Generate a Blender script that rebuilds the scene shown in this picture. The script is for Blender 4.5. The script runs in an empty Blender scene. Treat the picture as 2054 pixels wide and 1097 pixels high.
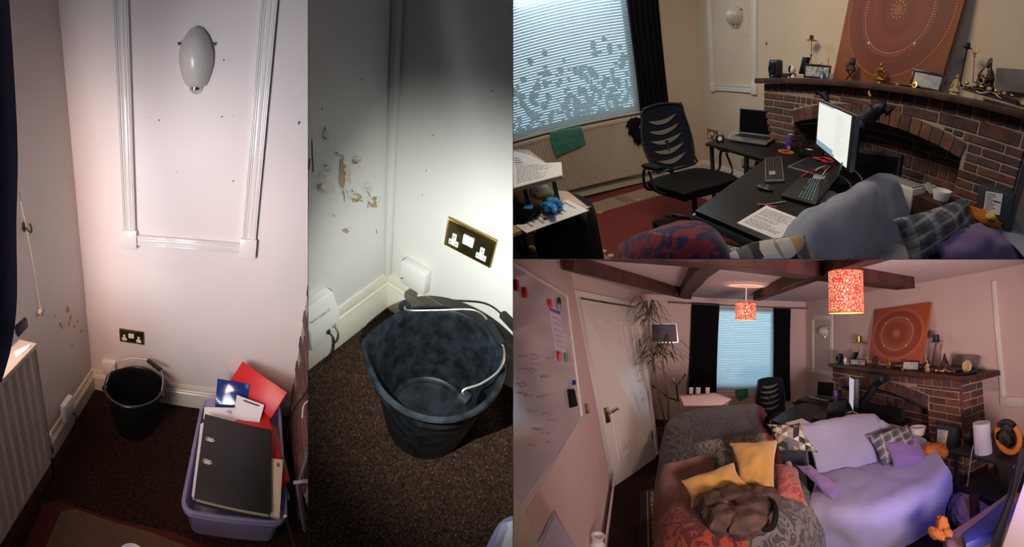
import bpy, bmesh, math, random
from mathutils import Vector, Matrix, noise
PI = math.pi
random.seed(7)
scene = bpy.context.scene
# ------------------------------------------------------------------ four rooms round one panoramic camera
# each room: rotation room -> lens frame (x right, y forward, z up) and the place in the room the lens stands at
ROOMS = {
    1: ([[0.775282, -0.558012, 0.295905], [0.625873, 0.741736, -0.24106], [-0.084969, 0.372088, 0.9243]], [0.87532, -1.76141, 1.65434]),
    2: ([[0.86648, 0.446776, 0.222721], [-0.243898, 0.768139, -0.592011], [-0.435576, 0.458644, 0.774544]], [0.64373, -0.75405, 1.01305]),
    3: ([[0.040717, 0.964758, -0.25997], [-0.930751, -0.058002, -0.361024], [-0.363379, 0.256667, 0.895588]], [5.56246, -2.96138, 1.47618]),
    4: ([[-0.332923, 0.935728, 0.116514], [-0.929692, -0.346376, 0.125286], [0.157592, -0.066612, 0.985255]], [7.64555, -3.28179, 1.7915]),
}

F, U0, V0 = 780.0, 1027.0, 520.0
HOME = 3                                   # the world is laid out in the axes of room 3
MH = Matrix(ROOMS[HOME][0]); CH = Vector(ROOMS[HOME][1])
LENS = MH.transposed()                     # lens frame -> world
TR = {}
for k_, (m_, c_) in ROOMS.items():
    r_ = LENS @ Matrix(m_)
    t_ = CH - r_ @ Vector(c_)
    TR[k_] = Matrix.Translation(t_) @ r_.to_4x4()
cam_data = bpy.data.cameras.new('camera')
cam = bpy.data.objects.new('camera', cam_data)
scene.collection.objects.link(cam)
scene.camera = cam
cam_data.type = 'PANO'
cam_data.panorama_type = 'CENTRAL_CYLINDRICAL'
cam_data.central_cylindrical_range_u_min = -1027.0 / F
cam_data.central_cylindrical_range_u_max = 1027.0 / F
cam_data.central_cylindrical_range_v_min = -(1097 - V0) / F
cam_data.central_cylindrical_range_v_max = V0 / F
cam_data.central_cylindrical_radius = 1.0
cam_data.clip_start = 0.02
rc = Matrix((LENS @ Vector((1, 0, 0)), LENS @ Vector((0, 0, 1)), LENS @ Vector((0, -1, 0)))).transposed()
cam.matrix_world = Matrix.Translation(CH) @ rc.to_4x4()
# ------------------------------------------------------------------ light and exposure
scene.view_settings.view_transform = 'Standard'
scene.view_settings.look = 'None'
scene.view_settings.gamma = 1.0
scene.view_settings.exposure = 0.0
scene.view_settings.use_curve_mapping = False
w = bpy.data.worlds.new('world'); scene.world = w
w.use_nodes = True
w.node_tree.nodes['Background'].inputs[0].default_value = (0.80, 0.86, 1.0, 1)
w.node_tree.nodes['Background'].inputs[1].default_value = 0.06

def lamp(kind, room, loc, aim, energy, color, size=1.0, size_y=None, spot=60, blend=.5, radius=0.05, name='window_light', spread=180):
    L = bpy.data.lights.new(name, kind)
    L.energy = energy; L.color = color
    if kind == 'AREA':
        L.shape = 'RECTANGLE'; L.size = size; L.size_y = size_y or size; L.spread = math.radians(spread)
    elif kind == 'SPOT':
        L.spot_size = math.radians(spot); L.spot_blend = blend; L.shadow_soft_size = radius
    elif kind == 'POINT':
        L.shadow_soft_size = radius
    o = bpy.data.objects.new(name, L)
    scene.collection.objects.link(o)
    a = TR[room] @ Vector(loc); b = TR[room] @ Vector(aim)
    q = (b - a).to_track_quat('-Z', 'Y')
    o.matrix_world = Matrix.Translation(a) @ q.to_matrix().to_4x4()
    return o
def lens_point(room, x, y, z):
    """a point given beside the lens, in the axes of a room"""
    return TR[room].inverted() @ (CH + LENS @ Vector((x, y, z)))
lamp('AREA', 1, (-.05, -1.75, 1.25), (.56, -.02, 1.1), 15, (.94, .92, 1.0), .8, .8, spread=80)
lamp('AREA', 1, lens_point(1, -.75, -.45, .5), (.1, -.3, .9), 11, (1.0, .58, .42), .4, .6, spread=80, name='ceiling_and_fill_light')  # added warm fill from behind the lens, no ceiling lamp hangs there
lamp('SPOT', 2, lens_point(2, -.17, .42, -.14), (.37, 0, .22), 24, (.96, 1.0, .94), spot=112, blend=1.0, radius=0.0, name='torch')
lamp('AREA', 3, (.35, -1.8, 2.88), (2.6, -1.9, .4), 32, (.80, .92, 1.0), 1.3, 1.1)
lamp('AREA', 3, (3.0, -1.9, 2.9), (2.6, -.8, .6), 46, (1.0, .80, .58), .9, .9, name='ceiling_and_fill_light')
lamp('AREA', 3, (5.2, -2.0, 2.95), (4.4, -.9, .9), 13, (.80, .85, 1.0), 1.4, .9, name='ceiling_and_fill_light')  # added cool fill for the right part of the room, not a ceiling lamp
lamp('SPOT', 4, lens_point(4, 1.9, .15, -.75), (5.2, -1.25, .2), 130, (.26, .20, 1.0), spot=48, blend=.9, radius=.15, name='violet_lamp')
lamp('AREA', 4, lens_point(4, .9, -.5, -.8), lens_point(4, 2.45, 2.6, -.75), 42, (1.0, .75, .72), .6, .5, spread=92, name='ceiling_and_fill_light')  # added general fill low behind the lens, not a ceiling lamp

# ------------------------------------------------------------------ helpers
ROOM = 1
def room(k):
    global ROOM
    ROOM = k
def ray(u, v):
    m, c = ROOMS[ROOM]
    l = (u - U0) / F
    return Vector(c), Matrix(m).transposed() @ Vector((math.sin(l), math.cos(l), -(v - V0) / F))
def at(u, v, x=None, y=None, z=None):
    """where the sight line through a pixel meets a wall plane, floor or shelf of the room"""
    c, d = ray(u, v)
    i, val = (0, x) if x is not None else (1, y) if y is not None else (2, z)
    return c + d * ((val - c[i]) / d[i])
def V(*a): return Vector(a)
LOC = {}
OBJ = []
def setp(o, label=None, cat=None, group=None, kind=None):
    if label: o['label'] = label
    if cat: o['category'] = cat
    if group: o['group'] = group
    if kind: o['kind'] = kind
    return o
def thing(name, label, cat, loc=(0, 0, 0), rot=None, group=None):
    o = bpy.data.objects.new(name, None)
    o.empty_display_size = .05
    scene.collection.objects.link(o)
    L = Matrix.Translation(Vector(loc)) @ (rot.to_4x4() if rot is not None else Matrix.Identity(4))
    o.matrix_world = TR[ROOM] @ L
    LOC[o.name] = L; o['room_no'] = ROOM
    OBJ.append(o)
    return setp(o, label, cat, group)
def finish(bm, name, mats, smooth=True, angle=35):
    me = bpy.data.meshes.new(name)
    bmesh.ops.recalc_face_normals(bm, faces=bm.faces)
    bm.to_mesh(me); bm.free()
    for m in (mats if isinstance(mats, (list, tuple)) else [mats]):
        me.materials.append(m)
    if smooth:
        me.shade_smooth()
        me.set_sharp_from_angle(angle=math.radians(angle))
    return me
def part(name, bm, mats, parent, local=False, label=None, smooth=True, angle=35, kind=None):
    """a mesh of its own under a thing; built in room axes unless local"""
    o = bpy.data.objects.new(name, None)
    L = Matrix.Identity(4)
    P = LOC[parent.name]
    if not local:
        bmesh.ops.transform(bm, matrix=P.inverted(), verts=bm.verts)
    me = finish(bm, name, mats, smooth, angle)
    bpy.data.objects.remove(o)
    o = bpy.data.objects.new(name, me)
    scene.collection.objects.link(o)
    o.parent = parent
    LOC[o.name] = P; o['room_no'] = ROOM
    OBJ.append(o)
    if label: o['label'] = label
    if kind: o['kind'] = kind
    return o
def solo(name, bm, mats, label=None, cat=None, group=None, kind=None, base=None, smooth=True, angle=35):
    """a thing that is one mesh, built in room axes, its origin under its middle"""
    if base is None:
        xs = [v.co for v in bm.verts]
        base = Vector(((min(v.x for v in xs) + max(v.x for v in xs)) / 2, (min(v.y for v in xs) + max(v.y for v in xs)) / 2, min(v.z for v in xs)))
    bmesh.ops.transform(bm, matrix=Matrix.Translation(-Vector(base)), verts=bm.verts)
    me = finish(bm, name, mats, smooth, angle)
    o = bpy.data.objects.new(name, me)
    scene.collection.objects.link(o)
    L = Matrix.Translation(Vector(base))
    o.matrix_world = TR[ROOM] @ L
    LOC[o.name] = L; o['room_no'] = ROOM
    OBJ.append(o)
    return setp(o, label, cat, group, kind)
def struct(name, bm, mats, parent=None, smooth=True, label=None):
    if parent is not None:
        return part(name, bm, mats, parent, smooth=smooth)
    return solo(name, bm, mats, kind='structure', label=label, smooth=smooth)
def B(): return bmesh.new()
def add(bm, other):
    me = bpy.data.meshes.new('tmp'); other.to_mesh(me); other.free(); bm.from_mesh(me); bpy.data.meshes.remove(me)
def box(bm, c, s, rot=None, bev=0.0, mi=0, seg=2):
    t = bmesh.new()
    bmesh.ops.create_cube(t, size=1)
    bmesh.ops.scale(t, vec=Vector(s), verts=t.verts)
    if bev > 0:
        bmesh.ops.bevel(t, geom=t.edges[:], offset=min(bev, min(s) * .48), segments=seg, affect='EDGES', profile=.5)
    m = Matrix.Translation(Vector(c)) @ (rot.to_4x4() if rot is not None else Matrix.Identity(4))
    bmesh.ops.transform(t, matrix=m, verts=t.verts)
    for f in t.faces: f.material_index = mi
    add(bm, t)
def box2(bm, a, b, bev=0.0, mi=0, seg=2):
    a = Vector(a); b = Vector(b)
    box(bm, (a + b) / 2, [abs(a[i] - b[i]) for i in range(3)], bev=bev, mi=mi, seg=seg)
def frame_of(d, hint=Vector((0, 0, 1))):
    d = d.normalized()
    if abs(d.dot(hint)) > .98: hint = Vector((1, 0, 0))
    a = d.cross(hint).normalized(); b = a.cross(d).normalized()
    return a, b
def tube(bm, pts, r, seg=10, caps=True, mi=0, closed=False, sq=1.0):
    pts = [Vector(p) for p in pts]
    n = len(pts)
    rs = r if isinstance(r, (list, tuple)) else [r] * n
    rings = []; a = None
    for i, p in enumerate(pts):
        if closed: d = pts[(i + 1) % n] - pts[i - 1]
        else: d = pts[min(i + 1, n - 1)] - pts[max(i - 1, 0)]
        d.normalize()
        if a is None: a, b = frame_of(d)
        else:
            a = (a - d * a.dot(d)).normalized(); b = d.cross(a)
        rings.append([bm.verts.new(p + (a * math.cos(2 * PI * j / seg) + b * math.sin(2 * PI * j / seg) * sq) * rs[i]) for j in range(seg)])
    for i in range(n if closed else n - 1):
        A, Bq = rings[i], rings[(i + 1) % n]
        for j in range(seg):
            f = bm.faces.new((A[j], A[(j + 1) % seg], Bq[(j + 1) % seg], Bq[j])); f.material_index = mi
    if caps and not closed:
        bm.faces.new(rings[0][::-1]).material_index = mi; bm.faces.new(rings[-1]).material_index = mi
def catmull(pts, n=6, closed=False):
    pts = [Vector(p) for p in pts]; out = []
    m = len(pts)
    for i in range(m if closed else m - 1):
        p0 = pts[(i - 1) % m] if closed or i > 0 else pts[i] * 2 - pts[i + 1]
        p1 = pts[i]; p2 = pts[(i + 1) % m]
        p3 = pts[(i + 2) % m] if closed or i + 2 < m else p2 * 2 - p1
        for k in range(n):
            t = k / n
            out.append(.5 * ((2 * p1) + (p2 - p0) * t + (2 * p0 - 5 * p1 + 4 * p2 - p3) * t * t + (3 * p1 - p0 - 3 * p2 + p3) * t ** 3))
    if not closed: out.append(pts[-1].copy())
    return out
def lathe(bm, prof, c=(0, 0, 0), rot=None, seg=32, mi=0, sx=1, sy=1, fn=None):
    """prof: (radius, height) pairs from one end to the other"""
    m = Matrix.Translation(Vector(c)) @ (rot.to_4x4() if rot is not None else Matrix.Identity(4))
    rings = []
    for r, h in prof:
        if r < 1e-6: rings.append([bm.verts.new(m @ Vector((0, 0, h)))])
        else:
            ring = []
            for j in range(seg):
                a = 2 * PI * j / seg
                p = Vector((r * math.cos(a) * sx, r * math.sin(a) * sy, h))
                if fn: p = fn(p, a, r, h)
                ring.append(bm.verts.new(m @ p))
            rings.append(ring)
    for A, Bq in zip(rings, rings[1:]):
        for j in range(seg):
            if len(A) == 1 and len(Bq) == 1: continue
            if len(A) == 1: f = bm.faces.new((A[0], Bq[j], Bq[(j + 1) % seg]))
            elif len(Bq) == 1: f = bm.faces.new((A[j], Bq[0], A[(j + 1) % seg]))
            else: f = bm.faces.new((A[j], Bq[j], Bq[(j + 1) % seg], A[(j + 1) % seg]))
            f.material_index = mi
def ball(bm, c, r, s=(1, 1, 1), rot=None, mi=0, u=16, v=10, bump=0, bs=4):
    t = bmesh.new(); bmesh.ops.create_uvsphere(t, u_segments=u, v_segments=v, radius=1)
    for q in t.verts:
        k = 1 + (bump * noise.noise(q.co * bs) if bump else 0)
        q.co = Vector((q.co.x * s[0], q.co.y * s[1], q.co.z * s[2])) * r * k
    m = Matrix.Translation(Vector(c)) @ (rot.to_4x4() if rot is not None else Matrix.Identity(4))
    bmesh.ops.transform(t, matrix=m, verts=t.verts)
    for f in t.faces: f.material_index = mi
    add(bm, t)
def slab(bm, pts, t, mi=0, away=None, bev=0, sub=0):
    """a plate with the given outline and thickness t, growing away from the lens side"""
    pts = [Vector(p) for p in pts]
    n = Vector((0, 0, 0))
    for i in range(len(pts)): n += pts[i].cross(pts[(i + 1) % len(pts)])
    n.normalize()
    ref = Vector(away) if away is not None else Vector((0, 0, -1))
    if n.dot(ref) < 0: n = -n
    tm = bmesh.new()
    top = [tm.verts.new(p) for p in pts]; bot = [tm.verts.new(p + n * t) for p in pts]
    tm.faces.new(top); tm.faces.new(bot[::-1])
    for i in range(len(pts)):
        j = (i + 1) % len(pts)
        tm.faces.new((top[i], bot[i], bot[j], top[j]))
    if bev: bmesh.ops.bevel(tm, geom=tm.edges[:], offset=bev, segments=2, affect='EDGES', profile=.5)
    for f in tm.faces: f.material_index = mi
    add(bm, tm)
def grid(bm, rows, th=0.0, mi=0, nu=6, nv=6, wr=0.0, ws=6.0, off=None, closed_v=False):
    """smooth sheet through rows of control points, wrinkled by noise, with thickness"""
    fine = [catmull(r, nu) for r in rows]
    cols = list(zip(*fine))
    cols = [catmull(c, nv, closed=closed_v) for c in cols]
    R = len(cols[0]); C_ = len(cols)
    P = [[cols[j][i] for j in range(C_)] for i in range(R)]
    N = [[None] * C_ for _ in range(R)]
    for i in range(R):
        for j in range(C_):
            du = P[i][min(j + 1, C_ - 1)] - P[i][max(j - 1, 0)]
            dv = P[(i + 1) % R if closed_v else min(i + 1, R - 1)][j] - P[(i - 1) % R if closed_v else max(i - 1, 0)][j]
            n = du.cross(dv)
            N[i][j] = n.normalized() if n.length > 1e-9 else Vector((0, 0, 1))
    o3 = Vector(off or (0, 0, 0))
    if wr:
        P = [[P[i][j] + N[i][j] * wr * (noise.noise(P[i][j] * ws + o3) + .5 * noise.noise(P[i][j] * ws * 2.3 + o3)) for j in range(C_)] for i in range(R)]
    top = [[bm.verts.new(p) for p in row] for row in P]
    RR = R if closed_v else R - 1
    for i in range(RR):
        for j in range(C_ - 1):
            bm.faces.new((top[i][j], top[i][j + 1], top[(i + 1) % R][j + 1], top[(i + 1) % R][j])).material_index = mi
    if th:
        bot = [[bm.verts.new(P[i][j] - N[i][j] * th) for j in range(C_)] for i in range(R)]
        for i in range(RR):
            for j in range(C_ - 1):
                bm.faces.new((bot[i][j], bot[(i + 1) % R][j], bot[(i + 1) % R][j + 1], bot[i][j + 1])).material_index = mi
        if not closed_v:
            for j in range(C_ - 1):
                bm.faces.new((top[0][j], bot[0][j], bot[0][j + 1], top[0][j + 1])).material_index = mi
                bm.faces.new((top[-1][j], top[-1][j + 1], bot[-1][j + 1], bot[-1][j])).material_index = mi
        for i in range(RR):
            k = (i + 1) % R
            bm.faces.new((top[i][0], top[k][0], bot[k][0], bot[i][0])).material_index = mi
            bm.faces.new((top[i][-1], bot[i][-1], bot[k][-1], top[k][-1])).material_index = mi
def cushion(bm, corners, puff=.08, n=14, wr=.012, ws=9, seed=0, corner_pull=.12):
    """a stuffed square cushion whose seam runs through four corner points"""
    a, b, c, d = [Vector(p) for p in corners]
    nrm = ((c - a).cross(d - b)).normalized()
    so = Vector((seed * 3.1, seed * 1.7, 0))
    sides = []
    for sgn in (1, -1):
        rows = []
        for i in range(n + 1):
            row = []
            for j in range(n + 1):
                s, t = i / n, j / n
                es = math.sin(PI * s); et = math.sin(PI * t)
                # edges bow in, corners stay sharp
                s2 = s + corner_pull * .5 * (0.5 - s) * 2 * et * (abs(s - .5) * 2) ** 3
                t2 = t + corner_pull * .5 * (0.5 - t) * 2 * es * (abs(t - .5) * 2) ** 3
                p = (a * (1 - s2) + b * s2) * (1 - t2) + (d * (1 - s2) + c * s2) * t2
                h = puff * (es * et) ** .42
                w_ = wr * (noise.noise(p * ws + so) + .6 * noise.noise(p * ws * 2.2 + so)) * min(1, 3 * es * et + .15)
                row.append(p + nrm * sgn * (h + w_ if sgn > 0 else h - w_) * 1.0)
            rows.append(row)
        sides.append(rows)
    vt = [[bm.verts.new(p) for p in r] for r in sides[0]]
    vb = [[(vt[i][j] if i in (0, n) or j in (0, n) else bm.verts.new(sides[1][i][j])) for j in range(n + 1)] for i in range(n + 1)]
    for i in range(n):
        for j in range(n):
            bm.faces.new((vt[i][j], vt[i][j + 1], vt[i + 1][j + 1], vt[i + 1][j]))
            q = (vb[i][j], vb[i + 1][j], vb[i + 1][j + 1], vb[i][j + 1])
            try: bm.faces.new(q)
            except ValueError: pass
def blob(bm, pts_r, u=14, v=10, bump=.1, bs=5, mi=0):
    for c, r, s in pts_r: ball(bm, c, r, s, mi=mi, u=u, v=v, bump=bump, bs=bs)
def text_bm(body, size, origin, right, up, depth=.0006, align='LEFT'):
    cu = bpy.data.curves.new('txt', 'FONT'); cu.body = body; cu.size = size; cu.extrude = depth / 2; cu.align_x = align
    cu.resolution_u = 2
    o = bpy.data.objects.new('txt', cu); scene.collection.objects.link(o)
    dg = bpy.context.evaluated_depsgraph_get(); me = bpy.data.meshes.new_from_object(o.evaluated_get(dg))
    bm = bmesh.new(); bm.from_mesh(me)
    r = Vector(right).normalized(); u = Vector(up); u = (u - r * u.dot(r)).normalized(); n = r.cross(u)
    m = Matrix((r, u, n)).transposed().to_4x4(); m.translation = Vector(origin) + n * depth / 2
    bmesh.ops.transform(bm, matrix=m, verts=bm.verts)
    bpy.data.objects.remove(o); bpy.data.curves.remove(cu); bpy.data.meshes.remove(me)
    return bm
def print_lines(bm, q, n, fill=.8, th=.0005, h=.3, margin=.08, seed=0, words=True, lift=(0, 0, 1)):
    """short dark bars of print on a sheet with corners q = tl, tr, br, bl"""
    rnd = random.Random(seed)
    tl, tr, br, bl = [Vector(p) for p in q]
    lift = Vector(lift) * .0006
    def P(s, t): return (tl * (1 - s) + tr * s) * (1 - t) + (bl * (1 - s) + br * s) * t + lift
    for i in range(n):
        t0 = margin + (1 - 2 * margin) * i / n; t1 = t0 + (1 - 2 * margin) / n * h
        s = margin; end = margin + (1 - 2 * margin) * (fill * rnd.uniform(.6, 1.15))
        end = min(end, 1 - margin)
        if rnd.random() < .12: continue
        while s < end:
            e = min(end, s + (rnd.uniform(.03, .12) if words else 1))
            slab(bm, [P(s, t0), P(e, t0), P(e, t1), P(s, t1)], th, away=-lift)
            s = e + .018
def copy_tree(o, parent=None, mat4=None):
    c = o.copy(); scene.collection.objects.link(c)
    if parent is not None: c.parent = parent
    elif mat4 is not None:
        c.matrix_world = TR[ROOM] @ mat4
    LOC[c.name] = mat4 if parent is None else LOC.get(parent.name)
    c['room_no'] = ROOM
    OBJ.append(c)
    for ch in [x for x in o.children]: copy_tree(ch, c)
    return c
# ------------------------------------------------------------------ materials
MATS = {}
def M(name, color, rough=.6, metal=0.0, bump=0.0, bscale=60.0, var=0.0, vscale=6.0, color2=None, spec=None, alpha=None, trans=0.0, emit=None, estr=1.0, detail=4, coat=0.0, sheen=0.0, ior=None, subs=0.0):
    if name in MATS: return MATS[name]
    m = bpy.data.materials.new(name); m.use_nodes = True
    nt = m.node_tree; b = nt.nodes['Principled BSDF']
    def inp(n, v):
        if n in b.inputs: b.inputs[n].default_value = v
    inp('Base Color', (*color, 1)); inp('Roughness', rough); inp('Metallic', metal)
    if spec is not None: inp('Specular IOR Level', spec)
    if trans: inp('Transmission Weight', trans)
    if ior: inp('IOR', ior)
    if coat: inp('Coat Weight', coat); inp('Coat Roughness', .08)
    if sheen: inp('Sheen Weight', sheen); inp('Sheen Roughness', .5)
    if subs: inp('Subsurface Weight', subs); inp('Subsurface Radius', (.02, .02, .02))
    if alpha is not None: inp('Alpha', alpha)
    if emit: inp('Emission Color', (*emit, 1)); inp('Emission Strength', estr)
    tc = nt.nodes.new('ShaderNodeTexCoord')
    if var or color2:
        n = nt.nodes.new('ShaderNodeTexNoise'); n.inputs['Scale'].default_value = vscale; n.inputs['Detail'].default_value = detail
        nt.links.new(tc.outputs['Object'], n.inputs['Vector'])
        r = nt.nodes.new('ShaderNodeValToRGB')
        c2 = color2 or tuple(min(1, c * (1 + var)) for c in color)
        c1 = color if color2 else tuple(c * (1 - var) for c in color)
        r.color_ramp.elements[0].position = .36; r.color_ramp.elements[1].position = .64
        r.color_ramp.elements[0].color = (*c1, 1); r.color_ramp.elements[1].color = (*c2, 1)
        nt.links.new(n.outputs['Fac'], r.inputs['Fac']); nt.links.new(r.outputs['Color'], b.inputs['Base Color'])
    if bump:
        n2 = nt.nodes.new('ShaderNodeTexNoise'); n2.inputs['Scale'].default_value = bscale; n2.inputs['Detail'].default_value = 3
        nt.links.new(tc.outputs['Object'], n2.inputs['Vector'])
        bp = nt.nodes.new('ShaderNodeBump'); bp.inputs['Strength'].default_value = bump; bp.inputs['Distance'].default_value = .01
        nt.links.new(n2.outputs['Fac'], bp.inputs['Height']); nt.links.new(bp.outputs['Normal'], b.inputs['Normal'])
    MATS[name] = m
    return m
def nodes(m):
    return m.node_tree, m.node_tree.nodes['Principled BSDF']

# ================================================================== materials shared by the rooms
m_wall1 = M('wall_paint_gloss', (.74, .68, .65), .38, bump=.06, bscale=14, var=.03, vscale=2)
m_wall2 = M('wall_paint_close', (.74, .73, .70), .5, bump=.08, bscale=22, var=.02, vscale=3)
m_trim = M('white_gloss_trim', (.78, .75, .72), .22, bump=.03, bscale=30, coat=.3)
m_cream = M('cream_gloss_trim', (.76, .72, .60), .3, bump=.03, bscale=25, coat=.2)
m_carpet1 = M('brown_carpet', (.022, .010, .009), .95, bump=.9, bscale=260, color2=(.050, .025, .019), vscale=90, spec=.1)
m_carpet2 = M('brown_carpet_close', (.035, .017, .011), .95, bump=1.0, bscale=420, color2=(.14, .08, .055), vscale=230, detail=6, spec=.1)
m_black_pl = M('black_plastic', (.012, .013, .016), .38, bump=.05, bscale=40)
m_bucket2 = M('black_bucket_plastic', (.006, .008, .010), .40, bump=.12, bscale=18, color2=(.022, .028, .037), vscale=30, detail=10, spec=.25)
m_steel = M('galvanised_wire', (.55, .53, .50), .35, metal=.9)
m_chrome = M('chrome', (.75, .75, .75), .18, metal=1)
m_brass = M('antique_brass', (.42, .30, .10), .22, metal=1, bump=.05, bscale=30)
m_brassd = M('dark_brass_plate', (.10, .075, .03), .18, metal=.8)
m_white = M('white_plastic', (.80, .79, .76), .35)
m_frost = M('frosted_glass', (.62, .61, .57), .3, subs=.3, coat=.2)
m_hole = M('dark_slot', (.01, .01, .01), .8)
m_tan = M('bare_plaster', (.46, .34, .20), .9, bump=.3, bscale=80, var=.12, vscale=25)
m_flake = M('paint_flake', (.70, .67, .62), .5)
m_crack = M('crack_line', (.16, .12, .09), .9)
m_navy = M('navy_curtain', (.012, .020, .085), .85, bump=.2, bscale=200, sheen=.3)
m_rad1 = M('radiator_enamel', (.62, .55, .46), .35)
m_black_card = M('black_card', (.012, .012, .013), .45, bump=.15, bscale=220)
m_red = M('red_card', (.62, .018, .022), .38)
m_dred = M('dark_red_card', (.50, .012, .02), .4)
m_pink = M('pink_card', (.62, .16, .17), .5)
m_blue = M('glossy_blue_card', (.012, .04, .22), .12, coat=.5)
m_lblue = M('light_blue_card', (.03, .22, .48), .4)
m_paper = M('white_paper', (.78, .78, .80), .7)
m_creamp = M('cream_card', (.62, .55, .40), .7)
m_print = M('print_ink', (.10, .10, .11), .7)
m_bin = M('lilac_clear_plastic', (.52, .52, .86), .14, alpha=.42)
m_rugred = M('rug_red', (.16, .016, .010), .95, bump=.6, bscale=200, var=.15, vscale=40)
m_rugtan = M('rug_tan', (.30, .20, .12), .95, bump=.6, bscale=200, var=.12, vscale=40)
m_greym = M('grey_metal', (.30, .33, .38), .4, metal=.6)
m_cablek = M('black_cable', (.012, .012, .012), .5)
m_cablew = M('white_cable', (.72, .72, .70), .45)
m_purple = M('purple_ink', (.08, .01, .10), .5)
m_mortar = M('mortar', (.36, .31, .27), .9, bump=.5, bscale=60)
BR = [M('brick_dark', (.055, .028, .028), .85, bump=.5, bscale=50, color2=(.11, .055, .048), vscale=9),
      M('brick_red', (.15, .055, .040), .85, bump=.5, bscale=50, color2=(.075, .036, .034), vscale=9),
      M('brick_purple', (.075, .042, .046), .85, bump=.5, bscale=50, color2=(.13, .065, .055), vscale=9),
      M('brick_orange', (.22, .085, .050), .85, bump=.5, bscale=50, color2=(.12, .048, .036), vscale=9)]
def wall_lamp(x, y, z0, z1, wd, label, depth=.085, mats=None):
    """egg shaped glass wall light on the far wall with a chrome tip"""
    t = thing('wall_lamp', label, 'wall lamp', (x, y, (z0 + z1) / 2))
    H = z1 - z0
    bm = B(); prof = []
    for i in range(19):
        s = i / 18
        zz = z0 + H * (.10 + .90 * s)
        r = wd / 2 * (math.sin(PI * (.16 + .84 * s) ** 1.22)) ** .58 if i < 18 else 0
        prof.append((max(r, 0), zz))
    prof = [(wd * .16, z0 + H * .10)] + prof[1:]
    lathe(bm, prof, c=(x, y, 0), sy=1, fn=lambda p, a, r, h: Vector((p.x, min(0, p.y) * (2 * depth / wd) if p.y < 0 else p.y * .1, p.z)), seg=36)
    part('lamp_shade', bm, m_frost, t)
    bm = B(); lathe(bm, [(wd * .19, z0 + H * .125), (wd * .19, z0 + H * .07), (wd * .12, z0 + H * .02), (0, z0)], c=(x, y, 0), fn=lambda p, a, r, h: Vector((p.x, min(0, p.y) * 1.2, p.z)), seg=24)
    part('finial', bm, m_chrome, t)
    for sx in (-1, 1):
        bm = B(); box(bm, (x + sx * wd * .5, y - .012, z0 + H * .74), (wd * .05, .02, H * .04), bev=.002)
        part('clip', bm, m_brassd, t)
    return t
def double_socket(p00, wdt, hgt, label, mplate, y=0, fancy=True):
    """brass double power socket on the far wall, lower left corner p00"""
    x, z = p00
    t = thing('wall_socket', label, 'socket', (x + wdt / 2, y, z))
    bm = B(); box2(bm, (x, y - .009, z), (x + wdt, y, z + hgt), bev=.003)
    part('back_plate', bm, m_brass if fancy else mplate, t)
    bm = B(); e = .055 * wdt
    box2(bm, (x + e, y - .0105, z + e), (x + wdt - e, y - .008, z + hgt - e), bev=.001)
    part('face_plate', bm, mplate, t)
    if fancy:
        bm = B()
        for i in range(40):
            for zz in (z + .0035, z + hgt - .0035): ball(bm, (x + .003 + (wdt - .006) * i / 39, y - .009, zz), .0016, u=6, v=4)
        for i in range(22):
            for xx in (x + .0035, x + wdt - .0035): ball(bm, (xx, y - .009, z + .003 + (hgt - .006) * i / 21), .0016, u=6, v=4)
        part('beaded_edge', bm, m_brass, t, kind='stuff')
    for sgn in (-1, 1):
        cx = x + wdt * (.5 + sgn * .29); cz = z + hgt * .38; s = wdt / .146
        bm = B()
        box(bm, (cx, y - .0115, cz - .010 * s), (.030 * s, .003, .017 * s), bev=.001)
        box(bm, (cx, y - .0115, cz + .008 * s), (.013 * s, .003, .022 * s), bev=.001)
        o = part('socket_outlet', bm, m_white, t)
        bm = B()
        for dx, dz, sx, sz in ((0, .010, .004, .008), (-.009, -.010, .007, .004), (.009, -.010, .007, .004)):
            box(bm, (cx + dx * s, y - .0132, cz + dz * s), (sx * s, .001, sz * s))
        part('pin_slots', bm, M('slot_grey', (.35, .33, .30), .7), o)
    for sgn in (-1, 1):
        bm = B(); box(bm, (x + wdt * .5 + sgn * wdt * .055, y - .013, z + hgt * .60), (wdt * .105, .006, hgt * .33), bev=.001)
        part('rocker_switch', bm, m_white, t)
    return t
def skirting(name, axis, a, b, h, th, mat, side=1):
    """moulded skirting board along the far wall (axis x) or the window wall (axis y)"""
    prof = [(0, 0), (th, 0), (th, h * .66), (th * .80, h * .70), (th * .80, h * .76), (th * .55, h * .80), (th * .62, h * .88), (th * .35, h * .96), (th * .30, h), (0, h)]
    bm = B(); ends = []
    for q in (a, b):
        ends.append([bm.verts.new((q, -p[0], p[1]) if axis == 'x' else (p[0], q, p[1])) for p in prof])
    n = len(prof)
    for i in range(n): bm.faces.new((ends[0][i], ends[0][(i + 1) % n], ends[1][(i + 1) % n], ends[1][i]))
    bm.faces.new(ends[0]); bm.faces.new(ends[1][::-1])
    return struct(name, bm, mat)
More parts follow.
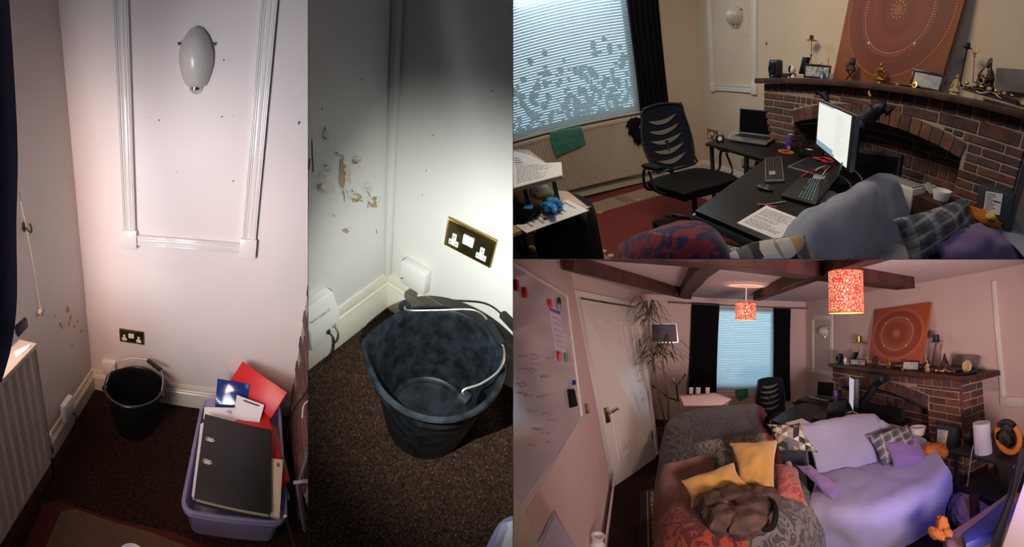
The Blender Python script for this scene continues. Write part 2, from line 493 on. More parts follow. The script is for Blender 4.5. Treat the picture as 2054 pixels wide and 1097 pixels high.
def bucket(cx, cy, rt, rb, h, label, mat, handle, seed=0, spout=None, grip=None, tilt=0, detail=False):
    """builder's bucket with rolled rim, pouring lip, wire bail and grip; handle = list of points of the bail"""
    t = thing('bucket', label, 'bucket', (cx, cy, 0))
    bm = B()
    def lip(p, a, r, hh):
        if spout is not None and hh > h * .55:
            d = math.atan2(math.sin(a - spout), math.cos(a - spout)); k = math.exp(-(d / .30) ** 2) * ((hh - h * .55) / (h * .45)) ** 2
            return p + Vector((math.cos(spout), math.sin(spout), 0)) * .020 * k + Vector((0, 0, -.006 * k))
        return p
    th = .004
    prof = [(0, .006), (rb * .92, .006), (rb * .96, 0), (rb, .002), (rb + (rt - rb) * .45, h * .45), (rb + (rt - rb) * .80, h * .80), (rb + (rt - rb) * .82 + .004, h * .81), (rt - .004, h * .955), (rt + .004, h * .965), (rt + .008, h * .985), (rt + .005, h), (rt - .004, h * 1.0), (rt - .008, h * .98),
            (rb + (rt - rb) * .86 - th, h * .84), (rb + (rt - rb) * .5 - th, h * .48), (rb - th, .035), (rb - .012, .030), (rb - .016, .022), (rb - .030, .018), (0, .016)]
    lathe(bm, prof, c=(cx, cy, 0), seg=72, fn=lip)
    part('pail', bm, mat, t)
    if handle:
        hp = [Vector(p) for p in handle]
        bm = B(); tube(bm, catmull(hp, 8), .0028, seg=8)
        b = part('bail', bm, m_steel, t)
        for e in (hp[0], hp[-1]):
            bm = B(); box(bm, e + Vector((0, 0, -.004)), (.026, .026, .022), bev=.005); part('bail_lug', bm, mat, t)
    if grip:
        a, c = Vector(grip[0]), Vector(grip[1]); bm = B(); tube(bm, [a, a.lerp(c, .04), a.lerp(c, .96), c], [.009, .0125, .0125, .009], seg=14)
        part('grip', bm, m_black_pl, t)
    return t
def bin_box(x0, x1, y0, y1, h, label, ext=.015):
    """clear lilac storage box with a broad rim"""
    t = thing('storage_box', label, 'storage box', ((x0 + x1) / 2, (y0 + y1) / 2, 0))
    bm = B()
    def ringpts(ins, z, rad):
        pts = []
        X0, X1, Y0, Y1 = x0 + ins, x1 - ins, y0 + ins, y1 - ins
        for (cx, cy, a0) in ((X1 - rad, Y1 - rad, 0), (X0 + rad, Y1 - rad, 90), (X0 + rad, Y0 + rad, 180), (X1 - rad, Y0 + rad, 270)):
            for k in range(7):
                a = math.radians(a0 + 15 * k); pts.append(Vector((cx + rad * math.cos(a), cy + rad * math.sin(a), z)))
        return pts
    lv = [(.035, .002, .03), (.030, .02, .03), (.008, h - .03, .04), (-.004, h - .028, .05), (-.006, h - .004, .05), (-.002, h, .05), (.008, h - .004, .045), (.013, h - .02, .04), (.036, .022, .03), (.045, .006, .03)]
    rings = [[bm.verts.new(p) for p in ringpts(*[l[0], l[1], l[2]])] for l in lv]
    for A_, B_ in zip(rings, rings[1:]):
        for j in range(len(A_)): bm.faces.new((A_[j], A_[(j + 1) % len(A_)], B_[(j + 1) % len(A_)], B_[j]))
    bm.faces.new(rings[0]); bm.faces.new(rings[-1][::-1])
    part('tub', bm, m_bin, t)
    return t

# ================================================================== ROOM 1 : corner with the storage box
room(1)
bx = 1.185
bm = B(); box2(bm, (-.14, 0, -.02), (bx + .3, .12, 2.7)); struct('wall_far', bm, m_wall1)
bm = B(); box2(bm, (-.12, -.95, -.02), (0, .0, 2.7)); box2(bm, (-.12, -3.2, -.02), (0, -.95, .80)); box2(bm, (-.12, -3.2, 2.1), (0, -.95, 2.7)); struct('wall_window', bm, m_wall1)
bm = B(); box2(bm, (-.2, -3.6, -.08), (2.2, .12, 0)); struct('floor', bm, m_carpet1)
skirting('baseboard_far', 'x', 0, bx, .14, .020, m_cream)
skirting('baseboard_window', 'y', -3.2, 0, .14, .020, m_cream)
# raised panel moulding on the far wall
bl, brc = at(248, 495, y=0), at(516, 510, y=0)
xl, xr = .252, .905; zb = (bl.z + brc.z) / 2; tw = .066
def panel_frame(xl, xr, zb, zt, tw, y, mat, yo=0, dz=0):
    bm = B(); box2(bm, (xl, y - .004, zb + .02), (xl + .001, y, zb + .021))
    root = struct('trim_1', bm, mat)
    def stile(name, x0, x1, z0, z1, vert=True):
        bm = B()
        n = 5; ws = [0, .10, .20, .34, .66, .80, .90, 1]; ds = [.010, .020, .012, .016, .016, .012, .022, .010]
        for i in range(7):
            if vert: box2(bm, (x0 + (x1 - x0) * ws[i], y - max(ds[i], ds[i + 1]), z0), (x0 + (x1 - x0) * ws[i + 1], y, z1), bev=.003)
            else: box2(bm, (x0, y - max(ds[i], ds[i + 1]), z0 + (z1 - z0) * ws[i]), (x1, y, z0 + (z1 - z0) * ws[i + 1]), bev=.003)
        return part(name, bm, mat, root)
    stile('stile', xl, xl + tw, zb + tw, zt); stile('stile', xr - tw, xr, zb + tw, zt)
    stile('rail', xl + tw, xr - tw, zb + .012, zb + tw * .95, False)
    for x0 in (xl - .006, xr - tw - .006):
        bm = B(); box2(bm, (x0, y - .028, zb - .004), (x0 + tw + .012, y, zb + tw * 1.35), bev=.003); part('corner_block', bm, mat, root)
    return root
panel_frame(xl, xr, zb, 2.35, tw, 0, m_trim)
wall_lamp(.597, -.004, 1.672, 1.925, .142, 'white frosted glass wall light with chrome tip inside the big moulded panel')
s0 = at(241, 683, y=0)
double_socket((s0.x, s0.z), .146, .086, 'small brass double socket low on the wall above the bucket with the box beside it', m_brassd)
# fixings and marks left on the wall
for i, (u, v) in enumerate([(300, 236), (319, 241), (445, 234), (467, 233), (449, 120), (468, 363), (354, 344), (600, 246)]):
    p = at(u, v, y=0); bm = B(); ball(bm, p, .0035 if i < 7 else .006, (1, .5, 1.2), u=8, v=6, bump=.3)
    solo('wall_plug', bm, m_crack if i % 3 else m_flake, ['small grey wall plug left in the wall inside the moulded panel', 'torn wall plug hole right of the moulded panel'][i == 7], 'wall plug', 'wall plugs inside the moulded panel' if i < 7 else None)
def junction_box(a, b, label, dep=.032):
    bm = B(); box2(bm, (a[0], -dep, a[1]), (b[0], 0, b[1]), bev=.004); solo('junction_box', bm, m_white, label, 'junction box')
junction_box((.085, .150), (.168, .236), 'white blank junction box above the skirting at the corner behind the far bucket')
t = thing('telephone_socket', 'small white telephone socket on the left skirting with a thin grey cable', 'telephone socket', (.03, -.38, .1))
bm = B(); box2(bm, (.018, -.440, .13), (.05, -.345, .235), bev=.006); part('housing', bm, m_white, t)
bm = B(); tube(bm, catmull([(.045, -.37, .14), (.06, -.355, .10), (.045, -.34, .06), (.03, -.32, .02)], 6), .003); part('cable', bm, m_cablek, t)
# radiator under the window
t = thing('radiator', 'cream panel radiator at the left edge beside the skirting', 'radiator', (.08, -1.7, .2))
bm = B(); y0, y1 = -2.9, -.70
nfl = 90; pts = []
ra, rb_ = .19, .80
for i in range(nfl + 1):
    yy = y0 + (y1 - y0) * i / nfl; pts.append((.108 - (.0045 if i % 2 else 0), yy))
lo = [bm.verts.new((x, y, ra)) for x, y in pts]; hi = [bm.verts.new((x, y, rb_ - .02)) for x, y in pts]
lo2 = [bm.verts.new((.05, y, ra)) for x, y in pts]; hi2 = [bm.verts.new((.05, y, rb_ - .02)) for x, y in pts]
for i in range(nfl):
    bm.faces.new((lo[i], lo[i + 1], hi[i + 1], hi[i])); bm.faces.new((lo2[i], hi2[i], hi2[i + 1], lo2[i + 1]))
    bm.faces.new((lo[i], lo2[i], lo2[i + 1], lo[i + 1])); bm.faces.new((hi[i], hi[i + 1], hi2[i + 1], hi2[i]))
bm.faces.new((lo[0], hi[0], hi2[0], lo2[0])); bm.faces.new((lo[-1], lo2[-1], hi2[-1], hi[-1]))
part('panel', bm, m_rad1, t, angle=20)
bm = B(); box2(bm, (.035, y0 - .004, rb_ - .022), (.118, y1 + .004, rb_), bev=.004); part('top_grille', bm, m_rad1, t)
bm = B(); box2(bm, (.035, y1, ra), (.112, y1 + .006, rb_ - .01), bev=.002); part('end_panel', bm, m_rad1, t)
vp = at(100, 880, x=.09)
t = thing('radiator_valve', 'white thermostatic valve head with dark collar at the foot of the radiator', 'radiator valve', (.075, -.655, 0))
bm = B(); lathe(bm, [(0, .275), (.014, .275), (.017, .268), (.017, .235), (.014, .225), (.014, .222)], c=(.075, -.655, 0), seg=16); part('thermostat_head', bm, m_white, t)
bm = B(); lathe(bm, [(.011, .222), (.012, .19), (.015, .185), (.015, .165), (.008, .160), (.006, .10), (.006, 0), (0, 0)], c=(.075, -.655, 0), seg=12); tube(bm, [(.075, -.655, .175), (.075, -.70, .175)], .008); part('valve_body', bm, M('dull_brass_valve', (.10, .07, .05), .4, metal=.7), t)
bm = B(); slab(bm, [at(28, 705, z=.802), at(60, 690, z=.812), at(58, 697, z=.803), at(34, 716, z=.802)], .002); solo('folded_paper', bm, m_paper, 'white paper scrap poking out over the radiator top', 'paper')
# curtain at the far left
t = thing('curtain', 'dark navy curtain hanging at the far left edge of the corner view', 'curtain', (.16, -1.2, .8))
e0 = [at(37, 20, x=.15).y, at(34, 250, x=.15).y, at(33, 450, x=.15).y, at(34, 600, x=.15).y, at(24, 690, x=.15).y, at(4, 765, x=.15).y]
zz = [at(37, 20, x=.15).z, at(34, 250, x=.15).z, at(33, 450, x=.15).z, at(34, 600, x=.15).z, at(24, 690, x=.15).z, at(4, 765, x=.15).z]
zz[0] = 2.3
rows = []
for yy, z_ in zip(e0, zz):
    rows.append([Vector((.15 + .035 * math.cos(j * 1.9) * (1 if j else 0), yy - .055 * j, z_)) for j in range(12)])
bm = B(); grid(bm, rows, th=.003, nu=3, nv=5); part('drape', bm, m_navy, t)
bm = B(); tube(bm, [(.15, -2.6, 2.31), (.15, -.45, 2.31)], .014, seg=14); solo('curtain_rod', bm, m_chrome, 'steel curtain rod above the navy curtain', 'curtain rod')
# tieback hook with hanging cord
hp = at(47, 455, x=.0)
t = thing('tieback_hook', 'dark bronze tieback hook on the left wall with a long pull cord', 'hook', (0, hp.y, hp.z))
bm = B(); ball(bm, hp + V(.004, 0, 0), .016, (.3, .8, 1.4), u=12, v=8); tube(bm, catmull([hp + V(.006, 0, 0), hp + V(.035, -.005, -.02), hp + V(.045, -.01, 0), hp + V(.04, -.012, .02)], 5), .004)
part('hook', bm, M('dark_bronze', (.10, .075, .06), .35, metal=.8), t)
ck = at(83, 625, x=.01)
bm = B(); tube(bm, catmull([at(38, 385, x=.012), at(56, 470, x=.012), at(72, 560, x=.010), ck], 5), .0022, seg=6); part('cord', bm, M('old_cord', (.42, .36, .30), .8), t)
bm = B(); ball(bm, ck, .018, (.6, 1.1, 1), u=10, v=8, bump=.5, bs=3); part('cord_knot', bm, M('crumpled_cord_end', (.48, .38, .30), .8), t)
s1 = at(35, 640, x=.02)
bm = B(); slab(bm, [at(28, 654, z=1.0), at(50, 634, z=1.0), at(55, 640, z=1.0), at(34, 662, z=1.0)], .03, bev=.003)
solo('window_sill_board', bm, M('dark_sill', (.03, .02, .03), .4), kind='structure').name = 'window_1'
# peeling plaster low on the left wall
bm = B(); rnd = random.Random(5)
pl = [(135, 622, .022), (141, 637, .02), (138, 650, .018), (121, 650, .012), (124, 657, .010), (149, 655, .014), (163, 663, .016), (144, 693, .010), (110, 634, .006), (155, 645, .01)]
for (u, v, s) in pl:
    p = at(u, v, x=.0); ps = []
    for k in range(9):
        a = 2 * PI * k / 9; r = s * rnd.uniform(.45, 1.1); ps.append(p + V(.0008, math.cos(a) * r * .8, math.sin(a) * r))
    slab(bm, ps, .002, away=(1, 0, 0))
solo('plaster_patches', bm, m_tan, kind='structure').name = 'wall_patch'
# bucket
bw = bucket(.345, -.215, .152, .112, .27, 'black builder\'s bucket standing in the corner beside the box of folders', M('black_bucket_far', (.006, .006, .008), .3),
       [(.395, -.07, .262), (.30, -.045, .30), (.215, -.10, .295), (.215, -.14, .262)][::-1] and [(.20, -.265, .262), (.195, -.12, .285), (.275, -.055, .31), (.40, -.055, .31), (.478, -.13, .295), (.497, -.24, .262)],
       spout=math.radians(160), grip=[(.375, -.052, .314), (.465, -.10, .300)])
# storage box and what is in it
x0b, x1b, y0b, y1b = .700, 1.110, -.750, -.115
bin_box(x0b, x1b, y0b, y1b, .18, 'lilac clear plastic storage box packed with folders beside the brick chimney')
def card(name, label, cat, pts, th, mat, group=None, bev=0.0, away=None, extra=None):
    P = [at(u, v, z=z) for (u, v, z) in pts]
    t = thing(name, label, cat, sum(P, Vector()) / len(P))
    bm = B(); slab(bm, P, th, bev=bev, away=away); c = part('cover', bm, mat, t)
    return t, P
t, P = card('ring_binder', 'plain red folder standing tallest at the back of the storage box', 'folder', [(486, 725, .40), (576, 787, .36), (543, 840, .24), (462, 763, .31)], .02, m_red, bev=.002)
t, P = card('ring_binder', 'shiny dark blue folder in front of the tall red folder', 'folder', [(436, 759, .33), (537, 775, .33), (535, 835, .22), (431, 820, .22)], .012, m_blue, bev=.002)
t, P = card('loose_sheet', 'white sheet tucked against the shiny blue folder', 'paper', [(475, 792, .305), (530, 812, .295), (520, 848, .23), (468, 840, .23)], .003, m_paper)
bm = B(); slab(bm, [P[0].lerp(P[1], .3).lerp(P[3], .08) + V(0, 0, .001), P[0].lerp(P[1], .95).lerp(P[3], .08) + V(0, 0, .001), P[0].lerp(P[1], .95).lerp(P[3], .16) + V(0, 0, .001), P[0].lerp(P[1], .3).lerp(P[3], .16) + V(0, 0, .001)], .0006); part('printed_text', bm, m_print, t)
t, P = card('booklet', 'white posted booklet with a small barcode behind the black binder', 'booklet', [(410, 817, .265), (475, 818, .265), (475, 848, .215), (408, 840, .215)], .02, m_paper, bev=.001)
bm = B()
for r_ in range(2):
    for i in range(9):
        s_ = .70 + .017 * i + (.003 if i % 2 else 0); a_ = .18 + .36 * r_
        q = [P[0].lerp(P[1], s_).lerp(P[3].lerp(P[2], s_), a_), P[0].lerp(P[1], s_ + .008).lerp(P[3].lerp(P[2], s_ + .008), a_), P[0].lerp(P[1], s_ + .008).lerp(P[3].lerp(P[2], s_ + .008), a_ + .26), P[0].lerp(P[1], s_).lerp(P[3].lerp(P[2], s_), a_ + .26)]
        slab(bm, [x + V(0, -.001, .001) for x in q], .0006)
print_lines(bm, [P[0].lerp(P[1], .05), P[0].lerp(P[1], .6), P[3].lerp(P[2], .6), P[3].lerp(P[2], .05)], 5, seed=3)
part('printed_text', bm, m_print, t)
t, P = card('ring_binder', 'red folder leaning under the black binder, its corner showing at right', 'folder', [(455, 848, .225), (537, 828, .24), (577, 962, .20), (545, 1000, .19)], .014, m_red, bev=.001)
t, P = card('ring_binder', 'pinkish red folder peeping out between the box side and the red folder', 'folder', [(546, 850, .185), (556, 862, .185), (582, 962, .165), (566, 972, .165)], .02, m_pink, bev=.001)
t, P = card('ring_binder', 'light blue folder at the right side of the storage box', 'folder', [(562, 955, .17), (571, 960, .17), (582, 1000, .16), (563, 1006, .16)], .05, m_lblue, bev=.001)
t, P = card('loose_sheet', 'white sheets down the left side of the black binder', 'paper', [(402, 850, .205), (412, 846, .21), (396, 1000, .175), (386, 996, .175)], .02, m_paper)
t, P = card('loose_sheet', 'lilac sheet at the left inner wall of the storage box', 'paper', [(396, 900, .165), (402, 900, .175), (392, 998, .165), (384, 995, .155)], .02, M('lilac_paper', (.50, .52, .70), .6))
t, P = card('envelope', 'buff card folder on end along the right side of the black binder', 'folder', [(540, 918, .245), (568, 922, .24), (561, 1038, .215), (538, 1030, .215)], .018, m_creamp, bev=.001)
bm = B(); q = P[0].lerp(P[1], .55).lerp(P[3].lerp(P[2], .55), .08); slab(bm, [q, q + (P[1] - P[0]) * .2, q + (P[1] - P[0]) * .2 + (P[3] - P[0]) * .07, q + (P[3] - P[0]) * .07], .0012, away=(0, 0, 1)); part('printed_text', bm, m_print, t)
# the lever arch file on top
P = [at(411, 830, z=.275), at(545, 862, z=.275), at(543, 1031, z=.235), at(389, 998, z=.235)]
t = thing('lever_arch_file', 'black lever arch file lying on top of the storage box', 'folder', sum(P, Vector()) / 4)
bm = B(); slab(bm, P, .004, bev=.001); part('front_cover', bm, m_black_card, t)
n_ = (P[1] - P[0]).cross(P[3] - P[0]).normalized()
if n_.z > 0: n_ = -n_
bm = B(); slab(bm, [p + n_ * .004 + (sum(P, Vector()) / 4 - p) * .04 for p in P], .030); part('page_block', bm, m_creamp, t)
bm = B(); slab(bm, [p + n_ * .035 for p in P], .003); part('back_cover', bm, m_black_card, t)
for s_, r_ in ((.07, .33), (.07, .60)):
    q = P[0].lerp(P[1], .085).lerp(P[3].lerp(P[2], .085), r_)
    ex = (P[1] - P[0]).normalized(); ey = (P[3] - P[0]).normalized(); rt = Matrix((ex, ey, ex.cross(ey))).transposed()
    q2 = P[0].lerp(P[1], .155).lerp(P[3].lerp(P[2], .155), r_)
    bm = B(); pts = []
    for k in range(20):
        a = 2 * PI * k / 20; cx = .010 if math.cos(a) > 0 else -.010
        pts.append(q2.lerp(q, .5) + ex * (cx + .0085 * math.cos(a)) + ey * .0085 * math.sin(a) - n_ * .0015)
    tube(bm, pts, .0022, closed=True, seg=6)
    o = part('finger_ring', bm, m_chrome, t, label='chrome slot ring')
    bm = B(); slab(bm, [q2.lerp(q, .5) + ex * a_ + ey * b_ - n_ * .0008 for a_, b_ in ((-.012, -.006), (.012, -.006), (.012, .006), (-.012, .006))], .0012, away=n_); part('ring_slot', bm, m_creamp, o)
# rug corner, cup, table legs, cables
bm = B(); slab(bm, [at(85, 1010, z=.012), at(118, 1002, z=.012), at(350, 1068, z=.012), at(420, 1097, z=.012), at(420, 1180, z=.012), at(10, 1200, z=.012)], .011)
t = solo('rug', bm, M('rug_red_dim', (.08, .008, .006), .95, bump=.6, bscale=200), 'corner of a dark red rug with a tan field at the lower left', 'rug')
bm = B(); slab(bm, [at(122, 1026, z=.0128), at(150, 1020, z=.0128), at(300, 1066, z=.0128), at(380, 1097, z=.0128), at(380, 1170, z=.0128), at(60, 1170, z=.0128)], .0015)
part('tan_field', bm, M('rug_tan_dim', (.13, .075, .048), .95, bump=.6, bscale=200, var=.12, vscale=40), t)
cp = at(262, 1135, z=.30)
t = thing('paper_cup', 'top of a white cup with a purple spot poking up at the lower edge', 'cup', (cp.x, cp.y, .0))
bm = B(); lathe(bm, [(0, .012), (.026, .012), (.030, .20), (.045, .33), (.047, .335), (.043, .33), (.030, .21), (0, .18)], c=(cp.x, cp.y, 0), seg=28); part('cup_body', bm, m_paper, t)
q_ = at(248, 1094, z=.31)
bm = B(); ball(bm, q_, .008, (1.2, .6, .8)); part('purple_spot', bm, m_purple, t)
t = thing('metal_desk', 'grey metal legs of a desk standing at the right edge beside the storage box', 'desk', (1.25, -.95, 0))
bm = B(); tube(bm, [at(618, 905, z=.42), at(598, 975, z=.20), at(578, 1040, z=.0) + V(.07, -.05, 0)], .011, seg=4); part('leg', bm, m_greym, t)
bm = B(); tube(bm, [at(572, 1035, z=.25), at(590, 1100, z=.12)], .010, seg=4); part('leg', bm, m_greym, t)
bm = B(); tube(bm, [at(590, 968, z=.25), at(625, 962, z=.30)], .009, seg=4); part('crossbar', bm, m_greym, t)
bm = B(); tube(bm, catmull([at(626, 765, x=bx - .01), at(608, 795, x=bx - .012), at(590, 820, x=bx - .014), at(579, 850, x=bx - .02), at(576, 880, x=bx - .03)], 6), .0035); solo('power_cable', bm, m_cablek, 'black cable drooping in front of the brick chimney side', 'cable')
bm = B(); tube(bm, catmull([at(624, 800, x=bx - .02), at(610, 812, x=bx - .02), at(606, 838, x=bx - .03)], 6), .0030); solo('power_cable', bm, m_cablew, 'short white cable hanging at the right edge by the bricks', 'cable')
# brick chimney side
def brick_wall_side(x, ya, yb, z0, z1, bl, bh, j, name='wall_chimney', thick=.06, sgn=-1):
    bm = B(); box2(bm, (x + .006, ya, z0), (x + thick, yb, z1))
    rnd = random.Random(11); z = z0; row = 0
    while z < z1:
        y = yb - (bl * .5 if row % 2 else 0)
        while y > ya:
            a, b = max(ya, y - bl + j), min(yb, y)
            if b - a > .02: box2(bm, (x, a, z), (x + .02, b, min(z1, z + bh - j)), bev=.004, mi=1 + rnd.randrange(4), seg=1)
            y -= bl
        z += bh; row += 1
    return struct(name, bm, [m_mortar] + BR, smooth=False)
brick_wall_side(bx, -.62, 0, 0, 1.12, .225, .078, .012)
# light: the window on the left behind the curtain

# ================================================================== ROOM 2 : close view of the bucket by torch light
room(2)
bm = B(); box2(bm, (-.14, 0, -.02), (1.4, .12, 2.2)); struct('wall_far', bm, m_wall2)
bm = B(); box2(bm, (-.12, -1.2, -.02), (0, .0, 2.2)); wl = struct('wall_window', bm, m_wall2)
bm = B(); box2(bm, (-.2, -1.8, -.08), (1.6, .12, 0)); struct('floor', bm, m_carpet2)
bm = B(); box2(bm, (0, -.022, .15), (.022, 0, 2.2), bev=.008); struct('trim_1', bm, m_wall2)
skirting('baseboard_far', 'x', 0, 1.4, .15, .020, m_cream)
skirting('baseboard_window', 'y', -1.2, 0, .15, .020, m_cream)
# carpet tufts
bm = B(); rnd = random.Random(2)
for i in range(9000):
    x = rnd.uniform(-.0, .85); y = rnd.uniform(-.78, -.02)
    a = rnd.uniform(0, 2 * PI); h = rnd.uniform(.004, .009); s = .0028
    p = V(x, y, 0); q = p + V(math.cos(a) * .005, math.sin(a) * .005, h)
    v1 = bm.verts.new(p + V(s * math.sin(a), -s * math.cos(a), 0)); v2 = bm.verts.new(p - V(s * math.sin(a), -s * math.cos(a), 0)); v3 = bm.verts.new(q)
    f = bm.faces.new((v1, v2, v3)); f.material_index = rnd.choice((0, 0, 1))
solo('carpet_pile', bm, [m_carpet2, M('brown_yarn', (.13, .075, .055), .9)], kind='stuff', smooth=False)
# socket, junction box, master socket
s0 = at(893, 489, y=0); s1 = at(998, 483, y=0)
double_socket((.206, .378), .150, .090, 'large shiny brass double socket on the torch lit wall above the bucket', m_brassd)
bm = B(); box2(bm, (.080, -.034, .175), (.176, 0, .262), bev=.004)
t = solo('junction_box', bm, m_white, 'white junction box on the skirting just behind the close up bucket', 'junction box')
bm = B(); ball(bm, (.090, -.036, .20), .0025, u=8, v=6); part('screw', bm, m_hole, t)
t = thing('master_socket', 'white telephone master socket with printed lettering on the left skirting', 'telephone socket', (.03, -.31, .1))
bm = B(); ya, yb = -.375, -.265
pts = [(0, .265), (.030, .262), (.052, .195), (.046, .110), (.020, .095), (0, .095)]
e = [[bm.verts.new((px_, yy, pz_)) for px_, pz_ in pts] for yy in (ya, yb)]
for i in range(6): bm.faces.new((e[0][i], e[0][(i + 1) % 6], e[1][(i + 1) % 6], e[1][i]))
bm.faces.new(e[0]); bm.faces.new(e[1][::-1])
bmesh.ops.bevel(bm, geom=bm.edges[:], offset=.003, segments=2, affect='EDGES')
part('housing', bm, m_white, t)
up_ = (V(.030, 0, .262) - V(.052, 0, .195)).normalized()
part('printed_text', text_bm('Master Socket 5C', .0105, V(.0445, -.368, .219), V(0, 1, 0), up_), m_print, t)
bm = B(); box2(bm, (.0475, -.322, .143), (.0505, -.304, .160), bev=.001); box2(bm, (.0475, -.296, .148), (.0505, -.280, .162), bev=.001); part('port', bm, M('port_grey', (.45, .44, .42), .5), t)
for (ys, zs) in ((-.313, .150),):
    bm = B(); box2(bm, (.050, ys - .005, zs - .006), (.056, ys + .005, zs + .006)); part('port_plug', bm, m_hole, t)
bm = B(); tube(bm, catmull([(.052, -.313, .150), (.072, -.312, .135), (.070, -.318, .08), (.055, -.34, .03), (.06, -.42, .006), (.05, -.55, .006)], 8), .0028); solo('telephone_cable', bm, m_cablek, 'thin black cable running down from the master socket to the carpet', 'cable')
bm = B(); tube(bm, catmull([(.05, -.288, .152), (.064, -.286, .130), (.055, -.285, .09), (.03, -.283, .05)], 8), .0024); solo('telephone_cable', bm, M('brown_cable', (.16, .10, .05), .6), 'short brown cable hanging from the right port of the master socket', 'cable')
# peeling paint
bm = B(); bf = B(); rnd = random.Random(9)
def shard(u, v, wpx, hpx, kind=0, n=9, seed=0):
    rr = random.Random(seed * 7 + int(u))
    ps = []
    for k in range(n):
        a = 2 * PI * k / n; r = rr.uniform(.6, 1.1)
        ps.append(at(u + math.cos(a) * wpx / 2 * r, v + math.sin(a) * hpx / 2 * r, x=.0008))
    if kind == 0: slab(bm, ps, .0015, away=(1, 0, 0))
    else:
        c = sum(ps, Vector()) / len(ps); lift = rr.uniform(.004, .012)
        ps2 = [p + V(lift * max(0, math.sin(2 * PI * k / n + rr.uniform(-.3, .3))) + .001, 0, 0) for k, p in enumerate(ps)]
        vs = [bf.verts.new(p) for p in ps2]; vc = bf.verts.new(c + V(.001, 0, 0))
        for k in range(n): bf.faces.new((vs[k], vs[(k + 1) % n], vc))
for s in [(686, 352, 13, 70), (712, 324, 16, 14), (715, 396, 26, 18), (712, 402, 18, 10), (748, 407, 20, 24), (693, 462, 18, 12), (640, 376, 8, 14), (690, 338, 8, 16), (752, 398, 8, 10)]:
    shard(*s, kind=0)
for s in [(694, 340, 14, 22), (697, 354, 16, 26), (706, 390, 22, 16), (655, 337, 16, 14), (653, 270, 10, 24), (656, 375, 34, 26), (738, 375, 16, 24), (716, 318, 18, 12), (757, 400, 10, 14), (667, 430, 8, 8), (700, 458, 10, 8), (742, 400, 14, 12), (680, 310, 14, 5), (645, 350, 10, 8), (690, 380, 8, 18)]:
    shard(*s, kind=1, n=8)
for pts in [[(626, 282), (627, 310), (629, 345)], [(652, 255), (655, 268), (653, 278)], [(672, 305), (684, 312), (690, 320)], [(650, 330), (660, 334), (664, 342)], [(690, 378), (691, 404)], [(686, 324), (694, 344), (690, 372), (688, 390)], [(706, 380), (712, 396), (728, 404)], [(736, 384), (742, 392), (739, 408), (738, 418)], [(755, 460), (756, 468)], [(622, 318), (620, 340)]]:
    tube(bm, catmull([at(u, v, x=.001) for u, v in pts], 3), .0009, seg=5, mi=1)
o = part('plaster_patch', bm, [m_tan, m_crack], wl)
o = part('paint_flakes', bf, m_flake, wl)
for u, v in [(646, 218), (725, 158), (830, 46), (987, 182), (796, 250), (869, 271), (848, 391), (855, 342), (782, 372), (785, 405), (759, 500), (868, 273)]:
    pass
bm = B()
for u, v, yy in [(830, 46, 1), (987, 182, 1), (797, 249, 1), (869, 271, 1), (847, 391, 1), (855, 342, 1), (646, 218, 0), (725, 158, 0), (756, 466, 0)]:
    p = at(u, v, y=0) if yy else at(u, v, x=0)
    ball(bm, p, .0013, (1, 1, 1.8), u=6, v=5)
struct('wall_marks', bm, m_crack)
# the bucket, close
hz = .272
bucket(.376, -.254, .155, .112, .28, 'large black bucket with scuffed inside and wire handle on brown carpet', m_bucket2,
       [at(812, 612, z=hz), at(818, 622, z=.285), at(880, 622, z=.300), at(950, 622, z=.318), at(982, 648, z=.322), at(1010, 695, z=.318), at(1004, 738, z=.305), at(968, 768, z=.292), at(930, 782, z=.285), at(932, 796, z=hz)],
       spout=math.radians(208), grip=[at(980, 643, z=.322), at(1010, 692, z=.319)])
t = bin_box(.665, 1.05, -1.10, -.395, .18, 'lilac clear storage box corner at the bottom right of the bucket close up')
t, P = card('loose_sheet', 'white folded sheets inside the box corner beside the bucket', 'paper', [(1006, 1050, .17), (1029, 1045, .19), (1034, 1097, .17), (985, 1110, .13)], .004, m_paper)
t, P = card('ring_binder', 'dark blue folder edge inside the box corner beside the bucket', 'folder', [(1018, 1075, .13), (1040, 1065, .15), (1040, 1110, .13), (1012, 1120, .12)], .01, m_blue)

# ================================================================== things that stand in both wide views
m_wall3 = M('wall_paint_warm', (.66, .55, .43), .7, bump=.05, bscale=16, var=.03, vscale=2)
m_wall4 = M('wall_paint_lilac', (.66, .52, .50), .7, bump=.05, bscale=16, var=.03, vscale=2)
m_wood_d = M('dark_mantel_wood', (.058, .021, .013), .55, bump=.3, bscale=20, var=.4, vscale=9)
m_wood_l = M('beech_veneer', (.50, .29, .14), .5, bump=.05, bscale=20, var=.12, vscale=12)
m_wood_p = M('pale_carved_wood', (.52, .38, .21), .6, bump=.3, bscale=60, var=.15, vscale=30)
m_deskb = M('black_desk_top', (.010, .0095, .010), .45, bump=.08, bscale=120, spec=.2)
m_fab_k = M('black_fabric', (.008, .008, .009), .9, bump=.3, bscale=150, spec=.15)
m_mesh_k = M('navy_mesh', (.007, .011, .024), .8, bump=.6, bscale=400, spec=.2)
m_slot = M('thin_mesh', (.17, .16, .15), .8, bump=.5, bscale=400)
m_curt = M('black_curtain', (.007, .007, .009), .9, bump=.2, bscale=180, spec=.15)
m_slat = M('blind_slat', (.58, .62, .64), .45, trans=.0)
m_glass = M('window_glass', (.9, .95, 1.0), .03, trans=1.0, ior=1.02)
m_upvc = M('window_frame_white', (.70, .72, .74), .35)
m_sky = M('overcast_sky', (.0, .0, .0), 1, emit=(.62, .88, 1.0), estr=2.6)
m_leafy = M('garden_hedge', (.26, .36, .27), .8, var=.6, vscale=8)
m_tower = M('green_towel', (.06, .28, .22), .95, bump=1.0, bscale=160, var=.25, vscale=30, sheen=.3)
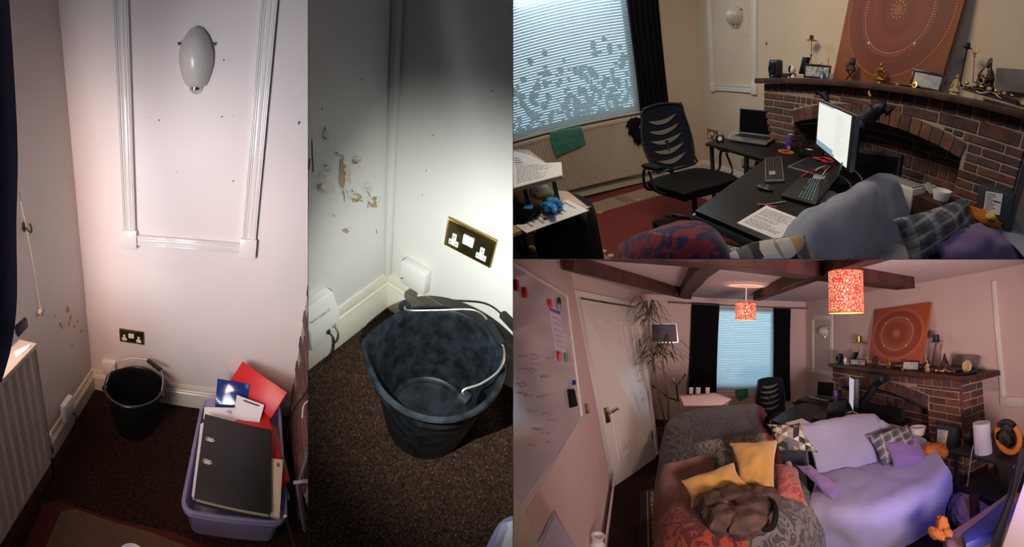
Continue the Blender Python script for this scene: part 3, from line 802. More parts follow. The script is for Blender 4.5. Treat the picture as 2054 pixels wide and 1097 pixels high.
m_gold = M('gilt', (.55, .32, .08), .28, metal=1, bump=.2, bscale=60)
m_bronze = M('dark_bronze_figure', (.045, .028, .020), .28, metal=.5, bump=.5, bscale=40)
m_iron = M('black_iron', (.02, .024, .035), .5, metal=.5)
m_stone = M('dark_stone', (.03, .026, .028), .7, bump=.5, bscale=50)
m_frame = M('black_picture_frame', (.012, .010, .010), .35)
m_dial = M('photo_grey', (.35, .36, .38), .4, var=.6, vscale=25)
m_photo = M('photo_colour', (.28, .36, .45), .4, color2=(.62, .50, .46), vscale=18)
m_silver = M('silver_laptop', (.42, .41, .40), .32, metal=.75)
m_screen_off = M('dark_screen', (.004, .004, .005), .30, spec=.25)
m_key = M('black_keys', (.014, .014, .016), .5)
m_led = M('key_backlight', (.02, .02, .02), .5, emit=(.55, .9, 1.0), estr=.45)
m_scr = M('lit_screen', (0, 0, 0), .3, emit=(.93, .95, .88), estr=.92)
m_scrb = M('lit_screen_bar', (0, 0, 0), .3, emit=(.30, .42, .52), estr=.9)
m_scrt = M('lit_screen_text', (0, 0, 0), .3, emit=(.70, .70, .62), estr=.85)
m_purplecan = M('purple_can', (.13, .08, .38), .3, metal=.2)
m_bead = M('amber_bead', (.45, .12, .02), .3, coat=.4)
m_redcab = M('red_cable', (.45, .02, .02), .5)
m_yel = M('yellow_note', (.72, .56, .12), .7)
m_lime = M('lime_note', (.42, .56, .06), .7)
m_nitr = M('blue_glove', (.03, .26, .62), .45, bump=.5, bscale=40)
m_grey = M('grey_plastic', (.28, .28, .30), .5)
m_orange = M('orange_plush', (.55, .17, .02), .9, bump=.4, bscale=120)
m_parcel = M('slate_mailer', (.035, .05, .07), .45, bump=.3, bscale=30)
m_throw = M('blue_grey_throw', (.33, .36, .46), .95, bump=.5, bscale=260, var=.06, vscale=3, sheen=.25)
m_throw4 = M('lilac_grey_throw', (.31, .30, .44), .95, bump=.5, bscale=260, var=.06, vscale=3, sheen=.25)
m_purc = M('purple_cushion', (.20, .13, .32), .95, bump=.4, bscale=200, sheen=.3)
m_shade = None

def stripes_mat(name, base, lines, sc, rough=.95, wid=.12, bias=(0, 0, 0)):
    """woven check: two sets of bands over a ground colour"""
    m = M(name, base, rough, bump=.5, bscale=220); nt, b = nodes(m)
    tc = nt.nodes.new('ShaderNodeTexCoord'); sep = nt.nodes.new('ShaderNodeSeparateXYZ'); nt.links.new(tc.outputs['UV'], sep.inputs[0])
    prev = None; col = None
    for ax, (color, s, ww, ph) in lines:
        mu = nt.nodes.new('ShaderNodeMath'); mu.operation = 'MULTIPLY_ADD'; mu.inputs[1].default_value = s; mu.inputs[2].default_value = ph; nt.links.new(sep.outputs[ax], mu.inputs[0])
        fr = nt.nodes.new('ShaderNodeMath'); fr.operation = 'FRACT'; nt.links.new(mu.outputs[0], fr.inputs[0])
        lt = nt.nodes.new('ShaderNodeMath'); lt.operation = 'LESS_THAN'; lt.inputs[1].default_value = ww; nt.links.new(fr.outputs[0], lt.inputs[0])
        n = nt.nodes.new('ShaderNodeTexNoise'); n.inputs['Scale'].default_value = 40; nt.links.new(tc.outputs['UV'], n.inputs['Vector'])
        k = nt.nodes.new('ShaderNodeMath'); k.operation = 'MULTIPLY'; nt.links.new(lt.outputs[0], k.inputs[0]); nt.links.new(n.outputs['Fac'], k.inputs[1])
        mx = nt.nodes.new('ShaderNodeMix'); mx.data_type = 'RGBA'
        nt.links.new(k.outputs[0], mx.inputs['Factor'])
        if col is None: mx.inputs['A'].default_value = (*base, 1)
        else: nt.links.new(col, mx.inputs['A'])
        mx.inputs['B'].default_value = (*color, 1); col = mx.outputs['Result']
    nt.links.new(col, b.inputs['Base Color'])
    return m
m_plaid = stripes_mat('grey_plaid', (.11, .12, .15), [('X', ((.03, .035, .05), 5, .3, .2)), ('Y', ((.50, .47, .44), 4, .25, 0)), ('X', ((.52, .48, .46), 5, .22, .6)), ('Y', ((.05, .05, .07), 4, .2, .5))], 1)
def damask_mat(name, c1, c2, sc=14, c3=None, dist=2.5, thr=(.47, .53)):
    """swirling woven two colour pattern"""
    m = M(name, c1, .95, bump=.4, bscale=220, sheen=.2); nt, b = nodes(m)
    tc = nt.nodes.new('ShaderNodeTexCoord'); n = nt.nodes.new('ShaderNodeTexNoise'); n.inputs['Scale'].default_value = sc; n.inputs['Detail'].default_value = 1.5; n.inputs['Distortion'].default_value = dist
    nt.links.new(tc.outputs['Object'], n.inputs['Vector'])
    r = nt.nodes.new('ShaderNodeValToRGB'); r.color_ramp.elements[0].position = thr[0]; r.color_ramp.elements[1].position = thr[1]
    r.color_ramp.elements[0].color = (*c1, 1); r.color_ramp.elements[1].color = (*c2, 1)
    nt.links.new(n.outputs['Fac'], r.inputs['Fac']); nt.links.new(r.outputs['Color'], b.inputs['Base Color'])
    return m
def tri_mat():
    """triangles in charcoal, grey, cream and buff, from the cloth's own coordinates"""
    m = M('triangle_print', (.3, .3, .3), .95, bump=.4, bscale=200); nt, b = nodes(m)
    tc = nt.nodes.new('ShaderNodeTexCoord'); mp = nt.nodes.new('ShaderNodeMapping'); mp.inputs['Scale'].default_value = (6, 6, 1); nt.links.new(tc.outputs['UV'], mp.inputs[0])
    fl = nt.nodes.new('ShaderNodeVectorMath'); fl.operation = 'FLOOR'; nt.links.new(mp.outputs[0], fl.inputs[0])
    fr = nt.nodes.new('ShaderNodeVectorMath'); fr.operation = 'FRACTION'; nt.links.new(mp.outputs[0], fr.inputs[0])
    s = nt.nodes.new('ShaderNodeSeparateXYZ'); nt.links.new(fr.outputs[0], s.inputs[0])
    gt = nt.nodes.new('ShaderNodeMath'); gt.operation = 'GREATER_THAN'; nt.links.new(s.outputs[0], gt.inputs[0]); nt.links.new(s.outputs[1], gt.inputs[1])
    sc = nt.nodes.new('ShaderNodeVectorMath'); sc.operation = 'SCALE'; sc.inputs['Scale'].default_value = .37; nt.links.new(fl.outputs[0], sc.inputs[0])
    cb = nt.nodes.new('ShaderNodeCombineXYZ'); nt.links.new(gt.outputs[0], cb.inputs[2])
    ad = nt.nodes.new('ShaderNodeVectorMath'); ad.operation = 'ADD'; nt.links.new(sc.outputs[0], ad.inputs[0]); nt.links.new(cb.outputs[0], ad.inputs[1])
    wn = nt.nodes.new('ShaderNodeTexWhiteNoise'); nt.links.new(ad.outputs[0], wn.inputs[0])
    r = nt.nodes.new('ShaderNodeValToRGB'); r.color_ramp.interpolation = 'CONSTANT'
    cs = [(0, (.03, .03, .035)), (.3, (.14, .14, .15)), (.5, (.60, .56, .48)), (.7, (.50, .34, .16)), (.85, (.28, .28, .28))]
    r.color_ramp.elements[0].color = (*cs[0][1], 1); r.color_ramp.elements[1].position = cs[1][0]; r.color_ramp.elements[1].color = (*cs[1][1], 1)
    for p, c in cs[2:]:
        e = r.color_ramp.elements.new(p); e.color = (*c, 1)
    nt.links.new(wn.outputs['Value'], r.inputs['Fac']); nt.links.new(r.outputs['Color'], b.inputs['Base Color'])
    return m
m_tri = tri_mat()
m_paisley = damask_mat('red_blue_paisley', (.020, .022, .075), (.24, .022, .035), 9)
m_olive = damask_mat('olive_paisley', (.028, .032, .025), (.085, .080, .055), 22)
def uv_box(o, du=None):
    pass
def cushion_thing(name, label, cat, corners, mat, puff=.09, seed=0, wr=.014, uvs=True, group=None, n=16, ws=9, pull=.12, piping=None):
    c0 = sum([Vector(c) for c in corners], Vector()) / 4
    t = thing(name, label, cat, c0, group=group)
    bm = B(); cushion(bm, corners, puff, seed=seed, wr=wr, n=n, ws=ws, corner_pull=pull)
    uv = bm.loops.layers.uv.new('UVMap'); a = Vector(corners[0]); ex = Vector(corners[1]) - a; ey = Vector(corners[3]) - a
    for f in bm.faces:
        for l in f.loops:
            d = l.vert.co - a; l[uv].uv = (d.dot(ex) / ex.length_squared, d.dot(ey) / ey.length_squared)
    part('cover', bm, mat, t, angle=80)
    return t
def brick_front(x0, x1, yf, zl, zr, bl, bh, j, arch, name='wall_chimney', depth=None, seed=1, hdr=.11):
    """brick chimney front with an arch of bricks on edge; the top follows the mantel from zl to zr"""
    xc, zc, R, xa, xb, rv = arch                     # circle centre, inner radius, springings, depth of the arch ring
    rnd = random.Random(seed)
    def ztop(x): return zl + (zr - zl) * (x - x0) / (x1 - x0)
    bm = B()
    # mortar body with the opening cut out
    zi = lambda x: zc + math.sqrt(max(0, (R + .004) ** 2 - (x - xc) ** 2))
    outl = [(x0 + .01, 0), (x0 + .01, ztop(x0)), (x1 - .01, ztop(x1)), (x1 - .01, 0), (xb, 0), (xb, zi(xb))]
    for i in range(1, 20):
        x = xb + (xa - xb) * i / 20; outl.append((x, zi(x)))
    outl += [(xa, zi(xa)), (xa, 0)]
    slab(bm, [(x, yf + .008, z) for x, z in outl], depth or .10, away=(0, 1, 0))
    fs = bmesh.ops.triangulate(bm, faces=[f for f in bm.faces if len(f.verts) > 4])
    def put(a, b, z0, z1):
        if b - a > .015 and z1 - z0 > .010: box2(bm, (a, yf, z0), (b, yf + .03, z1), bev=.005, mi=1 + rnd.randrange(4), seg=1)
    # header course under the mantel
    x = x0
    while x < x1:
        b = min(x1, x + hdr - j); zt = ztop((x + b) / 2); put(x, b, zt - bh * 1.12, zt - .004); x += hdr
    row = 0; z = min(zl, zr) - bh * 1.15
    top_gap = True
    Ro = R + rv + j * .6
    if zr > zl:                                       # a wedge of cut bricks closes the slope
        zz_ = z + bh
        x = x0 + bl * .3
        while x < x1:
            b = min(x1, x + bl - j); zt = min(ztop(x), ztop(b)) - bh * 1.2
            if zt - (z) > .02: put(x, b, z + .0, zt)
            x += bl
    while z > 0:
        z1 = z - j; z0 = max(0, z - bh)
        x = x0 - (bl * .5 if row % 2 else 0)
        while x < x1:
            a, b = max(x0, x), min(x1, x + bl - j)
            # keep clear of the arch ring and of the opening, cutting bricks to fit above the ring
            zs = zc + math.sqrt(R ** 2 - (xa - xc) ** 2); ext = rv * .3; top = zc + Ro
            if z0 > top or b < xa - ext or a > xb + ext: put(a, b, z0, z1)
            elif z1 < zs:
                if a < xa: put(a, min(b, xa), z0, z1)
                if b > xb: put(max(a, xb), b, z0, z1)
            else:
                if a < xa - ext: put(a, xa - ext, z0, z1)
                if b > xb + ext: put(xb + ext, b, z0, z1)
                p, e2 = max(a, xa - ext), min(b, xb + ext); m_ = max(1, int(round((e2 - p) / (bl * .22))))
                for i in range(m_):
                    s0, s1 = p + (e2 - p) * i / m_, p + (e2 - p) * (i + 1) / m_; xm = min(max(xc, s0), s1)
                    zl_ = max(z0, zc + math.sqrt(Ro ** 2 - (xm - xc) ** 2)); put(s0, s1 - (j if i < m_ - 1 else 0), zl_, z1)
            x += bl
        z -= bh; row += 1
    # arch ring
    a0 = math.atan2(xa - xc, math.sqrt(R * R - (xa - xc) ** 2)); a1 = math.atan2(xb - xc, math.sqrt(R * R - (xb - xc) ** 2))
    wv = bl * .30; n = max(8, int((a1 - a0) * (R + rv / 2) / wv))
    for i in range(n):
        am = a0 + (a1 - a0) * (i + .5) / n; da = (a1 - a0) / n * .5 * .86
        pts = []
        for (aa, rr) in ((am - da, R), (am + da, R), (am + da, R + rv), (am - da, R + rv)):
            pts.append((xc + rr * math.sin(aa), yf - .006, zc + rr * math.cos(aa)))
        slab(bm, pts, .04, mi=1 + rnd.randrange(4), away=(0, 1, 0), bev=.004)
    return struct(name, bm, [m_mortar] + BR, smooth=False)
def brick_patch(x0, x1, yf, z0, z1, bl, bh, j, name='wall_hearth', seed=4, soldier=None):
    bm = B(); box2(bm, (x0, yf + .01, z0), (x1, yf + .06, z1)); rnd = random.Random(seed)
    z = z1; row = 0
    while z > z0:
        if soldier is not None and row == soldier:
            x = x0
            while x < x1: box2(bm, (x, yf, z - bh * 1.7 + j), (min(x1, x + bl * .27 - j), yf + .02, z), mi=1 + rnd.randrange(4), bev=.004, seg=1); x += bl * .27
            z -= bh * 1.7
        else:
            x = x0 - (bl * .5 if row % 2 else 0)
            while x < x1:
                a, b = max(x0, x), min(x1, x + bl - j)
                if b - a > .02: box2(bm, (a, yf, max(z0, z - bh + j)), (b, yf + .02, z), mi=1 + rnd.randrange(4), bev=.004, seg=1)
                x += bl
            z -= bh
        row += 1
    return struct(name, bm, [m_mortar] + BR, smooth=False)
def mpp(u, v, y): return abs(at(u, v, y=y).z - at(u, v + 10, y=y).z) / 10
def mppx(u, v, y): return abs(at(u + 5, v, y=y).x - at(u - 5, v, y=y).x) / 10
SHELF = {3: lambda x: 1.362 + .0393 * (x - 1.9), 4: lambda x: 1.205 + .016 * (x - 1.85)}
class On:
    """a spot on the mantel: base pixel, its size in pixels turned into metres"""
    def __init__(s, u, v, w, h, y=-.27):
        s.p = at(u, v, y=y); zs_ = SHELF[ROOM](s.p.x); s.p.z = zs_ if abs(s.p.z - zs_) < .055 else s.p.z; s.w = w * mpp(u, v, y); s.wx = w * mppx(u, v, y); s.h = h * mpp(u, v, y); s.x, s.y, s.z = s.p
def painting(tl, tr, br, bl_, label, mats):
    """square canvas with a mandala of dots, leaning on the wall"""
    P = [Vector(p) for p in (tl, tr, br, bl_)]
    t = thing('painting', label, 'painting', (P[2] + P[3]) / 2)
    bm = B(); slab(bm, P, .03, away=(0, 1, 0), bev=.002); part('canvas', bm, mats[0], t)
    def S(a, b): return (P[0] * (1 - a) + P[1] * a) * (1 - b) + (P[3] * (1 - a) + P[2] * a) * b
    rings = [(.055, 12, .008, 2), (.03, 8, .006, 2), (.10, 40, .003, 3), (.15, 60, .003, 3), (.19, 70, .004, 1), (.205, 70, .004, 3), (.29, 100, .006, 2), (.31, 110, .0055, 4), (.325, 110, .003, 3), (.36, 120, .003, 1), (.39, 120, .003, 3), (.43, 130, .0045, 1), (.455, 140, .007, 4), (.475, 140, .003, 1), (.24, 80, .003, 3)]
    ctr = .50; cb = .50
    per = {}
    for r, n, s, mi in rings:
        for i in range(n):
            a = 2 * PI * i / n; x_, y_ = ctr + r * math.cos(a), cb + r * math.sin(a) * 1.0
            if not (.01 < x_ < .99 and .01 < y_ < .99): continue
            bm = per.setdefault(mi, B()); c = S(x_, y_) + Vector((0, -.001, 0)); sx = s * (P[1] - P[0]).length * .8
            vs = [bm.verts.new(c + Vector((math.cos(b_ * PI / 3) * sx, 0, math.sin(b_ * PI / 3) * sx))) for b_ in range(6)]
            vc = bm.verts.new(c + Vector((0, -.002, 0)))
            for k in range(6): bm.faces.new((vs[k], vs[(k + 1) % 6], vc))
    for a in (.8, 2.3, 3.9, 5.3):
        bm = per.setdefault(2, B()); ball(bm, S(ctr + .30 * math.cos(a), cb + .30 * math.sin(a)) + Vector((0, -.002, 0)), .011 * (P[1] - P[0]).length, (1, .3, 1), u=8, v=6)
    for mi, bm in per.items(): part('painted_dots', bm, mats[mi], t, kind='stuff')
    return t
def mandala_mat(name, c0, span, cols):
    """rings of paint on the canvas, by distance from the middle"""
    m = M(name, cols[0], .6, bump=.25, bscale=120); nt, b = nodes(m)
    tc = nt.nodes.new('ShaderNodeTexCoord'); mp = nt.nodes.new('ShaderNodeMapping'); mp.inputs['Location'].default_value = (-c0[0], -c0[1], -c0[2]); nt.links.new(tc.outputs['Object'], mp.inputs[0])
    mp2 = nt.nodes.new('ShaderNodeMapping'); mp2.inputs['Scale'].default_value = (2 / span[0], 0, 2 / span[1]); nt.links.new(mp.outputs[0], mp2.inputs[0])
    ln = nt.nodes.new('ShaderNodeVectorMath'); ln.operation = 'LENGTH'; nt.links.new(mp2.outputs[0], ln.inputs[0])
    r = nt.nodes.new('ShaderNodeValToRGB'); n_ = len(cols)
    while len(r.color_ramp.elements) < n_: r.color_ramp.elements.new(.5)
    for i, (p, c) in enumerate(cols[1]): 
        pass
    nt.links.new(ln.outputs['Value'], r.inputs['Fac'])
    es = r.color_ramp.elements
    while len(es) < len(cols[1]): es.new(.9)
    while len(es) > len(cols[1]): es.remove(es[-1])
    for e, (p, c) in zip(es, cols[1]): e.position = p; e.color = (*c, 1)
    nt.links.new(r.outputs['Color'], b.inputs['Base Color'])
    return m
# ---------------------------------------------------------------- ornaments
def pic_frame(o, label, tilt=.25, yaw=0, photo=None, asp=None, mount=True):
    t = thing('photo_frame', label, 'photo frame', (o.x, o.y, o.z))
    R_ = Matrix.Rotation(yaw, 3, 'Z') @ Matrix.Rotation(-tilt, 3, 'X')
    def P(x, y, z): return o.p + R_ @ Vector((x, y, z))
    w_, h_ = o.wx, o.h; e = min(w_, h_) * .13
    bm = B()
    for a, b in (((-w_ / 2, 0), (w_ / 2, e)), ((-w_ / 2, h_ - e), (w_ / 2, h_)), ((-w_ / 2, e), (-w_ / 2 + e, h_ - e)), ((w_ / 2 - e, e), (w_ / 2, h_ - e))):
        slab(bm, [P(a[0], -.008, a[1]), P(b[0], -.008, a[1]), P(b[0], -.008, b[1]), P(a[0], -.008, b[1])], .018, away=(0, 1, 0), bev=.002)
    part('frame', bm, m_frame, t)
    bm = B(); slab(bm, [P(-w_ / 2 + e, 0, e), P(w_ / 2 - e, 0, e), P(w_ / 2 - e, 0, h_ - e), P(-w_ / 2 + e, 0, h_ - e)], .004, away=(0, 1, 0)); part('photo', bm, photo or m_photo, t)
    bm = B(); slab(bm, [P(-.01, .012, h_ * .7), P(.01, .012, h_ * .7), P(.012, .05 + h_ * .25, 0), P(-.012, .05 + h_ * .25, 0)], .003, away=(0, 1, 0)); part('strut', bm, m_frame, t)
    return t
def seated_figure(o, label, mat, kind='figure', base=True, name='seated_statue'):
    """cross legged figure: base, folded legs, trunk, arms, head with topknot"""
    t = thing(name, label, kind, (o.x, o.y, o.z)); w_, h_ = o.w, o.h; x, y, z = o.x, o.y, o.z
    if base:
        bm = B(); lathe(bm, [(0, 0), (w_ * .48, 0), (w_ * .50, h_ * .03), (w_ * .44, h_ * .07), (w_ * .46, h_ * .10), (0, h_ * .10)], c=(x, y, z), sy=.6, seg=24); part('plinth', bm, mat, t)
    b0 = .10 if base else 0
    bm = B()
    lathe(bm, [(0, h_ * b0), (w_ * .46, h_ * (b0 + .03)), (w_ * .48, h_ * (b0 + .10)), (w_ * .34, h_ * (b0 + .20)), (w_ * .20, h_ * .36), (w_ * .21, h_ * .50), (w_ * .25, h_ * .64), (w_ * .22, h_ * .70), (w_ * .07, h_ * .74), (w_ * .065, h_ * .78)], c=(x, y, z), sy=.62, seg=24)
    for s in (-1, 1):
        tube(bm, catmull([(x + s * w_ * .10, y - w_ * .05, z + h_ * (b0 + .08)), (x + s * w_ * .42, y - w_ * .16, z + h_ * (b0 + .09)), (x - s * w_ * .02, y - w_ * .32, z + h_ * (b0 + .07))], 5), w_ * .085, seg=10)
    part('body', bm, mat, t)
    for s in (-1, 1):
        bm = B(); tube(bm, catmull([(x + s * w_ * .22, y, z + h_ * .66), (x + s * w_ * .34, y - w_ * .02, z + h_ * .48), (x + s * w_ * (.20 if s > 0 else .28), y - w_ * .24, z + h_ * (.40 if s > 0 else .30))], 5), [w_ * .075] * 5 + [w_ * .05] * 6, seg=10); part('arm', bm, mat, t)
    bm = B(); ball(bm, (x, y, z + h_ * .84), h_ * .075, (.85, .9, 1.15)); ball(bm, (x, y - h_ * .07, z + h_ * .83), h_ * .018); 
    for s in (-1, 1): ball(bm, (x + s * h_ * .066, y, z + h_ * .83), h_ * .02, (.5, .8, 1.6), u=8, v=6)
    part('head', bm, mat, t)
    bm = B(); ball(bm, (x, y, z + h_ * .925), h_ * .045, (1, 1, .8)); ball(bm, (x, y, z + h_ * .965), h_ * .022, (1, 1, 1.4)); part('topknot', bm, mat, t)
    return t
def cone_figure(o, label, mat):
    """broad dark robed figure rising to a point"""
    t = thing('robed_statue', label, 'statue', (o.x, o.y, o.z)); w_, h_ = o.w, o.h; x, y, z = o.x, o.y, o.z
    bm = B()
    lathe(bm, [(0, 0), (w_ * .48, 0), (w_ * .52, h_ * .05), (w_ * .46, h_ * .16), (w_ * .42, h_ * .26), (w_ * .37, h_ * .38), (w_ * .34, h_ * .50), (w_ * .26, h_ * .62), (w_ * .17, h_ * .74), (w_ * .12, h_ * .84), (w_ * .10, h_ * .92), (w_ * .04, h_ * .99), (0, h_)], c=(x, y, z), sy=.55, seg=36,
          fn=lambda p, a, r, h: p * (1 + .13 * noise.noise(Vector((math.cos(a) * 2.2, math.sin(a) * 2.2, h / h_ * 6)))) if r > 0 else p)
    for s in (-1, 1): tube(bm, catmull([(x + s * w_ * .10, y - w_ * .10, z + h_ * .09), (x + s * w_ * .44, y - w_ * .14, z + h_ * .10), (x - s * w_ * .02, y - w_ * .32, z + h_ * .06)], 5), w_ * .09, seg=10)
    part('body', bm, mat, t)
    for s in (-1, 1):
        bm = B(); tube(bm, catmull([(x + s * w_ * .20, y - .01, z + h_ * .60), (x + s * w_ * .34, y - w_ * .08, z + h_ * .40), (x + s * w_ * .12, y - w_ * .28, z + h_ * .26)], 5), w_ * .07, seg=10); part('arm', bm, mat, t)
    bm = B(); ball(bm, (x, y - w_ * .06, z + h_ * .76), h_ * .085, (.8, .8, 1.1)); part('head', bm, mat, t)
    return t
def candle_stand(b, top, label, mat, dish=.03, cup=.02, ball_at=None, r=.004):
    b = Vector(b); top = Vector(top); t = thing('candle_stand', label, 'candle holder', b)
    bm = B(); lathe(bm, [(0, 0), (dish * .9, 0), (dish * .8, .01), (r * 2, .02), (r, .03)], c=b, seg=20); part('foot', bm, mat, t)
    bm = B(); tube(bm, [b + V(0, 0, .02), top], r, seg=8); part('stem', bm, mat, t)
    if ball_at: bm = B(); ball(bm, b.lerp(top, ball_at), r * 2.6); part('bead', bm, m_bronze, t)
    bm = B(); lathe(bm, [(0, -.003), (dish * .5, 0), (dish, .008), (dish * .96, .012), (dish * .4, .006), (0, .004)], c=top, seg=20); part('drip_dish', bm, mat, t)
    bm = B(); lathe(bm, [(cup * .7, .004), (cup, .01), (cup, cup * 2.2), (cup * .85, cup * 2.2), (cup * .8, .014), (0, .012)], c=top, seg=16); part('candle_cup', bm, mat, t)
    return t
def trident(b, top, label, w_):
    b = Vector(b); top = Vector(top); t = thing('trident', label, 'trident', b); d = (top - b).normalized()
    bm = B(); lathe(bm, [(0, 0), (w_ * .5, 0), (w_ * .4, .012), (.004, .02)], c=b, seg=16); part('foot', bm, m_gold, t)
    bm = B(); tube(bm, [b + d * .01, top], .0035, seg=8); part('shaft', bm, m_gold, t)
    bm = B(); ball(bm, top, w_ * .2, (1, 1, .6)); ball(bm, top - d * w_ * .3, w_ * .14); part('collar', bm, m_gold, t)
    bm = B(); tube(bm, [top, top + d * w_ * 1.1], [w_ * .07, .0008], seg=8); part('prong', bm, m_gold, t)
    for s in (-1, 1):
        bm = B(); n_ = 6; pts = catmull([top, top + V(s * w_ * .35, 0, w_ * .15), top + V(s * w_ * .42, 0, w_ * .55), top + V(s * w_ * .55, 0, w_ * .85)], 5)
        tube(bm, pts, [w_ * .075 * (1 - .9 * i / (len(pts) - 1)) + .0005 for i in range(len(pts))], seg=8); part('prong', bm, m_gold, t)
    return t
def table_speaker(o, label, lean=0):
    t = thing('speaker', label, 'speaker', (o.x, o.y, o.z)); R_ = Matrix.Rotation(lean, 3, 'Y')
    bm = B(); box(bm, o.p + V(0, .03, o.h / 2), (o.w, .09, o.h), bev=o.w * .16, rot=R_, seg=4); part('cabinet', bm, m_black_pl, t)
    bm = B(); k_ = min(o.w, o.h * .8); lathe(bm, [(0, 0), (k_ * .34, .004), (k_ * .42, .010), (k_ * .38, .012), (k_ * .1, .004), (0, .010)], c=o.p + V(0, -.016, o.h * .5), rot=Matrix.Rotation(PI / 2, 3, 'X'), seg=28); part('driver', bm, m_screen_off, t)
    for zz_ in (.12, .90):
        bm = B(); box(bm, o.p + V(0, -.0165, o.h * zz_), (o.w * .16, .004, o.h * .05), bev=.001); part('status_light', bm, M('blue_light', (.02, .05, .3), .4, emit=(.15, .25, 1), estr=.8), t)
    return t
def round_camera(o, label):
    t = thing('security_camera', label, 'camera', (o.x, o.y, o.z)); w_, h_ = o.w, o.h
    bm = B(); lathe(bm, [(0, 0), (w_ * .5, 0), (w_ * .5, h_ * .08), (w_ * .38, h_ * .26), (w_ * .2, h_ * .34), (0, h_ * .36)], c=o.p, seg=24); part('foot', bm, m_white, t)
    bm = B(); ball(bm, o.p + V(0, 0, h_ * .66), w_ * .46, (1, 1, h_ * .36 / (w_ * .46))); part('head', bm, m_white, t)
    bm = B(); ball(bm, o.p + V(0, -w_ * .28, h_ * .70), w_ * .26, (1, .8, 1.45)); f = part('face', bm, m_screen_off, t)
    bm = B(); ball(bm, o.p + V(0, -w_ * .50, h_ * .66), w_ * .07); part('lens', bm, m_grey, f)
    return t
def laptop(p, yaw, w_, d_, h_, ang, label, base_mat, lid_mat, keys=True, led=False, lid_back=False, scr=None, rows=5, cols=13, skew=0):
    """open laptop; p = middle of the hinge edge on the table, d_ towards the user"""
    p = Vector(p); t = thing('laptop', label, 'laptop', p); R_ = Matrix.Rotation(yaw, 3, 'Z')
    def P(x, y, z): return p + R_ @ Vector((x, y, z))
    bm = B(); box(bm, P(0, -d_ / 2, .009), (w_, d_, .016), rot=R_, bev=.005); b = part('base', bm, base_mat, t)
    bm = B(); box(bm, P(0, -d_ * .86 + d_ * .08, .0175), (w_ * .36, d_ * .30, .002), rot=R_, bev=.001); part('trackpad', bm, base_mat, b)
    bm = B(); bl2 = B()
    kw = w_ * .86 / cols; kd = d_ * .48 / rows
    for r in range(rows):
        for c in range(cols):
            if r == rows - 1 and 3 < c < 9 and c != 4: continue
            ww = kw * .86 if not (r == rows - 1 and c == 4) else kw * 4.8
            cx = -w_ * .43 + kw * (c + .5) if not (r == rows - 1 and c == 4) else -w_ * .43 + kw * 6.5
            box(bm, P(cx, -d_ * .08 - kd * (r + .5), .0185), (ww, kd * .84, .003), rot=R_)
            if led: box(bl2, P(cx, -d_ * .08 - kd * (r + .5), .0202), (ww * .36, kd * .36, .0008), rot=R_)
    part('keyboard', bm, m_key, b)
    if led: part('key_legends', bl2, m_led, b)
    else: bl2.free()
    RL = R_ @ Matrix.Rotation(-ang, 3, 'X')
    def Q(x, y, z): return p + RL @ Vector((x, y, z))
    bm = B(); box(bm, Q(0, .004, h_ / 2 + .008), (w_, .008, h_), rot=RL, bev=.003); l = part('lid', bm, lid_mat, t)
    bm = B(); e = .018; box(bm, Q(0, -.0005, h_ / 2 + .012), (w_ - e, .003, h_ - e * 1.6), rot=RL); part('screen', bm, scr or m_screen_off, l)
    bm = B(); tube(bm, [P(-w_ * .4, .004, .012), P(w_ * .4, .004, .012)], .008, seg=10); part('hinge', bm, m_key, t)
    return t
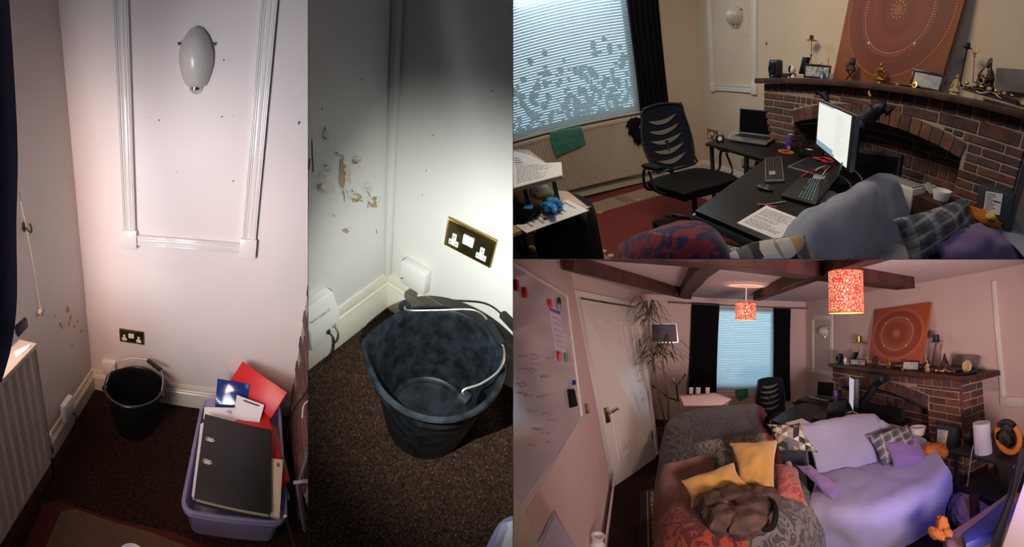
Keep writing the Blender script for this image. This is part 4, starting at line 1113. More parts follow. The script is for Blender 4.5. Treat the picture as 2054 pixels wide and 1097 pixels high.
def office_chair(p, yaw, label, s=(1, 1, 1), seat_z=.47, back_h=.62, back_w=.52, back_lean=.12):
    """mesh backed office chair, faces local -y turned by yaw"""
    p = Vector(p); t = thing('office_chair', label, 'office chair', p); R_ = Matrix.Rotation(yaw, 3, 'Z')
    def P(x, y, z): return p + R_ @ Vector((x * s[0], y * s[1], z * s[2]))
    for k in range(5):
        a = 2 * PI * k / 5 + .3; e = (math.cos(a) * .30, math.sin(a) * .30)
        bm = B(); tube(bm, [P(0, 0, .10), P(e[0], e[1], .065)], [.022, .014], seg=8); l = part('base_leg', bm, m_black_pl, t)
        bm = B(); c = P(e[0], e[1], .03)
        for q in (-.014, .014): lathe(bm, [(0, -.009), (.028, -.009), (.03, 0), (.028, .009), (0, .009)], c=c + R_ @ V(0, q, 0), rot=Matrix.Rotation(PI / 2, 3, 'X') , seg=14)
        part('caster', bm, m_black_pl, l)
    bm = B(); tube(bm, [P(0, 0, .07), P(0, 0, seat_z - .06)], .026, seg=14); part('gas_column', bm, m_black_pl, t)
    bm = B(); box(bm, P(0, 0, seat_z - .05), (.24, .2, .04), rot=R_, bev=.008); tube(bm, [P(0, 0, seat_z - .06), P(.16, .0, seat_z - .07), P(.26, .02, seat_z - .08)], .006); part('mechanism', bm, m_black_pl, t)
    bm = B(); n = 12; rows = []
    for i in range(n + 1):
        v = -1 + 2 * i / n; row = []
        for j in range(n + 1):
            u = -1 + 2 * j / n; k = (1 - .10 * v * v, 1 - .08 * u * u)
            row.append(P(u * .26 * k[0], v * .25 * k[1], seat_z + .03 - .022 * u * u * u * u + .012 * u * u - (.04 * max(0, -v - .6))))
        rows.append(row)
    grid(bm, rows, th=.075, nu=1, nv=1); part('seat', bm, m_fab_k, t)
    # back: frame, mesh and crescent slots
    def Bk(x, z):                                    # x -1..1, z 0..1
        ww = back_w / 2 * (.80 + .20 * math.sin(PI * min(1, z * 1.05 + .1)) - .10 * (1 - z) ** 2)
        return P(x * ww, .235 + .03 * (1 - x * x) + back_lean * z + .03 * math.sin(PI * z) - .04, seat_z + .09 + back_h * z)
    bm = B(); pts = []
    for i in range(8): pts.append(Bk(-1, .0 + .92 * i / 8))
    for i in range(9): a = PI * i / 8; pts.append(Bk(-math.cos(a) * (1 if i not in (0, 8) else 1), .92 + .08 * math.sin(a)))
    for i in range(8): pts.append(Bk(1, .92 - .92 * (i + 1) / 8))
    tube(bm, catmull(pts, 3, closed=True), .013, closed=True, seg=10); part('back_frame', bm, m_black_pl, t)
    bm = B(); rows = [[Bk(-1 + 2 * j / 8, .0 + i / 8 * .985) for j in range(9)] for i in range(9)]
    grid(bm, rows, th=.006, nu=2, nv=2); bk = part('mesh_back', bm, m_mesh_k, t)
    for k in range(5):
        zc_ = .18 + .155 * k
        bm = B(); up = []; lo = []
        for i in range(13):
            x = -.66 + 1.32 * i / 12; q = 1 - (x / .66) ** 2
            zb_ = zc_ - .075 * q + .035 * (x); th_ = .036 * q ** .8
            for side, arr in ((1, up), (-1, lo)): arr.append(Bk(x, zb_ + side * th_))
        nrm = R_ @ V(0, 1, 0)
        for sgn in (1, -1):
            off = nrm * (.009 * sgn) 
            va = [bm.verts.new(q_ + off) for q_ in up]; vb = [bm.verts.new(q_ + off) for q_ in lo]
            for i in range(12): bm.faces.new((va[i], va[i + 1], vb[i + 1], vb[i]) if sgn > 0 else (va[i], vb[i], vb[i + 1], va[i + 1]))
        bmesh.ops.remove_doubles(bm, verts=bm.verts, dist=1e-5)
        part('mesh_slot', bm, m_slot, t)
    bm = B(); tube(bm, catmull([P(0, .06, seat_z - .04), P(0, .25, seat_z - .02), P(0, .27, seat_z + .12), P(0, .26 + back_lean * .35, seat_z + .35)], 5), [.022] * 16, seg=8); part('back_bracket', bm, m_black_pl, t)
    for q in (-1, 1):
        bm = B(); tube(bm, catmull([P(q * .24, .10, seat_z - .03), P(q * .32, .10, seat_z + .02), P(q * .325, .08, seat_z + .19), P(q * .315, -.03, seat_z + .215)], 5), .014, seg=8)
        tube(bm, catmull([P(q * .24, -.06, seat_z - .03), P(q * .32, -.05, seat_z + .02), P(q * .325, .02, seat_z + .19)], 5), .012, seg=8); part('arm_bracket', bm, m_black_pl, t)
        bm = B(); box(bm, P(q * .315, -.02, seat_z + .232), (.085, .27, .032), rot=R_, bev=.014, seg=3); part('armrest', bm, m_fab_k, t)
    return t
def blind(y0, y1, z0, z1, n, label, x=.06, ang=.55, sw=.026, mat=None, cords=4):
    t = thing('venetian_blind', label, 'blind', (x, (y0 + y1) / 2, z0))
    bm = B(); dz = (z1 - z0) / n
    for i in range(n):
        z = z0 + dz * (i + .5)
        box(bm, (x, (y0 + y1) / 2, z), (sw, y1 - y0, .0012), rot=Matrix.Rotation(ang, 3, 'Y'))
    part('slats', bm, mat or m_slat, t, smooth=False)
    bm = B(); box2(bm, (x - .02, y0, z0 - .016), (x + .016, y1, z0 - .002), bev=.003); part('bottom_rail', bm, mat or m_slat, t)
    bm = B(); box2(bm, (x - .025, y0, z1), (x + .025, y1, z1 + .035), bev=.003); part('head_rail', bm, mat or m_slat, t)
    for i in range(cords):
        yy = y0 + (y1 - y0) * (i + .5) / cords
        bm = B(); tube(bm, [(x + .016, yy, z0 - .01), (x + .016, yy, z1)], .0014, seg=5); part('ladder_cord', bm, m_white, t)
    return t
def window_unit(y0, y1, z0, z1, name='window_1', mull=()):
    bm = B(); f = .05
    for a, b in (((-.07, y0, z0), (-.03, y1, z0 + f)), ((-.07, y0, z1 - f), (-.03, y1, z1)), ((-.07, y0, z0), (-.03, y0 + f, z1)), ((-.07, y1 - f, z0), (-.03, y1, z1))): box2(bm, a, b, bev=.004)
    for m_ in mull: box2(bm, (-.07, m_ - .03, z0), (-.03, m_ + .03, z1), bev=.004)
    w_ = struct(name, bm, m_upvc)
    bm = B(); box2(bm, (-.052, y0 + f, z0 + f), (-.048, y1 - f, z1 - f)); part('pane', bm, m_glass, w_)
    return w_
def outside(y0, y1, z0, z1, seed=1, n=1000, x=-3.2, hz=.55, k=.20):
    bm = B(); box2(bm, (x - 1.6, y0 - 4, z0 - 3), (x - 1.5, y1 + 4, z1 + 4)); o = struct('sky', bm, m_sky, smooth=False)
    rnd = random.Random(seed); bm = B()
    for i in range(n):
        yy = rnd.uniform(y0 - 2.4, y1 + 2.4); zz_ = z0 - .6 + (z1 - z0) * rnd.betavariate(1.3, 2.4) * hz * 2
        r = rnd.uniform(.10, .34) * k
        ball(bm, (x + rnd.uniform(-.7, .7), yy, zz_), r, (1, 1, rnd.uniform(.7, 1.5)), u=10, v=7, bump=.5, bs=2.5)
    solo('hedge', bm, m_leafy, 'green garden hedge seen through the blind slats', 'hedge', kind='stuff')
def curtain_sheet(ya, yb, z0, z1, label, x=.12, folds=9, amp=.03, mat=None, seed=0, topcut=None):
    t = thing('curtain', label, 'curtain', (x, (ya + yb) / 2, z0)); bm = B(); rnd = random.Random(seed)
    n = folds * 4; rows = []
    for zf in (0, .3, .65, 1):
        row = []
        for i in range(n + 1):
            s = i / n; yy = ya + (yb - ya) * s; ph = s * folds * 2 * PI
            row.append(V(x + amp * math.sin(ph) * (1 - .25 * zf) + .01 * math.sin(3 * s + zf * 3), yy + .008 * math.sin(zf * 4 + s * 9), z0 + (z1 - z0) * zf))
        rows.append(row)
    grid(bm, rows, th=.003, nu=1, nv=3); part('drape', bm, mat or m_curt, t, angle=70)
    return t
def radiator(y0, y1, z0, z1, label, n=None, x0=.045, x1=.12):
    t = thing('radiator', label, 'radiator', (.08, (y0 + y1) / 2, z0)); n = n or int((y1 - y0) / .036)
    bm = B(); lo = []; hi = []
    for i in range(n * 4 + 1):
        yy = y0 + (y1 - y0) * i / (n * 4); k = (0, 0, 1, 1)[i % 4]
        lo.append(bm.verts.new((x1 - .012 * k, yy, z0))); hi.append(bm.verts.new((x1 - .012 * k, yy, z1 - .05)))
    for i in range(n * 4): bm.faces.new((lo[i], lo[i + 1], hi[i + 1], hi[i]))
    add(bm, (lambda q: (box2(q, (x0, y0, z0), (x1 - .016, y1, z1 - .03)), q)[1])(B()))
    part('panel', bm, m_rad1, t, angle=25)
    bm = B(); box2(bm, (x0 - .005, y0 - .004, z1 - .055), (x1 + .003, y1 + .004, z1), bev=.006); g = part('top_grille', bm, m_rad1, t)
    bm = B(); k = int((y1 - y0) / .03)
    for i in range(k): box2(bm, (x0 + .01, y0 + .012 + i * .03, z1 - .0005), (x1 - .012, y0 + .026 + i * .03, z1 + .0006))
    part('grille_slots', bm, m_hole, g)
    for yy in (y0 + .02, y1 - .02):
        bm = B(); tube(bm, [(x0 + .03, yy, z0 + .02), (x0 + .03, yy, 0)], .008); part('pipe', bm, m_rad1, t)
    return t
def plate_on(bm, pts, z, th=.002): slab(bm, [at(u, v, z=z) for u, v in pts], th)
def paper_on(pts, z, label, lines=12, seed=0, th=.002, cat='paper', name='printed_sheet', group=None, mat=None, fill=.8):
    P = [at(u, v, z=z) for u, v in pts]
    t = thing(name, label, cat, sum(P, Vector()) / 4, group=group)
    bm = B(); slab(bm, P, th); part('sheet', bm, mat or m_paper, t)
    if lines:
        bm = B(); print_lines(bm, P, lines, seed=seed, fill=fill); part('printed_text', bm, m_print, t)
    return t
def cable(pts, r, mat, label, name='cable', n=6):
    bm = B(); tube(bm, catmull(pts, n), r, seg=7); return solo(name, bm, mat, label, 'cable')

def mantel_set(k, d, view):
    """ornaments along the mantel; d holds their pixels in this view"""
    if 'speaker' in d: table_speaker(On(*d['speaker']), 'black tabletop speaker at the left end of the mantel ' + view)
    if 'cambox' in d:
        o = On(*d['cambox']); bm = B(); box(bm, o.p + V(0, 0, o.h / 2), (o.w, .08, o.h), bev=.003); solo('small_box', bm, m_key, 'flat dark box under the white camera ' + view, 'box')
    if 'camera' in d: round_camera(On(*d['camera']), 'white round security camera beside the black speaker ' + view)
    if 'book' in d:
        q = d['book']; P = [at(u, v, y=-.20) for u, v in q]; bm = B(); slab(bm, P, .03, away=(0, 1, 0), bev=.002); solo('book', bm, m_screen_off, 'dark book leaning upright behind the small framed photo ' + view, 'book')
    if 'calendar' in d:
        o = On(*d['calendar']); t = thing('block_calendar', 'small cream block calendar in front of the dark book ' + view, 'calendar', o.p)
        n = 4
        for i in range(n):
            bm = B(); box(bm, o.p + V(-o.w / 2 + o.w * (i + .5) / n, 0, o.h / 2), (o.w / n * .94, .03, o.h), bev=.002); c = part('block', bm, m_creamp, t)
            bm = B()
            for j in range(3): box(bm, o.p + V(-o.w / 2 + o.w * (i + .25 + .25 * j) / n, -.0155, o.h * .5), (o.w / n * .08, .001, o.h * (.6 if (i + j) % 2 else .4)))
            part('markings', bm, m_print, c)
    if 'frame1' in d: pic_frame(On(*d['frame1']), 'black frame with a grey photo near the left end of the mantel ' + view, tilt=.12, yaw=.25, photo=m_dial)
    if 'candle' in d:
        b, tt = d['candle']; candle_stand(at(*b, y=-.1), at(*tt, y=-.1), 'tall thin brass candle holder behind the framed grey photo ' + view, m_brass, dish=mppx(*tt, -.1) * 8, cup=mppx(*tt, -.1) * 3.2, ball_at=.6)
    for i_, q in enumerate(d.get('reeds', [])):
        bm = B(); a, b = q; tube(bm, [at(*a, y=-.12), at(*b, y=-.12)], .0035, seg=6); solo('incense_stick', bm, m_wood_p, ['thin pale incense stick upright at the left edge of the orange canvas ', 'short slanted wooden stick behind the grey framed photo '][i_] + view, 'incense stick')
    if 'tin' in d:
        o = On(*d['tin']); bm = B(); box(bm, o.p + V(0, 0, o.h / 2), (o.w, .03, o.h), bev=.002); t = solo('small_tin', bm, M('blue_tin', (.05, .25, .55), .3), 'tiny blue and white box in front of the grey framed photo ' + view, 'box')
        bm = B(); box(bm, o.p + V(o.w * .2, -.016, o.h * .4), (o.w * .4, .002, o.h * .5)); part('white_panel', bm, m_white, t)
    if 'glass' in d:
        o = On(*d['glass']); bm = B(); lathe(bm, [(0, 0), (o.w * .4, 0), (o.w * .5, o.h), (o.w * .44, o.h), (o.w * .36, o.h * .12), (0, o.h * .12)], c=o.p, seg=20); solo('tealight_glass', bm, M('clear_glass', (.75, .7, .68), .05, trans=.8, ior=1.3), 'little glass tealight cup left of the orange canvas ' + view, 'glass')
    if 'bust' in d:
        o = On(*d['bust']); t = thing('bust_on_stand', 'dark head figure on a crossed wooden stand before the orange canvas ' + view, 'figurine', o.p); w_, h_ = o.w, o.h
        bm = B(); r_ = h_ * .035
        for s in (-1, 1):
            tube(bm, [o.p + V(-s * w_ * .5, s * .01, 0), o.p + V(s * w_ * .42, -s * .01, h_ * .45)], r_, seg=8)
        tube(bm, [o.p + V(-w_ * .45, 0, h_ * .45), o.p + V(w_ * .45, 0, h_ * .45)], r_, seg=8); part('stand', bm, M('reddish_stand', (.10, .03, .02), .5), t)
        bm = B(); lathe(bm, [(0, h_ * .46), (w_ * .48, h_ * .47), (w_ * .46, h_ * .60), (w_ * .30, h_ * .70), (w_ * .22, h_ * .74)], c=o.p, sy=.6, seg=20, fn=lambda p, a, r, h: p * (1 + .12 * noise.noise(p * 30)) if False else p); ball(bm, o.p + V(w_ * .12, 0, h_ * .84), w_ * .27, (1, .9, 1.15), bump=.25, bs=3); ball(bm, o.p + V(-w_ * .18, -.01, h_ * .70), w_ * .20, bump=.3); part('bust', bm, m_stone, t)
    if 'buddha' in d:
        o = On(*d['buddha']); seated_figure(o, 'gilded seated figure in the middle of the mantel ' + view, m_gold)
        if 'ribbon' in d:
            a, b, c_ = d['ribbon']; bm = B(); tube(bm, catmull([at(*a, y=-.30), at(*b, y=-.37), at(*c_, y=-.40)], 6), .008, seg=6, sq=.3); solo('ribbon', bm, M('old_gold_ribbon', (.40, .22, .05), .6), 'gold ribbon trailing over the mantel edge below the gilded figure ' + view, 'ribbon')
    if 'crystal' in d:
        o = On(*d['crystal']); bm = B(); lathe(bm, [(0, 0), (o.w * .55, 0), (o.w * .3, o.h * .6), (0, o.h)], c=o.p, seg=5); solo('crystal', bm, M('clear_crystal', (.6, .5, .48), .1, trans=.5), 'small clear crystal on the mantel right of the gilded figure ' + view, 'crystal')
    if 'frame2' in d: pic_frame(On(*d['frame2']), 'black frame with a colour photo right of the gilded figure ' + view, tilt=.22, yaw=.30)
    if 'coin' in d:
        o = On(*d['coin'], y=-.32); bm = B(); lathe(bm, [(0, 0), (o.w * .5, 0), (o.w * .45, .006), (0, .008)], c=o.p + V(0, 0, o.h * .5), rot=Matrix.Rotation(PI / 2 - .3, 3, 'X'), seg=20); ball(bm, o.p + V(0, -.01, o.h * .55), o.w * .22, (1, .5, 1)); tube(bm, [o.p + V(-o.w * .4, 0, .004), o.p + V(o.w * .4, 0, .004)], .005); solo('gold_charm', bm, m_gold, 'shiny gold charm lying against the colour photo frame ' + view, 'ornament')
    if 'cross' in d:
        b, tt, hw = d['cross']; p, q = at(*b, y=-.10), at(*tt, y=-.10); bm = B(); dr = (q - p).normalized(); rt = Matrix.Rotation(math.atan2(dr.x, dr.z), 3, 'Y'); L_ = (q - p).length
        box(bm, (p + q) / 2, (L_ * .10, .02, L_), rot=rt, bev=.003); box(bm, p.lerp(q, .66), (L_ * .5, .018, L_ * .09), rot=rt, bev=.003); solo('wooden_cross', bm, m_wood_p, 'pale wooden cross leaning on the wall right of the orange canvas ' + view, 'cross')
    if 'carving' in d: seated_figure(On(*d['carving']), 'pale carved seated figure beside the wooden cross ' + view, m_wood_p)
    if 'iron' in d:
        b, tt = d['iron']; candle_stand(at(*b, y=-.15), at(*tt, y=-.15), 'tall black iron candle holder leaning behind the carved figure ' + view, m_iron, dish=mppx(*tt, -.15) * 9, cup=mppx(*tt, -.15) * 4.5, r=.006)
    if 'trident' in d:
        b, tt, w_ = d['trident']; trident(at(*b, y=-.15), at(*tt, y=-.15), 'gold trident on a thin shaft beside the black candle holder ' + view, w_ * mppx(*tt, -.15))
    if 'robed' in d: cone_figure(On(*d['robed']), 'large dark robed statue near the right end of the mantel ' + view, m_bronze)
    if 'woodbox' in d:
        (u0, v0), (u1, v1) = d['woodbox']; a, b = at(u0, v0, y=-.30), at(u1, v1, y=-.30)
        t = thing('wooden_box', 'long low wooden box under the dark robed statue ' + view, 'box', V((a.x + b.x) / 2, -.22, b.z)); bm = B(); box2(bm, (a.x, -.30, b.z), (b.x, -.06, a.z), bev=.004); part('body', bm, m_wood_d, t)
        bm = B(); box2(bm, (a.x - .006, -.306, a.z - .012), (b.x + .006, -.055, a.z), bev=.003); part('lid', bm, m_wood_d, t)
        rnd = random.Random(3)
        for i in range(7):
            x = a.x + (b.x - a.x) * (.08 + .84 * i / 6); bm = B(); ball(bm, (x, -.325, b.z + .016), .011 + rnd.random() * .006, (1.3, .7, .9), bump=.3, u=10, v=7)
            solo('shell', bm, [m_gold, m_wood_p][i % 2], ['brass coloured shell on the mantel in front of the low wooden box ', 'pale shell on the mantel in front of the low wooden box '][i % 2] + view, 'shell', 'shells before the box ' + view)
        bm = B(); tube(bm, catmull([(a.x + (b.x - a.x) * s, -.315 - .01 * math.sin(s * 20), a.z * .55 + b.z * .45 + .012 * math.sin(s * 14)) for s in [i / 14 * .5 + .25 for i in range(15)]], 3), .005, seg=6); solo('string_garland', bm, m_creamp, 'pale string garland hanging on the low wooden box ' + view, 'garland')
    if 'canvas' in d:
        P = [at(u, v, y=-.06) for u, v in d['canvas']]; t = thing('canvas_print', 'grey cloudy canvas print standing at the right end of the mantel ' + view, 'canvas print', (P[2] + P[3]) / 2)
        bm = B(); slab(bm, P, .02, away=(0, 1, 0)); part('canvas', bm, M('grey_print', (.10, .09, .10), .7, color2=(.26, .23, .23), vscale=3.5), t)
    if 'disc' in d:
        o = On(*d['disc']); bm = B(); lathe(bm, [(0, 0), (o.w * .5, .0), (o.w * .5, .012), (o.w * .4, .02), (o.w * .3, .012), (0, .012)], c=o.p + V(0, 0, o.h * .5), rot=Matrix.Rotation(PI / 2 - .2, 3, 'X'), seg=28); ball(bm, o.p + V(0, 0, .012), o.w * .2, (1.4, .8, .5)); solo('carved_disc', bm, m_wood_p, 'round pale carving in front of the grey canvas print ' + view, 'ornament')
def laptop_quad(hl, hr, fr, fl, tl, tr, label, base_mat, lid_mat, led=False, cols=13, rows=5, thick=.016):
    """open laptop from its hinge, front and lid corners"""
    hl, hr, fr, fl, tl, tr = [Vector(p) for p in (hl, hr, fr, fl, tl, tr)]
    t = thing('laptop', label, 'laptop', (hl + hr + fl + fr) / 4 - V(0, 0, thick))
    bm = B(); slab(bm, [hl, hr, fr, fl], thick, away=(0, 0, -1), bev=.003); b = part('base', bm, base_mat, t)
    def S(s, q): return (hl * (1 - s) + hr * s) * (1 - q) + (fl * (1 - s) + fr * s) * q
    bm = B(); lg = B(); Z = V(0, 0, .0015)
    for r in range(rows):
        for c in range(cols):
            if r == rows - 1 and 4 < c < 9: continue
            s0 = .06 + .88 * c / cols; s1 = s0 + .88 / cols * (.86 if not (r == rows - 1 and c == 4) else 4.8); q0 = .10 + .46 * r / rows; q1 = q0 + .46 / rows * .82
            slab(bm, [S(s0, q0) + Z, S(s1, q0) + Z, S(s1, q1) + Z, S(s0, q1) + Z], .0015)
            if led:
                sm, qm = (s0 + s1) / 2, (q0 + q1) / 2; ds, dq = .010, .014
                slab(lg, [S(sm - ds, qm - dq) + Z * 1.5, S(sm + ds, qm - dq) + Z * 1.5, S(sm + ds, qm + dq) + Z * 1.5, S(sm - ds, qm + dq) + Z * 1.5], .0006)
    part('keyboard', bm, m_key, b)
    if led: part('key_legends', lg, m_led, b)
    bm = B(); slab(bm, [S(.34, .64) + Z * .4, S(.66, .64) + Z * .4, S(.66, .95) + Z * .4, S(.34, .95) + Z * .4], .001); part('trackpad', bm, base_mat, b)
    n = (hr - hl).cross(tl - hl).normalized(); c = (fl + fr) / 2 - (hl + hr) / 2
    if n.dot(c) < 0: n = -n
    bm = B(); slab(bm, [tl, tr, hr, hl], .008, away=-n, bev=.002); l = part('lid', bm, lid_mat, t)
    m_ = lambda s, q: (tl * (1 - s) + tr * s) * (1 - q) + (hl * (1 - s) + hr * s) * q + n * .0012
    bm = B(); slab(bm, [m_(.03, .04), m_(.97, .04), m_(.97, .95), m_(.03, .95)], .002, away=-n); part('screen', bm, m_screen_off, l)
    return t
def open_desk(top, z, th, label, legs, rail=None, mat=None, legmat=None, lr=.018):
    P = [Vector(p) for p in top]; t = thing('desk', label, 'desk', V(sum(p.x for p in P) / len(P), sum(p.y for p in P) / len(P), 0))
    bm = B(); slab(bm, P, th, bev=.003, away=(0, 0, -1)); part('desk_top', bm, mat or m_deskb, t)
    for (x, y) in legs:
        bm = B(); box2(bm, (x - lr, y - lr, 0), (x + lr, y + lr, z - th), bev=.003); part('leg', bm, legmat or m_key, t)
    if rail:
        for a, b in rail:
            a, b = Vector(a), Vector(b); bm = B(); slab(bm, [a, b, b - V(0, 0, .05), a - V(0, 0, .05)], .022, away=(-1, .5, 0), bev=.002); part('rail', bm, legmat or m_greym, t)
    return t
def bezier_monitor(tl, tr, br, bl_, label, depth=.03):
    P = [Vector(p) for p in (tl, tr, br, bl_)]; n = (P[1] - P[0]).cross(P[3] - P[0]).normalized()
    cdir = Vector(ROOMS[ROOM][1]) - P[0]
    return P, n
# ================================================================== ROOM 3 : desk under the window
room(3)
W0 = .0
zs, zt = 1.02, 2.75; yb0 = at(1284, 224, x=.03).y; yl = -3.6
bm = B()
box2(bm, (-.12, yb0, -.02), (0, .0, 3.0)); box2(bm, (-.12, yl - 1, -.02), (0, yb0, zs)); box2(bm, (-.12, yl - 1, zt), (0, yb0, 3.0)); struct('wall_window', bm, m_wall3)
bm = B(); box2(bm, (-.14, 0, -.02), (6.2, .12, 3.0)); struct('wall_far', bm, m_wall3)
bm = B(); box2(bm, (-.2, -6, -.08), (6.4, .12, 0)); struct('floor', bm, m_carpet1)
bm = B(); box2(bm, (-.2, -6, 3.0), (6.4, .12, 3.05)); struct('ceiling', bm, m_wall3)
skirting('baseboard_window', 'y', -4.2, 0, .15, .022, m_cream); skirting('baseboard_far', 'x', 0, 1.95, .15, .022, m_cream)
window_unit(yl, yb0, zs, zt); outside(yl, yb0, zs, zt, seed=3)
bm = B(); box2(bm, (-.03, -4.2, zs - .03), (.06, yb0 + .03, zs), bev=.004); struct('trim_2', bm, m_trim)
mt = M('blind_slat_glow', (.66, .74, .78), .5); nt, b_ = nodes(mt)
tr_ = nt.nodes.new('ShaderNodeBsdfTranslucent'); tr_.inputs[0].default_value = (.80, .92, .96, 1); mx_ = nt.nodes.new('ShaderNodeMixShader'); mx_.inputs[0].default_value = .5
nt.links.new(b_.outputs[0], mx_.inputs[1]); nt.links.new(tr_.outputs[0], mx_.inputs[2]); nt.links.new(mx_.outputs[0], nt.nodes['Material Output'].inputs[0])
blind(-3.5, yb0 - .0, zs + .02, 2.72, 52, 'wide pale venetian blind half open at the window behind the office chair', x=.045, ang=.98, sw=.033, mat=mt, cords=5)
ca, cb_ = at(1284, 224, x=.12).y, at(1343, 224, x=.12).y
curtain_sheet(ca, cb_, .93, 2.9, 'black curtain right of the big blind behind the office chair', x=.11, folds=6, amp=.030)
radiator(-3.6, at(1330, 300, x=.12).y, .16, .965, 'long cream radiator below the wide blind with a green towel on it')
# towel
t = thing('towel', 'green ribbed towel hanging over the long radiator', 'towel', at(1140, 285, x=.13))
q = [at(1103, 267, x=.135), at(1125, 263, x=.135), at(1148, 260, x=.135), at(1167, 257, x=.135)]
r2 = [at(1107, 292, x=.14), at(1128, 288, x=.14), at(1150, 284, x=.14), at(1172, 275, x=.14)]; r3 = [at(1117, 316, x=.145), at(1130, 308, x=.142), at(1152, 300, x=.142), at(1175, 288, x=.142)]
r0 = [V(.06, p.y, .968) for p in q]; bm = B(); grid(bm, [r0, [V(.10, p.y, .975) for p in q], q, r2, r3], th=.006, wr=.006, ws=14); part('cloth', bm, m_tower, t, angle=60)
# dark things hanging by the curtain
t = thing('hanging_straps', 'black cloth bundle hanging between the curtain and the chair back', 'cloth', at(1275, 260, x=.14)); p = at(1275, 262, x=.16)
bm = B(); ball(bm, at(1272, 246, x=.15), .10, (.5, 1.1, .6), bump=.5); ball(bm, at(1270, 258, x=.16), .085, (.5, .8, 1.2), bump=.5); ball(bm, at(1279, 272, x=.17), .09, (.5, .7, 1.3), bump=.5); part('cloth', bm, m_curt, t)
# wall panel, lamp, socket
panel_frame(.315, 1.42, 1.17, 3.0, .095, 0, m_trim)
a_, b_2 = at(1469, 8, y=-.06), at(1469, 55, y=-.06)
wall_lamp(at(1468.5, 30, y=-.06).x, -.004, b_2.z, a_.z, .262, 'pale glass wall light in the panel beyond the office chair', depth=.13)
s0 = at(1420, 277, y=0); s1 = at(1440, 262, y=0)
double_socket((s0.x, s0.z), s1.x - s0.x, s1.z - s0.z + .0, 'brass wall socket left of the silver laptop', m_brass, fancy=False)
for u, v, lab in ((1537, 87, 'small grey hook on the wall above the black speaker'),):
    p = at(u, v, y=-.004); bm = B(); ball(bm, p, .010, (1, .5, 1.6), bump=.4); solo('wall_hook', bm, m_crack, lab, 'hook')
for u, v in ((1452, 75), (1496, 72)):
    p = at(u, v, y=-.002); bm = B(); ball(bm, p, .006, (1, .5, 1)); solo('wall_plug', bm, m_crack, 'tiny plug hole in the panel under the wall light beyond the chair', 'wall plug', 'plug holes under the wall light beyond the chair')
# chimney
brick_front(1.95, 4.765, -.29, 1.312, 1.422, .335, .0665, .013, (3.5, 1.13 - 3.6, 3.6, 2.45, 4.31, .115), depth=.235, seed=5, hdr=.125)
brick_patch(2.40, 4.36, -.06, 0, 1.16, .335, .0665, .013, soldier=4)
bm = B(); box2(bm, (4.66, -.285, 0), (4.76, 0, 1.42)); rnd = random.Random(4); z = 0; r_ = 0
while z < .96:
    for a, b in (((-.285, -.20), (-.187, -.07)) if r_ % 2 else ((-.285, -.13), (-.117, -.07))): box2(bm, (2.44, a, z), (2.463, b, z + .053), mi=1 + rnd.randrange(4), bev=.004, seg=1)
    z += .0665; r_ += 1
struct('wall_chimney', bm, [m_mortar] + BR, smooth=False)
bm = B(); slab(bm, [(1.895, -.375, 1.362), (5.2, -.375, 1.492), (5.2, 0, 1.492), (1.895, 0, 1.362)], .05, away=(0, 0, -1), bev=.005); solo('mantel_shelf', bm, m_wood_d, 'long dark wooden mantel shelf over the brick arch behind the monitor', 'mantel shelf')
bm = B(); tube(bm, catmull([at(1592, 251, y=-.26), at(1650, 247, y=-.25), at(1767, 249, y=-.25), at(1806, 259, y=-.25), at(1866, 282, y=-.26), at(1927, 312, y=-.27)], 6), .012, seg=6); solo('arch_bar', bm, m_iron, 'black iron bar following the underside of the brick arch by the monitor', 'iron bar')
# painting
mm = mandala_mat('mandala_paint', (0, 0, 0), (1, 1), [(.3, .07, .02), [(0, (.36, .13, .05)), (.08, (.20, .045, .022)), (.28, (.15, .032, .018)), (.40, (.21, .05, .022)), (.60, (.18, .034, .02)), (.72, (.15, .04, .026)), (.86, (.19, .043, .02)), (1.0, (.24, .07, .022))]])
pm = [mm, M('dark_paint_dots', (.12, .035, .02), .5), M('white_paint_dots', (.62, .50, .40), .5), M('brown_paint_dots', (.17, .06, .035), .5), M('orange_paint_dots', (.60, .20, .07), .5)]
pl_ = at(1669, 162, y=-.20); pr_ = at(1883, 179, y=-.20)
ztop_ = 2.46
Pq = [V(pl_.x + .05, -.04, ztop_ + .02), V(pr_.x + .03, -.04, ztop_ + .04), pr_, pl_]
t = painting(*Pq, 'large orange canvas with a dotted mandala leaning on the wall above the arch', pm)
cc = sum(Pq, Vector()) / 4 - (Pq[2] + Pq[3]) / 2
for n_ in mm.node_tree.nodes:
    if n_.type == 'MAPPING' and abs(n_.inputs['Scale'].default_value[0] - 1) < 1e-6: n_.inputs['Location'].default_value = (-cc.x, -cc.y, -cc.z)
    elif n_.type == 'MAPPING': n_.inputs['Scale'].default_value = (2 / (Pq[1] - Pq[0]).length, 0, 2 / (Pq[0].z - Pq[3].z))
view = 'in desk view'
